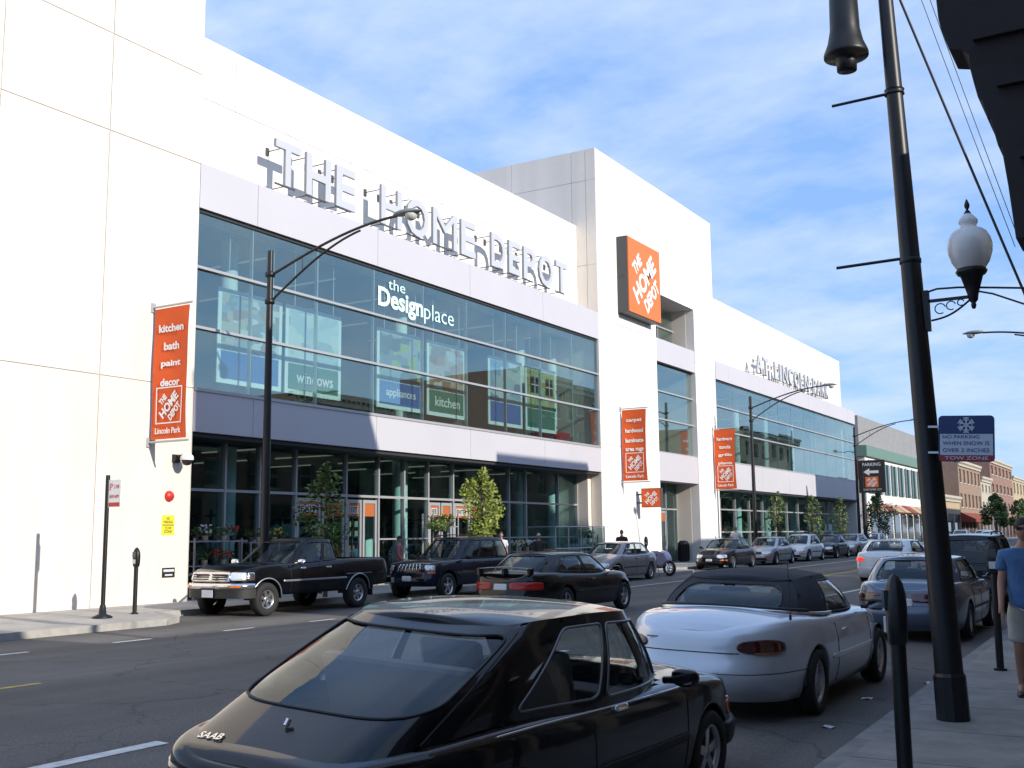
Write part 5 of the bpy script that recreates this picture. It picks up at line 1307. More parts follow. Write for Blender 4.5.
G_PK = 'cars parked along the far kerb'
def sedan(label, x, y, h, col, cat='car', group=None, name='parked_car', **kw):
    root = car_root(name, label, x, y, h, cat, group); make_sedan(root, col, **kw); return root
sedan('black two-door coupe with a rear spoiler driving in the middle lane', -12.0, 22.0, R(-1), 'p_black', name='car', L=4.95, W=1.84, H=1.36, wb=2.75, two_door=True, spoiler=True, tail='taillit', belt=0.90, res=0.06, rear_lamps=(0.22, 0.8, 0.60, 0.76), deckz=0.93)
sedan('taupe grey rounded sedan parked in front of the tower beside the motorcycle', -18.1, 37.7, R(180), 'p_taupe', group=G_PK, L=4.9, W=1.8, H=1.44, wb=2.85, belt=0.98, res=0.09)
sedan('black sedan first in the row parked beyond the tower doors', -18.15, 49.9, R(180), 'p_black2', group=G_PK, L=4.7, res=0.1)
sedan('silver sedan second in the row parked beyond the tower doors', -18.15, 56.3, R(180), 'p_silver', group=G_PK, L=4.6, res=0.1)
sedan('white sedan third in the row parked beyond the tower doors', -18.15, 62.2, R(180), 'p_white', group=G_PK, L=4.6, H=1.5, res=0.12)
sedan('dark navy hatch-backed sedan fourth in the row parked beyond the tower doors', -18.15, 67.9, R(180), 'p_navy', group=G_PK, L=4.3, res=0.12, detail=False)
sedan('pale silver sedan fifth in the row beside the wing end', -18.15, 73.6, R(180), 'p_silver', group=G_PK, L=4.8, res=0.14, detail=False)
sedan('white sedan sixth in the row beside the wing end', -18.15, 79.4, R(180), 'p_white', group=G_PK, L=4.6, res=0.14, detail=False)
sedan('slate blue four-door sedan parked at the right kerb beyond the silver convertible', -4.0, 21.8, R(0.5), 'p_blue', L=4.95, W=1.82, H=1.42, wb=2.8, belt=0.95, res=0.07, rear_lamps=(0.12, 0.95, 0.66, 0.82))
sedan('white sedan with lit brake lights driving away in the right lane', -8.35, 40.2, R(-1), 'p_white', name='car', tail='tailon', L=5.2, W=1.95, H=1.46, wb=2.9, belt=1.0, res=0.09, rear_lamps=(0.55, 0.85, 0.74, 0.86))
sedan('red-tailed silver sedan with a lit brake light far up the right kerb', -4.2, 52.0, R(0), 'p_silver', tail='tailon', L=4.7, H=1.55, res=0.14, detail=False)
far = []
for i, (x, y, c, lb) in enumerate([(-11.5, 88, 'p_white', 'white sedan waiting at the far junction nearest the centre line'), (-8.2, 84, 'p_blue', 'blue sedan driving far up the right lane'), (-14.2, 104, 'p_silver', 'silver sedan coming from beyond the junction'), (-18.2, 118, 'p_white', 'white sedan parked beyond the cross street'), (-4.3, 66, 'p_navy', 'navy sedan parked far up the right kerb'), (-8.4, 118, 'p_black2', 'black sedan driving far beyond the junction'), (-4.3, 74, 'p_silver', 'silver sedan parked furthest up the right kerb'), (-18.2, 126, 'p_red', 'red sedan parked beyond the cross street')]):
    sedan(lb, x, y, R(180) if x < -10 else 0, c, name='car', L=4.6, res=0.2, detail=False)

# ---- motorcycle
def motorcycle(x, y, h):
    root = thing('motorcycle', 'sports motorcycle with white and purple fairing parked between taupe car and kerb', 'motorcycle', (x, y, zg(x, y)), h)
    for wx, nm in ((0.70, 'front'), (-0.70, 'rear')):
        mb = MB(); P = [(wx+0.26*math.cos(2*math.pi*k/28), 0, 0.31+0.26*math.sin(2*math.pi*k/28)) for k in range(28)]; mb.tube(P, 0.055, 8, closed=True); wo = obj('wheel', mb, M['tyre'], root)
        rb = MB(); P = [(wx+0.20*math.cos(2*math.pi*k/24), 0, 0.31+0.20*math.sin(2*math.pi*k/24)) for k in range(24)]; rb.tube(P, 0.02, 6, closed=True)
        for k in range(3):
            a = 2*math.pi*k/3; rb.cyl((wx, 0, 0.31), (wx+0.2*math.cos(a), 0, 0.31+0.2*math.sin(a)), 0.022, n=6)
        rb.lathe((wx, 0, 0.31), [(0.11, 0.05), (0.15, 0.05), (0.15, 0.045)], 20, 'y'); obj('rim', rb, M['rim'], wo)
    mb = MB()
    for s_ in (-0.07, 0.07): mb.cyl((0.70, s_, 0.31), (0.42, s_, 0.92), 0.026)
    obj('fork', mb, M['chrome'], root)
    mb = MB(); mb.tube([(0.40, -0.34, 0.95), (0.42, -0.12, 0.93), (0.44, 0, 0.93), (0.42, 0.12, 0.93), (0.40, 0.34, 0.95)], 0.015, 6); obj('handlebar', mb, M['blackp'], root)
    fp = [(0.78, 0.62, .10), (0.74, 0.80, .16), (0.62, 0.98, .17), (0.40, 1.04, .12), (0.18, 0.90, .15), (0.10, 0.70, .17), (0.10, 0.45, .17), (0.30, 0.32, .16), (0.55, 0.42, .15)]
    mb = MB(); rows = []
    for yy in (-1, -0.7, 0, 0.7, 1): rows.append([Vector((0.42+(x_-0.42)*(1-0.25*abs(yy)**2), yy*0.19 if abs(yy) < 1 else yy*0.19, 0.68+(z_-0.68)*(1-0.25*abs(yy)**2))) for x_, z_, _ in fp+[fp[0]]])
    mb.grid(rows); mb.add(rows[0][:-1], [tuple(range(9))], 0, True); mb.add(rows[-1][:-1], [tuple(range(9))], 0, True); obj('fairing', mb, mat('fairing_paint', (0.5, 0.42, 0.55), 0.25, coat=1), root)
    mb = MB(); mb.lathe((0.0, 0, 0.84), [(0.001, -0.32), (0.12, -0.28), (0.17, -0.1), (0.17, 0.12), (0.1, 0.28), (0.001, 0.32)], 14, 'x'); obj('fuel_tank', mb, mat('tank_paint', (0.2, 0.12, 0.25), 0.25, coat=1), root)
    mb = MB(); mb.grid([[(-0.2-0.16*i, s_*(0.13-0.02*i), 0.80+0.055*i-0.03*abs(s_)) for s_ in (-1, -0.5, 0, 0.5, 1)] for i in range(5)]); mb.grid([[(-0.2-0.16*i, s_*(0.13-0.02*i), 0.70+0.065*i) for s_ in (-1, 0, 1)] for i in range(5)]); obj('seat', mb, M['blackp'], root)
    mb = MB(); mb.box(-0.3, 0.3, -0.13, 0.13, 0.3, 0.62); mb.tube([(0.1, -0.14, 0.4), (0.0, -0.17, 0.24), (-0.5, -0.18, 0.3), (-0.8, -0.18, 0.42)], [0.03, 0.035, 0.05, 0.055], 8); mb.cyl((-0.2, 0.05, 0.4), (-0.7, 0.07, 0.31), 0.03); obj('engine', mb, M['greybox'], root, bevel=0.02)
    mb = MB(); mb.cyl((0.05, 0.12, 0.3), (0.0, 0.28, 0.0), 0.012); obj('side_stand', mb, M['blackp'], root)
motorcycle(-18.25, 41.75, R(-12))

# ------------------------------------------------------------------ right-hand street frontage (casts the street's shade, fills the reflections)
def terrace(name, label, y0, y1, h, wallm, floors, bays, x0=0.62, depth=12, shop='blackp', xneg=False, corn=0.35, trim='stone'):
    """brick frontage facing the road; x0 is the facade plane, building runs towards +X (or -X when xneg)"""
    s_ = -1 if xneg else 1; root = thing(name, label, 'building', (x0, (y0+y1)/2, zg(x0, y0)+0.1)); root.location = (0, 0, 0)
    zb = zg(x0, (y0+y1)/2)-0.2; fh = (h-4.0-0.6)/max(floors-1, 1) if floors > 1 else 0
    bw = (y1-y0)/bays; X = lambda d: x0+s_*d
    def bx(mb, d0, d1, a, b, c, d): mb.box(min(X(d0), X(d1)), max(X(d0), X(d1)), a, b, c, d)
    wall = MB(); bx(wall, 0.35, depth, y0, y1, zb, h-0.1)
    # piers and spandrels leave real window openings in the front skin
    zs = [0.13+zb+0.2]; 
    rows_ = [(4.0+fh*k+0.95, 4.0+fh*k+fh-0.55) for k in range(floors-1)]
    ww = bw*0.5
    prev = 3.9
    for (a, b) in rows_:
        bx(wall, 0, 0.36, y0, y1, prev, a)
        for k in range(bays+1):
            p0 = y0 if k == 0 else y0+bw*k-(bw-ww)/2; p1 = y1 if k == bays else y0+bw*k+(bw-ww)/2
            bx(wall, 0, 0.36, p0, p1, a, b)
        prev = b
    bx(wall, 0, 0.36, y0, y1, prev, h)
    for k in range(bays+1):
        p0 = max(y0, y0+bw*k-0.25); p1 = min(y1, y0+bw*k+0.25); bx(wall, 0, 0.36, p0, p1, zb, 3.9)
    obj('wall', wall, M[wallm], root)
    for (a, b) in rows_:
        for k in range(bays):
            c = y0+bw*(k+0.5); wn = MB(); bx(wn, 0.27, 0.30, c-ww/2, c+ww/2, a, b); wo = obj('window', wn, M['winb'], root)
            fr = MB(); 
            bx(fr, 0.2, 0.27, c-ww/2, c-ww/2+0.07, a, b); bx(fr, 0.2, 0.27, c+ww/2-0.07, c+ww/2, a, b); bx(fr, 0.2, 0.27, c-ww/2+.07, c+ww/2-.07, (a+b)/2-0.04, (a+b)/2+0.04); bx(fr, 0.2, 0.27, c-ww/2+.07, c+ww/2-.07, b-0.07, b)
            obj('frame', fr, M[trim], wo)
            sl_ = MB(); bx(sl_, -0.07, 0.22, c-ww/2-0.12, c+ww/2+0.12, a-0.16, a); obj('sill', sl_, M[trim], wo)
    for k in range(bays):
        c = y0+bw*(k+0.5); sh = MB(); bx(sh, 0.22, 0.25, y0+bw*k+0.25, y0+bw*(k+1)-0.25, zb+0.7, 3.0); so_ = obj('shop_window', sh, M['winb'], root)
        st = MB(); bx(st, 0.1, 0.3, y0+bw*k+0.25, y0+bw*(k+1)-0.25, zb, zb+0.7); bx(st, 0.05, 0.3, y0+bw*k+0.25, y0+bw*(k+1)-0.25, 3.0, 3.9); obj('shop_front', st, M[shop], so_)
    co = MB(); bx(co, -corn*0.5, 0.3, y0+0.02, y1-0.02, h-0.75, h-0.45); bx(co, -corn, 0.4, y0-0.0, y1+0.0, h-0.3, h+0.02)
    n = int((y1-y0)/0.5)
    for k in range(n): bx(co, -corn*0.8, 0.1, y0+(k+0.25)*0.5, y0+(k+0.25)*0.5+0.22, h-0.45, h-0.3)
    obj('cornice', co, M[trim], root)
    return root
terrace('brick_building', 'brown brick building forming the near right side of the street overhead', -30, 8.6, 9.0, 'brick_b', 2, 9, trim='dcornice', shop='dcornice')
terrace('brick_building', 'low tan brick shop on the right side of the street', 9.6, 15.3, 6.4, 'brick_t', 1, 2)
terrace('brick_building', 'tall red brick flats on the right side of the street', 16.2, 23.5, 15.2, 'brick_r', 4, 3, depth=4.5)
terrace('brick_building', 'low brown brick house on the right side of the street', 23.7, 31.2, 9.0, 'brick_b', 2, 3)
terrace('brick_building', 'tan brick flats on the right side of the street', 31.4, 39.0, 13.9, 'brick_t', 4, 3)
terrace('brick_building', 'low red brick shop on the right side of the street', 41.5, 49.0, 7.6, 'brick_r', 2, 3)
terrace('brick_building', 'brown brick row on the right side of the street', 49.2, 62.0, 10.5, 'brick_b', 3, 5)
terrace('brick_building', 'tan brick block on the right side of the street', 62.4, 74.0, 9.5, 'brick_t', 2, 4)
terrace('brick_building', 'tall red brick block far along the right side of the street', 75.2, 92.0, 15.2, 'brick_r', 4, 6)
terrace('brick_building', 'brown brick building on the right side beyond the cross street', 102, 128, 9.5, 'brick_b', 3, 7)
terrace('brick_building', 'tall tan brick building on the right side beyond the cross street', 128.2, 152, 14.5, 'brick_t', 4, 7)
terrace('brick_building', 'red brick building furthest along the right side of the street', 152.2, 190, 10.0, 'brick_r', 3, 9)
# overhanging cornice above the camera's right
cn = thing('roof_cornice', 'dark stepped cornice bracket jutting out overhead at the top right', 'cornice', (0, 0, 0))
prof = [(-0.90, 5.6), (-0.875, 4.60), (-0.87, 4.48), (-0.859, 4.41), (-0.826, 4.29), (-0.761, 4.272), (-0.733, 4.237), (-0.732, 4.18), (-0.718, 4.09), (-0.70, 3.99), (-0.684, 3.975), (-0.663, 3.87), (-0.65, 3.868), (-0.62, 3.708), (-0.606, 3.706), (-0.587, 3.49), (-0.569, 3.20), (0.61, 3.18), (0.61, 5.6)]
mb = MB(); n = len(prof); ya, yb = 6.30, 6.0
mb.add([(x, ya, z) for x, z in prof]+[(x, yb, z) for x, z in prof], [(i, (i+1) % n, n+(i+1) % n, n+i) for i in range(n)]+[tuple(range(n-1, -1, -1)), tuple(range(n, 2*n))])
obj('moulding', mb, M['dcornice'], cn, bevel=0.006)
for k, (xa, xb, za, zb_) in enumerate(((-0.70, 0.6, 4.30, 4.36), (-0.60, 0.6, 4.02, 4.06), (-0.52, 0.6, 3.62, 3.68), (-0.45, 0.6, 3.3, 3.34))):
    d = MB(); d.box(xa, xb, 5.96, 5.998, za, zb_); obj('fillet', d, M['dcornice'], cn)
d = MB(); d.cyl((-0.42, 5.93, 5.2), (0.3, 5.93, 4.35), 0.02); obj('conduit', d, M['alu'], cn)

# ------------------------------------------------------------------ street lamps, poles, signs
def street_lamp(x, y, label, side=1, reach=4.1, h=9.14, grp='tall black street lamps along the far pavement', acorn=True):
    z0 = zg(x, y)+0.13; root = thing('street_lamp', label, 'street lamp', (x, y, z0), 0, grp); root.scale = (side, 1, 1)
    mb = MB(); mb.lathe((0, 0, 0), [(0.001, 0), (0.22, 0), (0.22, 0.12), (0.16, 0.25), (0.15, 0.9), (0.12, 1.0), (0.115, 1.05)], 16); obj('base', mb, M['black'], root)
    mb = MB(); mb.cyl((0, 0, 1.0), (0, 0, h-z0), 0.115, 0.075, 14); obj('pole', mb, M['black'], root)
    z1, z2 = 8.49-z0-0.0, 7.80-z0; hx, hz = reach, 9.42-z0
    P = []; Q = []
    for k in range(17):
        t = k/16; P.append((0.05+(hx-0.05)*t, 0, z1+(hz-z1)*math.sin(t*math.pi/2*0.96)/math.sin(math.pi/2*0.96)))
        u = k/16*0.72; Q.append((0.05+(hx-0.05)*u, 0, z2+(hz-0.12-z2)*math.sin(u*math.pi/2*1.12)))
    mb = MB(); mb.tube(P, 0.035, 8); mb.tube(Q, 0.03, 8); mb.cyl((1.1, 0, z1+(hz-z1)*0.40), (1.1, 0, z2+0.62), 0.012, n=6); mb.lathe((0, 0, z1-0.05), [(0.1, 0), (0.13, 0.02), (0.13, 0.12), (0.1, 0.14)], 12); mb.lathe((0, 0, z2-0.08), [(0.1, 0), (0.13, 0.02), (0.13, 0.12), (0.1, 0.14)], 12)
    obj('arm', mb, M['black'], root)
    mb = MB(); rings = []
    for i in range(11):
        t = i/10; a = 0.02+0.16*math.sin(math.pi*min(t*1.05, 1))**0.6; rings.append([(hx-0.12+0.85*t, a*math.cos(q*math.pi/8), hz+0.02+(0.10 if math.sin(q*math.pi/8) > 0 else 0.05)*a/0.18*math.sin(q*math.pi/8)) for q in range(17)])
    mb.grid(rings); hd = obj('lamp_head', mb, mat('lamp_head_grey', (0.20, 0.23, 0.22), 0.5), root)
    mb = MB(); mb.lathe((hx+0.42, 0, hz), [(0.14, -0.02), (0.15, -0.06), (0.12, -0.13), (0.06, -0.17), (0.001, -0.18)], 14); obj('lens', mb, M['globei'], hd)
    return root
l1 = street_lamp(-19.6, 20.55, 'tall black street lamp with a double curved arm standing behind the black pickup')
def lamp_copy(x, y, label, side=1):
    c = copy_tree(l1); c.location = (x, y, zg(x, y)+0.13); c['label'] = label; c.scale = (side, 1, 1)
    if x > -10: del c['group']
    return c
lamp_copy(-19.6, 58.6, 'tall black street lamp in front of the left end of the far wing')
lamp_copy(-19.6, 82.0, 'tall black street lamp at the far end of the wing beside the direction sign')
lamp_copy(-19.6, 112.0, 'tall black street lamp beyond the cross street beside the green-trimmed building')
c = lamp_copy(-1.6, 45.0, 'street lamp whose pale head reaches in from the right edge above the snow sign', -1)
# near pole with acorn lamps
PX0, PY0 = -1.895, 11.15
pole = thing('lamp_post', 'big black lamp post on the near pavement carrying a pale acorn globe', 'lamp post', (PX0, PY0, -0.03))
lean = -0.030
def on(z): return lean*z
mb = MB(); mb.cyl((0, 0, 0), (on(0.40), 0, 0.40), 0.150, 0.146, 12, smooth=False); mb.cyl((on(.40), 0, 0.40), (on(0.43), 0, 0.43), 0.146, 0.13, 12, smooth=False); obj('base', mb, M['black'], pole)
mb = MB(); mb.cyl((on(.42), 0, .42), (on(9), 0, 9.0), 0.128, 0.058, 20); obj('shaft', mb, M['black'], pole)
mb = MB()
for z in (4.42, 6.2): mb.lathe((on(z), 0, z), [(0.10, -0.025), (0.132-0.006*z, -0.02), (0.132-0.006*z, 0.02), (0.10, 0.025)], 16)
obj('collar', mb, M['black'], pole)
for z, x1 in ((6.20, -0.82), (4.46, -0.86)):
    mb = MB(); mb.cyl((on(z), 0, z), (x1, 0, z-0.01), 0.016, n=8); obj('banner_rod', mb, M['black'], pole)
al = MB(); al.box(-0.045, 0.02, -0.045, 0.045, 3.70, 4.10); al.box(0.0, 0.42, -0.012, 0.012, 3.98, 4.01); P = []
for k in range(14): t = k/13; P.append((0.03+0.37*t, 0, 3.80+0.17*t-0.04*math.sin(t*math.pi)))
al.tube(P, 0.010, 6)
for cx_, cz, rr in ((0.12, 3.91, 0.05), (0.22, 3.93, 0.042), (0.31, 3.95, 0.03)):
    al.tube([(cx_+rr*math.cos(a), 0, cz+rr*math.sin(a)) for a in [0.3+k*0.45 for k in range(12)]], 0.006, 5)
al.tube([(-0.03, 0, 4.08), (0.1, 0, 4.11), (0.3, 0, 4.10), (0.6, 0, 4.06), (1.3, 0, 3.96)], 0.010, 6); al.tube([(0.44, 0, 4.05), (0.6, 0, 4.0), (0.9, 0, 3.85), (1.2, 0, 3.66)], 0.009, 6)
obj('arm', al, M['black'], pole)
gx = 0.425
def sc(pr, k=1.0, kz=1.0): return [(a*k, b*kz) for a, b in pr]
mb = MB(); mb.lathe((gx, 0, 3.90), sc([(0.001, -0.04), (0.02, -0.03), (0.03, 0.02), (0.022, 0.04), (0.05, 0.08), (0.06, 0.16), (0.12, 0.40), (0.15, 0.42), (0.17, 0.46), (0.15, 0.50), (0.001, 0.50)], 0.86, 0.74), 24); obj('lamp_holder', mb, M['black'], pole)
mb = MB(); mb.lathe((gx, 0, 4.255), sc([(0.14, 0.0), (0.20, 0.09), (0.235, 0.2), (0.24, 0.29), (0.225, 0.36), (0.19, 0.43), (0.15, 0.465), (0.10, 0.49), (0.085, 0.51), (0.10, 0.54), (0.105, 0.565), (0.095, 0.59), (0.05, 0.64), (0.03, 0.66)], 0.86, 0.86), 36); gb = obj('globe', mb, M['globe'], pole)
mb = MB(); mb.lathe((gx, 0, 4.27), [(0.001, 0), (0.08, 0.02), (0.10, 0.10), (0.10, 0.24), (0.05, 0.30), (0.001, 0.31)], 20); obj('diffuser', mb, M['globei'], gb)
mb = MB(); mb.lathe((gx, 0, 4.825), sc([(0.03, -0.02), (0.04, 0.0), (0.012, 0.04), (0.028, 0.07), (0.03, 0.10), (0.012, 0.15), (0.001, 0.17)], 0.85, 0.85), 14); obj('finial', mb, M['black'], pole)
bl = thing('pendant_lamp', 'black bell-shaped pendant lamp hanging at the top beside the near lamp post', 'lamp', (-2.53, 11.1, 6.49)); bl.scale = (0.87, 0.87, 1.0)
mb = MB(); mb.lathe((0, 0, 0), [(0.001, 0.0), (0.115, 0.0), (0.12, 0.10), (0.125, 0.14), (0.26, 0.15), (0.26, 0.19), (0.21, 0.30), (0.175, 0.45), (0.165, 0.80), (0.13, 0.84), (0.13, 0.9), (0.15, 0.94), (0.08, 1.1), (0.04, 1.3)], 24); obj('shade', mb, M['black'], bl)
mb = MB(); mb.tube([(0, 0, 1.25), (0.05, 0, 1.55), (0.2, 0, 1.75), (0.42, 0, 1.8)], 0.03, 8); obj('hanger', mb, M['black'], bl)
# snow route sign
sg = thing('parking_sign', 'blue and white snow parking sign with a snowflake strapped to the near lamp post', 'sign', (-1.60, 11.02, 2.585), R(2.5)); sg.rotation_euler = (0, R(3.0), R(2.0)); sg.scale = (0.95, 1, 0.95)
def rrect(w_, h_, r_, n=6):
    P = []
    for cx_, cy, a0 in ((w_/2-r_, -h_/2+r_, -90), (w_/2-r_, h_/2-r_, 0), (-w_/2+r_, h_/2-r_, 90), (-w_/2+r_, -h_/2+r_, 180)):
        for k in range(n+1): a = R(a0+90*k/n); P.append((cx_+r_*math.cos(a), cy+r_*math.sin(a)))
    return P
P = rrect(0.52, 0.46, 0.04); n = len(P); mb = MB(); mb.add([(a, 0, b) for a, b in P]+[(a, 0.008, b) for a, b in P], [tuple(range(n)), tuple(range(2*n-1, n-1, -1))]+[(i, n+i, n+(i+1) % n, (i+1) % n) for i in range(n)]); obj('plate', mb, M['s_blue'], sg)
mb = MB(); mb.box(-0.245, 0.245, -0.004, -0.001, -0.165, 0.045); obj('white_panel', mb, M['s_grey'], sg)
mb = MB(); mb.box(-0.25, 0.25, -0.004, -0.001, -0.222, -0.168, 0); mb = merge(mb, text_mb('TOW ZONE', (1, 0, 0), (0, 0, 1), (-0.2, -0.005, -0.212), 0.4, 0.035, 0.002, 0.01, 1)); obj('red_band', mb, [M['s_red'], M['s_grey']], sg)
tw = merge(text_mb('NO PARKING', (1, 0, 0), (0, 0, 1), (-0.22, -0.005, -0.0), 0.34, 0.035, 0.002), text_mb('WHEN SNOW IS', (1, 0, 0), (0, 0, 1), (-0.22, -0.005, -0.065), 0.43, 0.038, 0.002), text_mb('OVER 2 INCHES', (1, 0, 0), (0, 0, 1), (-0.22, -0.005, -0.135), 0.43, 0.038, 0.002)); obj('writing', tw, M['s_blue'], sg)
fk = MB()
for k in range(6):
    a = R(30+60*k); d = Vector((math.cos(a), 0, math.sin(a))); t_ = Vector((-math.sin(a), 0, math.cos(a))); c0 = Vector((0.0, -0.003, 0.135))
    fk.obox(c0+d*0.04, d*0.038, (0, 0.002, 0), t_*0.007)
    for s_ in (-1, 1):
        for q in (0.042, 0.062): e = (d*0.5+t_*0.86*s_); fk.obox(c0+d*q+e*0.014, e*0.015, (0, 0.0019, 0), e.cross(Vector((0, 1, 0)))*0.005)
obj('snowflake', fk, M['s_grey'], sg)
mb = MB(); mb.box(-0.36, -0.24, 0.01, 0.02, 0.11, 0.13); mb.box(-0.36, -0.24, 0.01, 0.02, -0.15, -0.13); obj('strap', mb, M['alu'], sg)
# parking meters
def meter(x, y, label, h=1.5, single=True, rz=0):
    z0 = zg(x, y)+0.13; root = thing('parking_meter', label, 'parking meter', (x, y, z0), rz)
    mb = MB(); mb.cyl((0, 0, 0), (0, 0, h-0.42), 0.046, n=14); mb.cyl((0, 0, 0), (0, 0, 0.03), 0.08, n=12); obj('post', mb, M['black'], root)
    mb = MB(); rows = []
    for z, a, b in ((0, 0.052, 0.05), (0.03, 0.075, 0.055), (0.12, 0.085, 0.06), (0.22, 0.088, 0.062), (0.30, 0.08, 0.058), (0.36, 0.06, 0.045), (0.40, 0.03, 0.025), (0.42, 0.004, 0.004)):
        rows.append([(a*math.copysign(abs(math.cos(t))**0.7, math.cos(t)), b*math.copysign(abs(math.sin(t))**0.7, math.sin(t)), h-0.42+z) for t in [2*math.pi*k/18 for k in range(19)]])
    mb.grid(rows); hd = obj('meter_head', mb, M['black'], root)
    mb = MB(); mb.box(-0.05, 0.05, -0.072, -0.055, h-0.22, h-0.10); obj('window', mb, M['winb'], hd)
    mb = MB(); mb.box(-0.045, 0.045, -0.07, -0.056, h-0.35, h-0.26); obj('coin_plate', mb, M['alu'], hd)
    return root
meter(-1.47, 6.95, 'black parking meter closest to the viewer beside the silver convertible', 1.50, rz=R(-70))
meter(-2.0, 15.3, 'dark parking meter beyond the lamp post beside the walking man', 1.62)
meter(-19.28, 16.3, 'slim dark parking meter beside the white wall and the street sign pole', 1.42)
meter(-19.9, 44.6, 'dark parking meter with pale head in front of the tower doors', 1.45)
sp_ = thing('sign_post', 'dark pole with a small white and red parking sign standing by the white wall', 'sign post', (-18.94, 15.2, 0.13))
mb = MB(); mb.cyl((0, 0, 0), (0, 0, 2.92), 0.045, n=12); obj('pole', mb, M['black'], sp_)
mb = MB(); mb.lathe((0, 0, 0), [(0.001, 0), (0.2, 0.0), (0.2, 0.03), (0.08, 0.08), (0.06, 0.25), (0.045, 0.27)], 16); obj('base', mb, M['black'], sp_)
mb = MB(); mb.box(0.05, 0.42, -0.01, 0.0, 2.25, 2.82); pl_ = obj('sign_plate', mb, M['white'], sp_)
mb = merge(MB().box(0.07, 0.40, -0.014, -0.0105, 2.27, 2.35), text_mb('P', (1, 0, 0), (0, 0, 1), (0.09, -0.0105, 2.6), None, 0.14, 0.003), text_mb('2 HR', (1, 0, 0), (0, 0, 1), (0.22, -0.0105, 2.64), 0.16, 0.08, 0.003), text_mb('8AM-6PM', (1, 0, 0), (0, 0, 1), (0.09, -0.0105, 2.44), 0.28, 0.07, 0.003)); obj('writing', mb, M['red'], pl_)
# direction sign
ds = thing('direction_sign', 'tall black sign reading PARKING with a left arrow and orange logo by the wing end', 'sign', (-17.9, 77.0, 0.3)); ds.location = (0, 0, 0)
fx_, fy_ = -18.05, 76.0
mb = MB(); mb.box(fx_, fx_+1.75, fy_, fy_+0.22, 4.35, 6.55); obj('sign_box', mb, M['blackp'], ds)
mb = MB(); mb.cyl((fx_+0.25, fy_+0.1, 0.2), (fx_+0.25, fy_+0.1, 6.4), 0.13, n=12); obj('post', mb, M['black'], ds)
arr = MB(); arr.add([(fx_+0.35, fy_-0.01, 5.75), (fx_+0.75, fy_-0.01, 5.5), (fx_+0.75, fy_-0.01, 6.0)], [(0, 1, 2)]); arr.box(fx_+0.74, fx_+1.35, fy_-0.015, fy_-0.005, 5.66, 5.84)
obj('writing', merge(arr, text_mb('PARKING', (1, 0, 0), (0, 0, 1), (fx_+0.3, fy_-0.005, 6.15), 1.2, 0.22, 0.006), text_mb('CUSTOMER LOT', (1, 0, 0), (0, 0, 1), (fx_+0.3, fy_-0.005, 4.5), 1.2, 0.12, 0.006)), M['white'], ds)
obj('logo', merge(MB().box(fx_+0.45, fx_+1.3, fy_-0.012, fy_-0.004, 4.72, 5.42), logo_face((1, 0, 0), (0, 0, 1), (fx_+0.45, fy_-0.013, 4.66), 0.85, 0.82, 1, 0.004, 43)), [M['orange'], M['white']], ds)
# overhead wires
def wire(label, a, b, r, sag=0.15):
    a = Vector(a); b = Vector(b); P = [a.lerp(b, k/24)-Vector((0, 0, sag*4*(k/24)*(1-k/24))) for k in range(25)]
    return tag(obj('overhead_wire', MB().tube(P, r, 6), M['blackp']), label, 'wire')
wire('thick black overhead wire running down to the right behind the acorn lamp', (-2.22, 12.0, 7.9), (-0.95, 12.0, 3.62), 0.014, 0.02)
wire('thin grey overhead wire, left one of the thin pair at the top right', (-2.05, 12.0, 8.1), (-1.15, 12.0, 4.6), 0.004, 0.02)
wire('thin grey overhead wire, right one of the thin pair at the top right', (-1.95, 12.0, 8.05), (-1.08, 12.0, 4.55), 0.004, 0.02)

# ------------------------------------------------------------------ trees, planting, racks
def leaves(mb, c, rad, n, size, rnd, mats=3, squash=1.0):
    for _ in range(n):
        d = Vector((rnd.gauss(0, 1), rnd.gauss(0, 1), rnd.gauss(0, 1)))
        if d.length == 0: continue
        d = d.normalized()*rnd.random()**0.45*rad; p = Vector(c)+Vector((d.x, d.y, d.z*squash))
        u = Vector((rnd.gauss(0, 1), rnd.gauss(0, 1), rnd.gauss(0, 0.6))).normalized(); v = u.orthogonal().normalized(); s_ = size*rnd.uniform(0.6, 1.3)
        mb.add([p-u*s_, p+v*s_*0.45, p+u*s_, p-v*s_*0.45], [(0, 1, 2, 3)], rnd.randrange(mats))
def tree(x, y, h, crown_r, label, seed=1, n=900, leaf=('leaf', 'leaf3', 'leaf2'), trunk_h=None, size=0.07, slim=1.5, name='street_tree', group=None):
    rnd = random.Random(seed); z0 = zg(x, y)+0.12; root = thing(name, label, 'tree', (x, y, z0), 0, group); th = trunk_h or h*0.35
    tb = MB(); tb.tube([(0, 0, 0), (0.02, 0.01, th*0.6), (0, 0.03, th), (0.03, 0, h*0.7), (0, 0, h*0.92)], [0.03+h*0.010, 0.02+h*0.009, 0.015+h*0.007, 0.02, 0.008], 8)
    cm_ = MB(); nb = 11
    for k in range(nb):
        f = (k+0.5)/nb; zz = th+(h-th)*f; a = k*2.4+rnd.random(); prof_ = math.sin(math.pi*min(0.15+f*0.85, 1))**0.8; r = crown_r*prof_*rnd.uniform(0.25, 1.0)
        e = (math.cos(a)*r, math.sin(a)*r, zz); tb.tube([(0, 0, th+(zz-th)*0.55), (e[0]*0.5, e[1]*0.5, zz-0.15), e], [0.02, 0.014, 0.006], 5)
        leaves(cm_, e, crown_r*rnd.uniform(0.38, 0.62)*max(prof_, 0.4), n//nb, size, rnd, len(leaf), slim)
    obj('trunk', tb, M['bark'], root); obj('crown', cm_, [M[l] for l in leaf], root); return root
G_T = 'young trees along the far pavement'
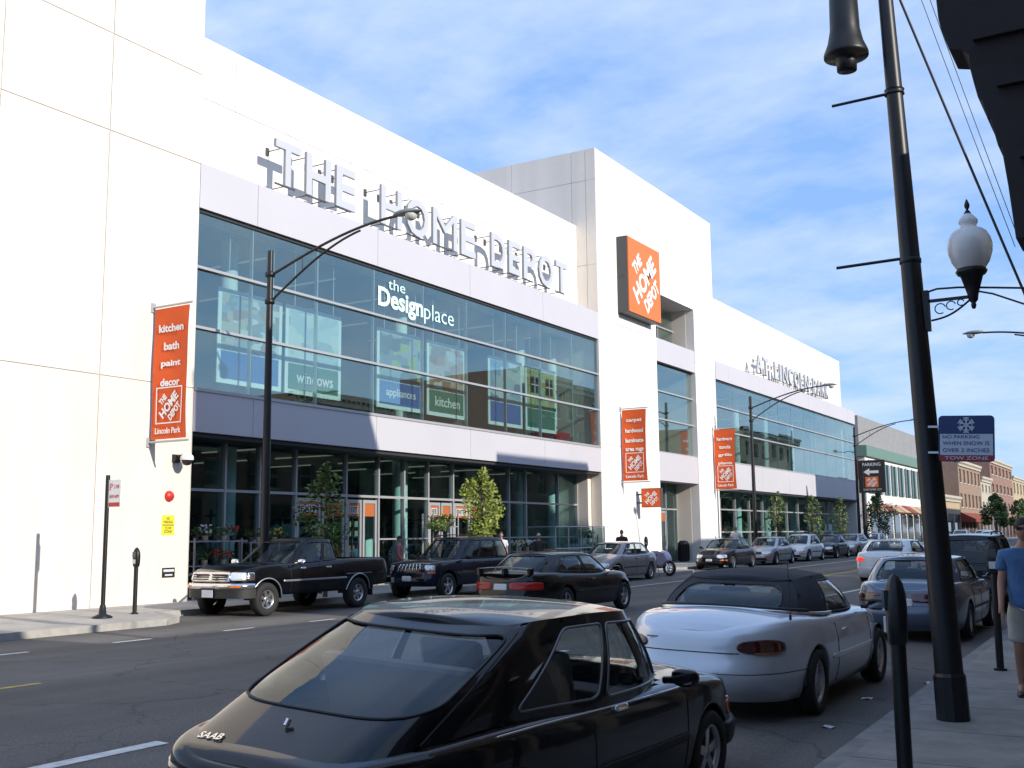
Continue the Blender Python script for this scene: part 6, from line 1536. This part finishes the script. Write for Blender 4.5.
tree(-19.7, 23.0, 3.6, 0.75, 'thin green young tree in front of the exit doors behind the black pickup', 3, 1000, ('leaf', 'leaf3', 'leaf2'), group=G_T)
tree(-19.7, 30.9, 3.75, 0.75, 'bright yellow-green young tree left of the white-haired person', 4, 2400, ('leaf4', 'leaf3', 'leaf4'), group=G_T)
for k, y in enumerate((62.9, 70.2, 77.0)): tree(-19.7, y, 3.7, 0.72, ['young tree at the near end of the wing behind the white sedan', 'young tree at the middle of the wing behind the dark sedan', 'young tree at the far end of the wing windows'][k], 7+k, 620, ('leaf2', 'leaf', 'leaf3'), size=0.09, group=G_T)
tree(-19.7, 88.5, 4.2, 1.2, 'dark bushy young tree below the direction sign', 12, 2200, ('leaf2', 'leaf2', 'leaf'), size=0.1, group=G_T)
tree(-18.9, 150, 5.7, 1.7, 'big round green tree far up the street beside the walking man', 14, 2400, ('leaf', 'leaf2', 'leaf3'), trunk_h=2.0, size=0.22, slim=1.1)
tree(-20.2, 190, 6.0, 2.0, 'second big green tree further up the street', 15, 1800, ('leaf', 'leaf2'), trunk_h=2.0, size=0.25, slim=1.1)
tree(-20.5, 225, 6.5, 2.2, 'third big green tree furthest up the street', 16, 1500, ('leaf', 'leaf2'), trunk_h=2.2, size=0.28, slim=1.1)
for k_, (y_, h_) in enumerate(((57, 7.0), (112, 9.0), (124, 10.5), (133, 9.0))): tree(-1.2, y_, h_, 3.0, ['leafy street tree on the near pavement halfway up the street', 'leafy street tree on the near pavement just beyond the junction', 'tallest leafy street tree on the near pavement beyond the junction', 'leafy street tree furthest up the near pavement'][k_], 40+k_, 1500, ('leaf', 'leaf2', 'leaf'), trunk_h=2.6, size=0.25, slim=1.0)
def bush(mb, c, r, n, rnd, size=0.05): leaves(mb, c, r, n, size, rnd, 3, 0.9)
LM = [M['leaf'], M['leaf2'], M['leaf3']]
fl_m = [mat('flower_red', (0.5, 0.05, 0.04), .7), mat('flower_white', (0.7, 0.7, 0.68), .7), mat('flower_yellow', (0.6, 0.45, 0.05), .7)]
def plant_rack(x, y, wd, levels, label, seed, top=1.55, rz=0, frame='alu', flowers=True):
    rnd = random.Random(seed); root = thing('plant_rack', label, 'plant rack', (x, y, 0.13), rz)
    mb = MB()
    for a in (-wd/2, wd/2):
        for b in (-0.22, 0.22): mb.box(b-0.02, b+0.02, a-0.02, a+0.02, 0, top)
    for z in levels: mb.box(-0.25, 0.25, -wd/2, wd/2, z, z+0.03)
    obj('rack', mb, M[frame], root)
    for z in levels:
        n = int(wd/0.3)
        for k in range(n):
            yy = -wd/2+(k+0.5)*wd/n; p = MB(); p.lathe((0.05, yy, z+0.03), [(0.07, 0), (0.09, 0.14), (0.001, 0.14)], 8); obj('plant_pot', p, M['c_tan'] if k % 2 else M['blackp'], root)
            f = MB(); bush(f, (0.05, yy, z+0.28), 0.17, 50, rnd); fo = obj('foliage', f, LM, root)
            if flowers and rnd.random() < 0.6:
                g_ = MB(); fm = rnd.choice(fl_m)
                for _ in range(16): 
                    q = Vector((0.05+rnd.uniform(-.15, .2), yy+rnd.uniform(-.13, .13), z+0.30+rnd.uniform(-.05, .15))); g_.obox(q, (0.022, 0, 0), (0, 0.022, 0), (0, 0, 0.022))
                obj('flowers', g_, fm, fo)
plant_rack(-22.3, 21.4, 1.7, (0.25, 0.85, 1.5), 'rack of potted flowers against the glass beside the near pier', 21, 1.6)
plant_rack(-22.3, 23.4, 1.6, (0.25, 0.85, 1.45), 'rack of potted plants below the glass right of the flower rack', 22, 1.5)
plant_rack(-21.6, 31.2, 1.5, (0.3, 0.9, 1.9), 'tall pale metal rack of plants between the two sets of doors', 23, 2.35, frame='aluw')
plant_rack(-22.2, 37.9, 1.8, (0.3, 0.95), 'low rack of dark green plants right of the entrance doors', 24, 1.2)
plant_rack(-22.0, 42.9, 1.4, (0.3, 0.85, 1.4), 'rack of green plants in the glass enclosure beside the tower', 25, 1.6)
t = thing('topiary', 'round clipped topiary bush on a thin stem in front of the enter doors', 'plant', (-21.0, 30.2, 0.13)); rnd = random.Random(31)
mb = MB(); mb.lathe((0, 0, 0), [(0.16, 0), (0.22, 0.36), (0.001, 0.36)], 14); obj('plant_pot', mb, M['white'], t); mb = MB(); mb.cyl((0, 0, 0.3), (0, 0, 1.75), 0.02); obj('stem', mb, M['bark'], t); mb = MB(); leaves(mb, (0, 0, 1.95), 0.42, 900, 0.05, rnd, 3, 0.5); obj('foliage', mb, [M['leaf'], M['leaf3'], M['leaf']], t)
# trolley corral by the tower
t = thing('trolley_bay', 'glass-sided metal trolley bay beside the tower', 'trolley bay', (-21.2, 40.9, 0.13)); mb = MB()
for y in (-2.2, -1.1, 0, 1.1, 2.2): mb.cyl((0, y, 0), (0, y, 1.95), 0.03)
for z in (0.1, 1.05, 1.93): mb.cyl((0, -2.2, z), (0, 2.2, z), 0.022)
for y in (-2.2, 2.2):
    for z in (0.1, 1.93): mb.cyl((0, y, z), (-1.4, y, z), 0.022)
obj('frame', mb, M['alu'], t); mb = MB()
for y in (-2.2, -1.1, 0, 1.1): mb.box(-0.008, 0.0, y+0.05, y+1.05, 0.15, 1.88)
obj('glass_panel', mb, M['glassg'], t)
def trolley(x, y):
    t = thing('shopping_trolley', 'metal shopping trolley standing in the trolley bay', 'trolley', (x, y, 0.13), 0, 'shopping trolleys in the bay'); mb = MB()
    for z, a, b in ((0.45, 0.35, 0.2), (0.62, 0.38, 0.23), (0.8, 0.42, 0.26), (0.98, 0.46, 0.28)): mb.tube([(b, -a, z), (b, a, z), (-b, a, z), (-b, -a, z)], 0.008, 5, closed=True)
    for k in range(9):
        f = -1+k/4; mb.cyl((0.2, 0.35*f, 0.45), (0.28, 0.46*f, 0.98), 0.005, n=4); mb.cyl((-0.2, 0.35*f, 0.45), (-0.28, 0.46*f, 0.98), 0.005, n=4)
    mb.tube([(0.2, -0.35, 0.15), (0.2, 0.4, 0.15), (-0.2, 0.4, 0.15), (-0.2, -0.35, 0.15)], 0.014, 6, closed=True)
    for a in (0.2, -0.2): mb.cyl((a, -0.35, 0.15), (a, -0.35, 0.98), 0.012, n=6)
    obj('basket', mb, M['alu'], t); mb = MB(); mb.cyl((-0.26, -0.5, 1.02), (0.26, -0.5, 1.02), 0.018); obj('handle', mb, M['orange'], t)
    for a in (0.2, -0.2):
        for b in (-0.33, 0.38): w_ = MB(); w_.lathe((a, b, 0.065), [(0.001, -0.015), (0.06, -0.015), (0.06, 0.015), (0.001, 0.015)], 12, 'x'); obj('castor', w_, M['blackp'], t)
    return t
t0 = trolley(-21.9, 39.6)
for k in range(1, 5): c = copy_tree(t0); c.location = (-21.9-0.0*(k % 2), 39.6+0.42*k, 0.13)

# ------------------------------------------------------------------ people
def person(label, x, y, rz, top='c_white', bottom='c_blue', hair='hair_d', h=1.75, shorts=False, stride=0.18, detail=1, z=None, long_sleeve=False, glasses=False, bend=0.0, group=None):
    root = thing('person', label, 'person', (x, y, (zg(x, y)+0.13) if z is None else z), rz, group); k = h/1.75
    def skin(name, pts, edges, rad, m, parent, lev=2):
        me = bpy.data.meshes.new(name); me.from_pydata([tuple(Vector(p)*k) for p in pts], edges, []); o = bpy.data.objects.new(name, me); COL.objects.link(o); o.parent = parent
        md = o.modifiers.new('skin', 'SKIN'); 
        if not me.skin_vertices: me.skin_vertices.new()
        for sv, r in zip(me.skin_vertices[0].data, rad): sv.radius = (r[0]*k, r[1]*k) if isinstance(r, tuple) else (r*k, r*k)
        me.skin_vertices[0].data[0].use_root = True; md.use_smooth_shade = True
        sb = o.modifiers.new('sub', 'SUBSURF'); sb.levels = lev; sb.render_levels = lev; me.materials.append(m); return o
    s_ = stride
    # figure faces -Y in its own space (x = its left/right)
    P = [(0, 0, 0.95), (0, -0.01, 1.12), (0, 0.0, 1.32), (0, 0.01, 1.44), (0, -0.01, 1.52), (0, -0.02, 1.60)]
    Rr = [(.15, .10), (.14, .10), (.155, .105), (.10, .08), (.055, .06), (.05, .055)]
    E = [(0, 1), (1, 2), (2, 3), (3, 4), (4, 5)]
    def add(p, r, par): P.append(p); Rr.append(r); E.append((par, len(P)-1)); return len(P)-1
    feet = []; hands = []
    for sd in (-1, 1):
        f = -sd*s_
        hip = add((sd*0.09, 0, 0.88), .095, 0); kn = add((sd*0.10, f*0.45-0.02, 0.49), .062, hip); cf_ = add((sd*0.10, f*0.8+0.01, 0.33), .055, kn); an = add((sd*0.10, f+0.03, 0.09), .036, cf_); toe = add((sd*0.115, f-0.10, 0.035), .03, an); feet.append((sd*0.108, f))
        sh = add((sd*0.17, 0.0, 1.41), .062, 3); el = add((sd*0.235, sd*s_*0.35+0.04, 1.13), .042, sh); wr_ = add((sd*0.25, sd*s_*0.9-0.03, 0.90), .028, el); hands.append((sd, Vector((sd*0.25, sd*s_*0.9-0.03, 0.90))))
        pm_ = add((sd*0.252, sd*s_*0.95-0.045, 0.83), (.022, .034), wr_)
    body = skin('body', P, E, Rr, M['skin'], root)
    # fingers joined to the palm
    for sd, wp in hands:
        for q in range(4):
            b0 = wp+Vector((0.0, -0.04+0.02*q-0.005, -0.09)); ln = (0.07, 0.08, 0.075, 0.058)[q]
            FP = [b0+Vector((0, 0, 0.03)), b0, b0+Vector((-sd*0.006, -0.004, -ln*0.5)), b0+Vector((-sd*0.022, -0.006, -ln))]; skin('finger', FP, [(0, 1), (1, 2), (2, 3)], [.0095, .0095, .0085, .007], M['skin'], body, 1)
        FP = [wp+Vector((0, -0.02, -0.04)), wp+Vector((-sd*0.012, -0.045, -0.075)), wp+Vector((-sd*0.02, -0.05, -0.11))]; skin('thumb', FP, [(0, 1), (1, 2)], [.012, .011, .008], M['skin'], body, 1)
    # head
    hm = MB(); rows = []
    for i in range(17):
        t = math.pi*i/16; zz = math.cos(t); row = []
        for j in range(25):
            a = 2*math.pi*j/24; X = math.sin(t)*math.cos(a)*0.076; Y = math.sin(t)*math.sin(a)*0.095; Z = zz*0.118
            if zz < 0: X *= 1-0.28*(-zz)**1.5; Y = Y*(1-0.12*(-zz)) - 0.012*(-zz)
            if abs(math.cos(a)) < 0.25 and math.sin(a) < 0 and -0.32 < zz < 0.12: Y -= 0.020*(1-abs(zz+0.12)/0.25)*(1-abs(math.cos(a))/0.25)
            row.append(tuple(k*v for v in (X, Y-0.02, Z+1.67)))
        rows.append(row)
    hm.grid(rows); hd = obj('head', hm, M['skin'], body)
    for sd in (-1, 1):
        e = MB(); e.lathe((sd*0.078*k, 0.0, 1.665*k), [(0.001, -0.012*k), (0.022*k, -0.006*k), (0.028*k, 0.004*k), (0.001, 0.01*k)], 10, 'x'); obj('ear', e, M['skin'], hd)
        if not glasses: e = MB(); e.obox((sd*0.03*k, -0.108*k, 1.685*k), (0.013*k, 0, 0), (0, 0.006*k, 0), (0, 0, 0.006*k)); obj('eye', e, M['blackp'], hd)
    e = MB(); e.obox((0, -0.113*k, 1.605*k), (0.024*k, 0, 0), (0, 0.004*k, 0), (0, 0, 0.004*k)); obj('mouth', e, mat('lips', (0.3, 0.11, 0.09), .6), hd)
    if glasses:
        e = MB()
        for sd in (-1, 1): e.obox((sd*0.033*k, -0.118*k, 1.683*k), (0.027*k, 0, 0), (0, 0.004*k, 0), (0, 0, 0.017*k)); e.cyl((sd*0.06*k, -0.112*k, 1.688*k), (sd*0.08*k, 0.0, 1.685*k), 0.003*k, n=5)
        e.box(-0.008*k, 0.008*k, -0.121*k, -0.115*k, 1.682*k, 1.69*k); obj('sunglasses', e, M['blackp'], hd)
    hr = MB(); rows = []
    for i in range(10):
        t = math.pi*0.60*i/9; row = []
        for j in range(25):
            a = 2*math.pi*j/24; tt = t
            if math.sin(a) < 0: tt = min(t, math.pi*(0.36+0.10*abs(math.cos(a))))
            row.append(tuple(k*v for v in (math.sin(tt)*math.cos(a)*0.083, math.sin(tt)*math.sin(a)*0.102-0.016, math.cos(tt)*0.126+1.674)))
        rows.append(row)
    hr.grid(rows); obj('hair', hr, M[hair], hd)
    # shirt
    SP = [(0, 0, 0.80), (0, -0.01, 1.02), (0, 0.0, 1.28), (0, 0.01, 1.42), (0, 0.0, 1.50)]; SR = [(.19, .14), (.185, .14), (.20, .14), (.15, .11), (.072, .078)]; SE = [(0, 1), (1, 2), (2, 3), (3, 4)]
    for sd in (-1, 1):
        a = len(SP); SP.append((sd*0.19, 0.0, 1.41)); SR.append(.085); SE.append((3, a)); SP.append((sd*0.225, sd*s_*0.18+0.02, 1.24)); SR.append(.074); SE.append((a, a+1))
        if long_sleeve: SP.append((sd*0.24, sd*s_*0.35+0.04, 1.12)); SR.append(.055); SE.append((a+1, a+2)); SP.append((sd*0.25, sd*s_*0.8-0.02, 0.94)); SR.append(.045); SE.append((a+2, a+3))
    shirt = skin('shirt', SP, SE, SR, M[top], body)
    if glasses:
        cl = skin('collar', [(0.075*math.cos(a_), 0.07*math.sin(a_)-0.005, 1.495-0.03*(math.sin(a_) < -0.3)) for a_ in [2*math.pi*q/12 for q in range(12)]], [(q, (q+1) % 12) for q in range(12)], [.014]*12, M[top], body, 1)
    # trousers
    TP = [(0, 0, 1.0)]; TR = [(.165, .12)]; TE = []
    for sd in (-1, 1):
        f = -sd*s_; a = len(TP); TP.append((sd*0.095, 0, 0.84)); TR.append(.118); TE.append((0, a))
        TP.append((sd*0.105, f*0.35-0.01, 0.60)); TR.append(.105 if shorts else .085); TE.append((a, a+1))
        if shorts: TP.append((sd*0.108, f*0.42-0.015, 0.53)); TR.append(.108); TE.append((a+1, a+2))
        else:
            TP.append((sd*0.10, f*0.8+0.01, 0.33)); TR.append(.07); TE.append((a+1, a+2)); TP.append((sd*0.10, f+0.03, 0.09)); TR.append(.062); TE.append((a+2, a+3))
    skin('shorts' if shorts else 'trousers', TP, TE, TR, M[bottom], body)
    for fx2, f in feet:
        b_ = MB(); rows = []
        for i in range(8):
            t = i/7; yy = f+0.085-0.27*t; ww = 0.036+0.014*math.sin(t*math.pi); hh = 0.085-0.045*smooth(0.2, 0.8, t)
            rows.append([((fx2+ww*math.cos(q*math.pi/8))*k, yy*k, (max(0, hh*math.sin(q*math.pi/8)))*k) for q in range(9)])
        b_.grid(rows); b_.add(rows[0], [tuple(range(9))]); b_.add(rows[-1], [tuple(range(8, -1, -1))]); obj('shoe', b_, M['shoe'], body)
    return root
person('man in sunglasses, blue polo shirt and cream shorts walking towards the viewer', -1.38, 12.95, R(8), 'polo', 'shorts', 'hair_d', 1.84, True, 0.16, glasses=True)
person('white-haired person in dark clothes beyond the black coupe by the trolley bay', -20.8, 36.6, R(60), 'c_dark', 'c_dark', 'hair_w', 1.62, long_sleeve=True)
person('person in a white top beyond the black coupe near the dark off-roader', -20.4, 33.2, R(40), 'c_white', 'c_blue', 'hair_d', 1.7)
person('person in a white shirt standing in front of the wing beyond the black sedan', -20.6, 58.2, R(200), 'c_white', 'c_blue', 'hair_d', 1.78)
person('dark-haired person behind the taupe sedan in front of the tower', -20.6, 43.6, R(20), 'c_dark', 'c_blue', 'hair_d', 1.7)
person('person in a dull pink top by the tall plant rack left of the other shopper', -20.9, 27.9, R(120), 'c_pink', 'c_dark', 'hair_d', 1.58, long_sleeve=True)
person('person in a tan jacket leaning towards the tall plant rack', -20.6, 29.6, R(-70), 'c_tan', 'c_dark', 'hair_d', 1.62, long_sleeve=True)

# ------------------------------------------------------------------ background beyond the cross street
bb = thing('corner_mall', 'grey and green retail block with tan arcade and red canopies beyond the cross street', 'building', (0, 0, 0))
mb = MB(); mb.box(-70, -24.5, 104, 131, 0, 12.6); obj('upper_block', mb, M['greym'], bb)
mb = MB(); mb.box(-60, -23.6, 103.0, 131, 8.7, 9.7); obj('green_cornice', mb, M['greenm'], bb)
mb = MB(); mb.box(-60, -23.9, 103.4, 131, 0, 8.7); obj('wall', mb, M['panelw'], bb)
for k in range(8):
    y0 = 104+3.3*k; m2 = MB(); m2.box(-23.9, -23.8, y0+0.3, y0+2.8, 5.3, 8.3); wo = obj('window', m2, M['winb'], bb); m3 = MB(); m3.box(-23.8, -23.7, y0+1.5, y0+1.6, 5.3, 8.3); m3.box(-23.8, -23.7, y0+0.2, y0+0.3, 5.2, 8.4); obj('frame', m3, M['greenm'], wo)
    m2 = MB(); m2.box(-23.9, -23.75, y0+0.4, y0+2.7, 0.6, 3.4); obj('shop_window', m2, M['winb'], bb)
    m2 = MB(); m2.add([(-23.7, y0+0.3, 4.4), (-23.7, y0+2.9, 4.4), (-22.6, y0+2.9, 3.6), (-22.6, y0+0.3, 3.6), (-23.7, y0+0.3, 3.5), (-23.7, y0+2.9, 3.5)], [(0, 3, 2, 1), (0, 4, 3), (1, 2, 5), (4, 5, 2, 3)]); obj('awning', m2, M['awn'] if k % 3 == 1 else M['c_tan'], bb)
for k in range(9):
    x = -24.5-3.2*k; m2 = MB(); m2.box(x-2.6, x-0.4, 103.3, 103.38, 5.6, 8.2); obj('window', m2, M['winb'], bb); m2 = MB(); m2.box(x-2.7, x-0.3, 103.28, 103.36, 1.0, 3.6); obj('shop_window', m2, M['winb'], bb)
    m2 = MB(); m2.box(x-2.7, x-0.2, 102.6, 103.3, 3.9, 4.25); obj('canopy', m2, M['brick_t'], bb)
m2 = MB(); m2.cyl((-27.5, 104.2, 12.5), (-27.5, 104.2, 12.9), 1.1, n=24); m2.box(-28.7, -26.3, 103.9, 103.98, 10.6, 12.0); obj('louvre_panel', m2, M['dark'], bb)
for x, z in ((-24.8, 7.4), (-29.0, 7.2)): m2 = MB(); m2.box(x-0.5, x+0.5, 102.4, 102.5, z-0.9, z+0.9); m2.cyl((x, 102.45, z+0.95), (x, 103.2, z+0.95), 0.05); tag(obj('hanging_banner', m2, M['red']), 'red banner hanging from the corner block, %s one' % ('right' if x > -27 else 'left'), 'banner')
terrace('arcade_building', 'tan brick building with arches and red and white awnings beyond the corner block', 131.2, 156, 6.2, 'brick_t', 1, 5, x0=-24.0, depth=20, xneg=True)
terrace('brick_building', 'brown brick building with pale bands far up the left side', 156.2, 176, 11.2, 'brick_b', 3, 6, x0=-24.0, depth=20, xneg=True)
terrace('brick_building', 'narrow cream building far up the left side', 176.2, 187, 9.8, 'stone', 3, 3, x0=-24.0, depth=20, xneg=True)
terrace('brick_building', 'dark red brick building with bay front furthest up the left side', 187.2, 215, 13.2, 'brick_r', 4, 6, x0=-24.0, depth=20, xneg=True)
terrace('brick_building', 'pale brick building closing the left side of the street', 215.2, 250, 11.5, 'brick_t', 3, 7, x0=-24.0, depth=20, xneg=True)
aw = thing('shop_awning', 'dark red shop awning below the brown brick building', 'awning', (-24, 160, 0)); m2 = MB(); m2.add([(0, -4, 4.2), (0, 12, 4.2), (1.8, 12, 3.3), (1.8, -4, 3.3), (1.8, -4, 2.9), (1.8, 12, 2.9), (0, -4, 2.9), (0, 12, 2.9)], [(0, 3, 2, 1), (3, 4, 5, 2), (0, 6, 4, 3), (1, 2, 5, 7)]); obj('canopy', m2, mat('awning_cloth', (0.25, 0.05, 0.03), .8), aw)

for k_, (x_, y_, r_) in enumerate(((-3.0, 10.9, 20), (-3.1, 12.9, 70), (-2.75, 14.6, 130))):
    mb = MB(); mb.grid([[(a*0.06, b*0.045, 0.012+0.012*math.sin(a*3+b*2)) for a in (-1, -0.4, 0.3, 1)] for b in (-1, 0, 1)]); o = tag(obj('paper_scrap', mb, M['c_white']), 'small white paper scrap in the right gutter, %s one' % ('nearest', 'middle', 'furthest')[k_], 'litter'); o.location = (x_, y_, zg(x_, y_)); o.rotation_euler = (0, 0, R(r_))
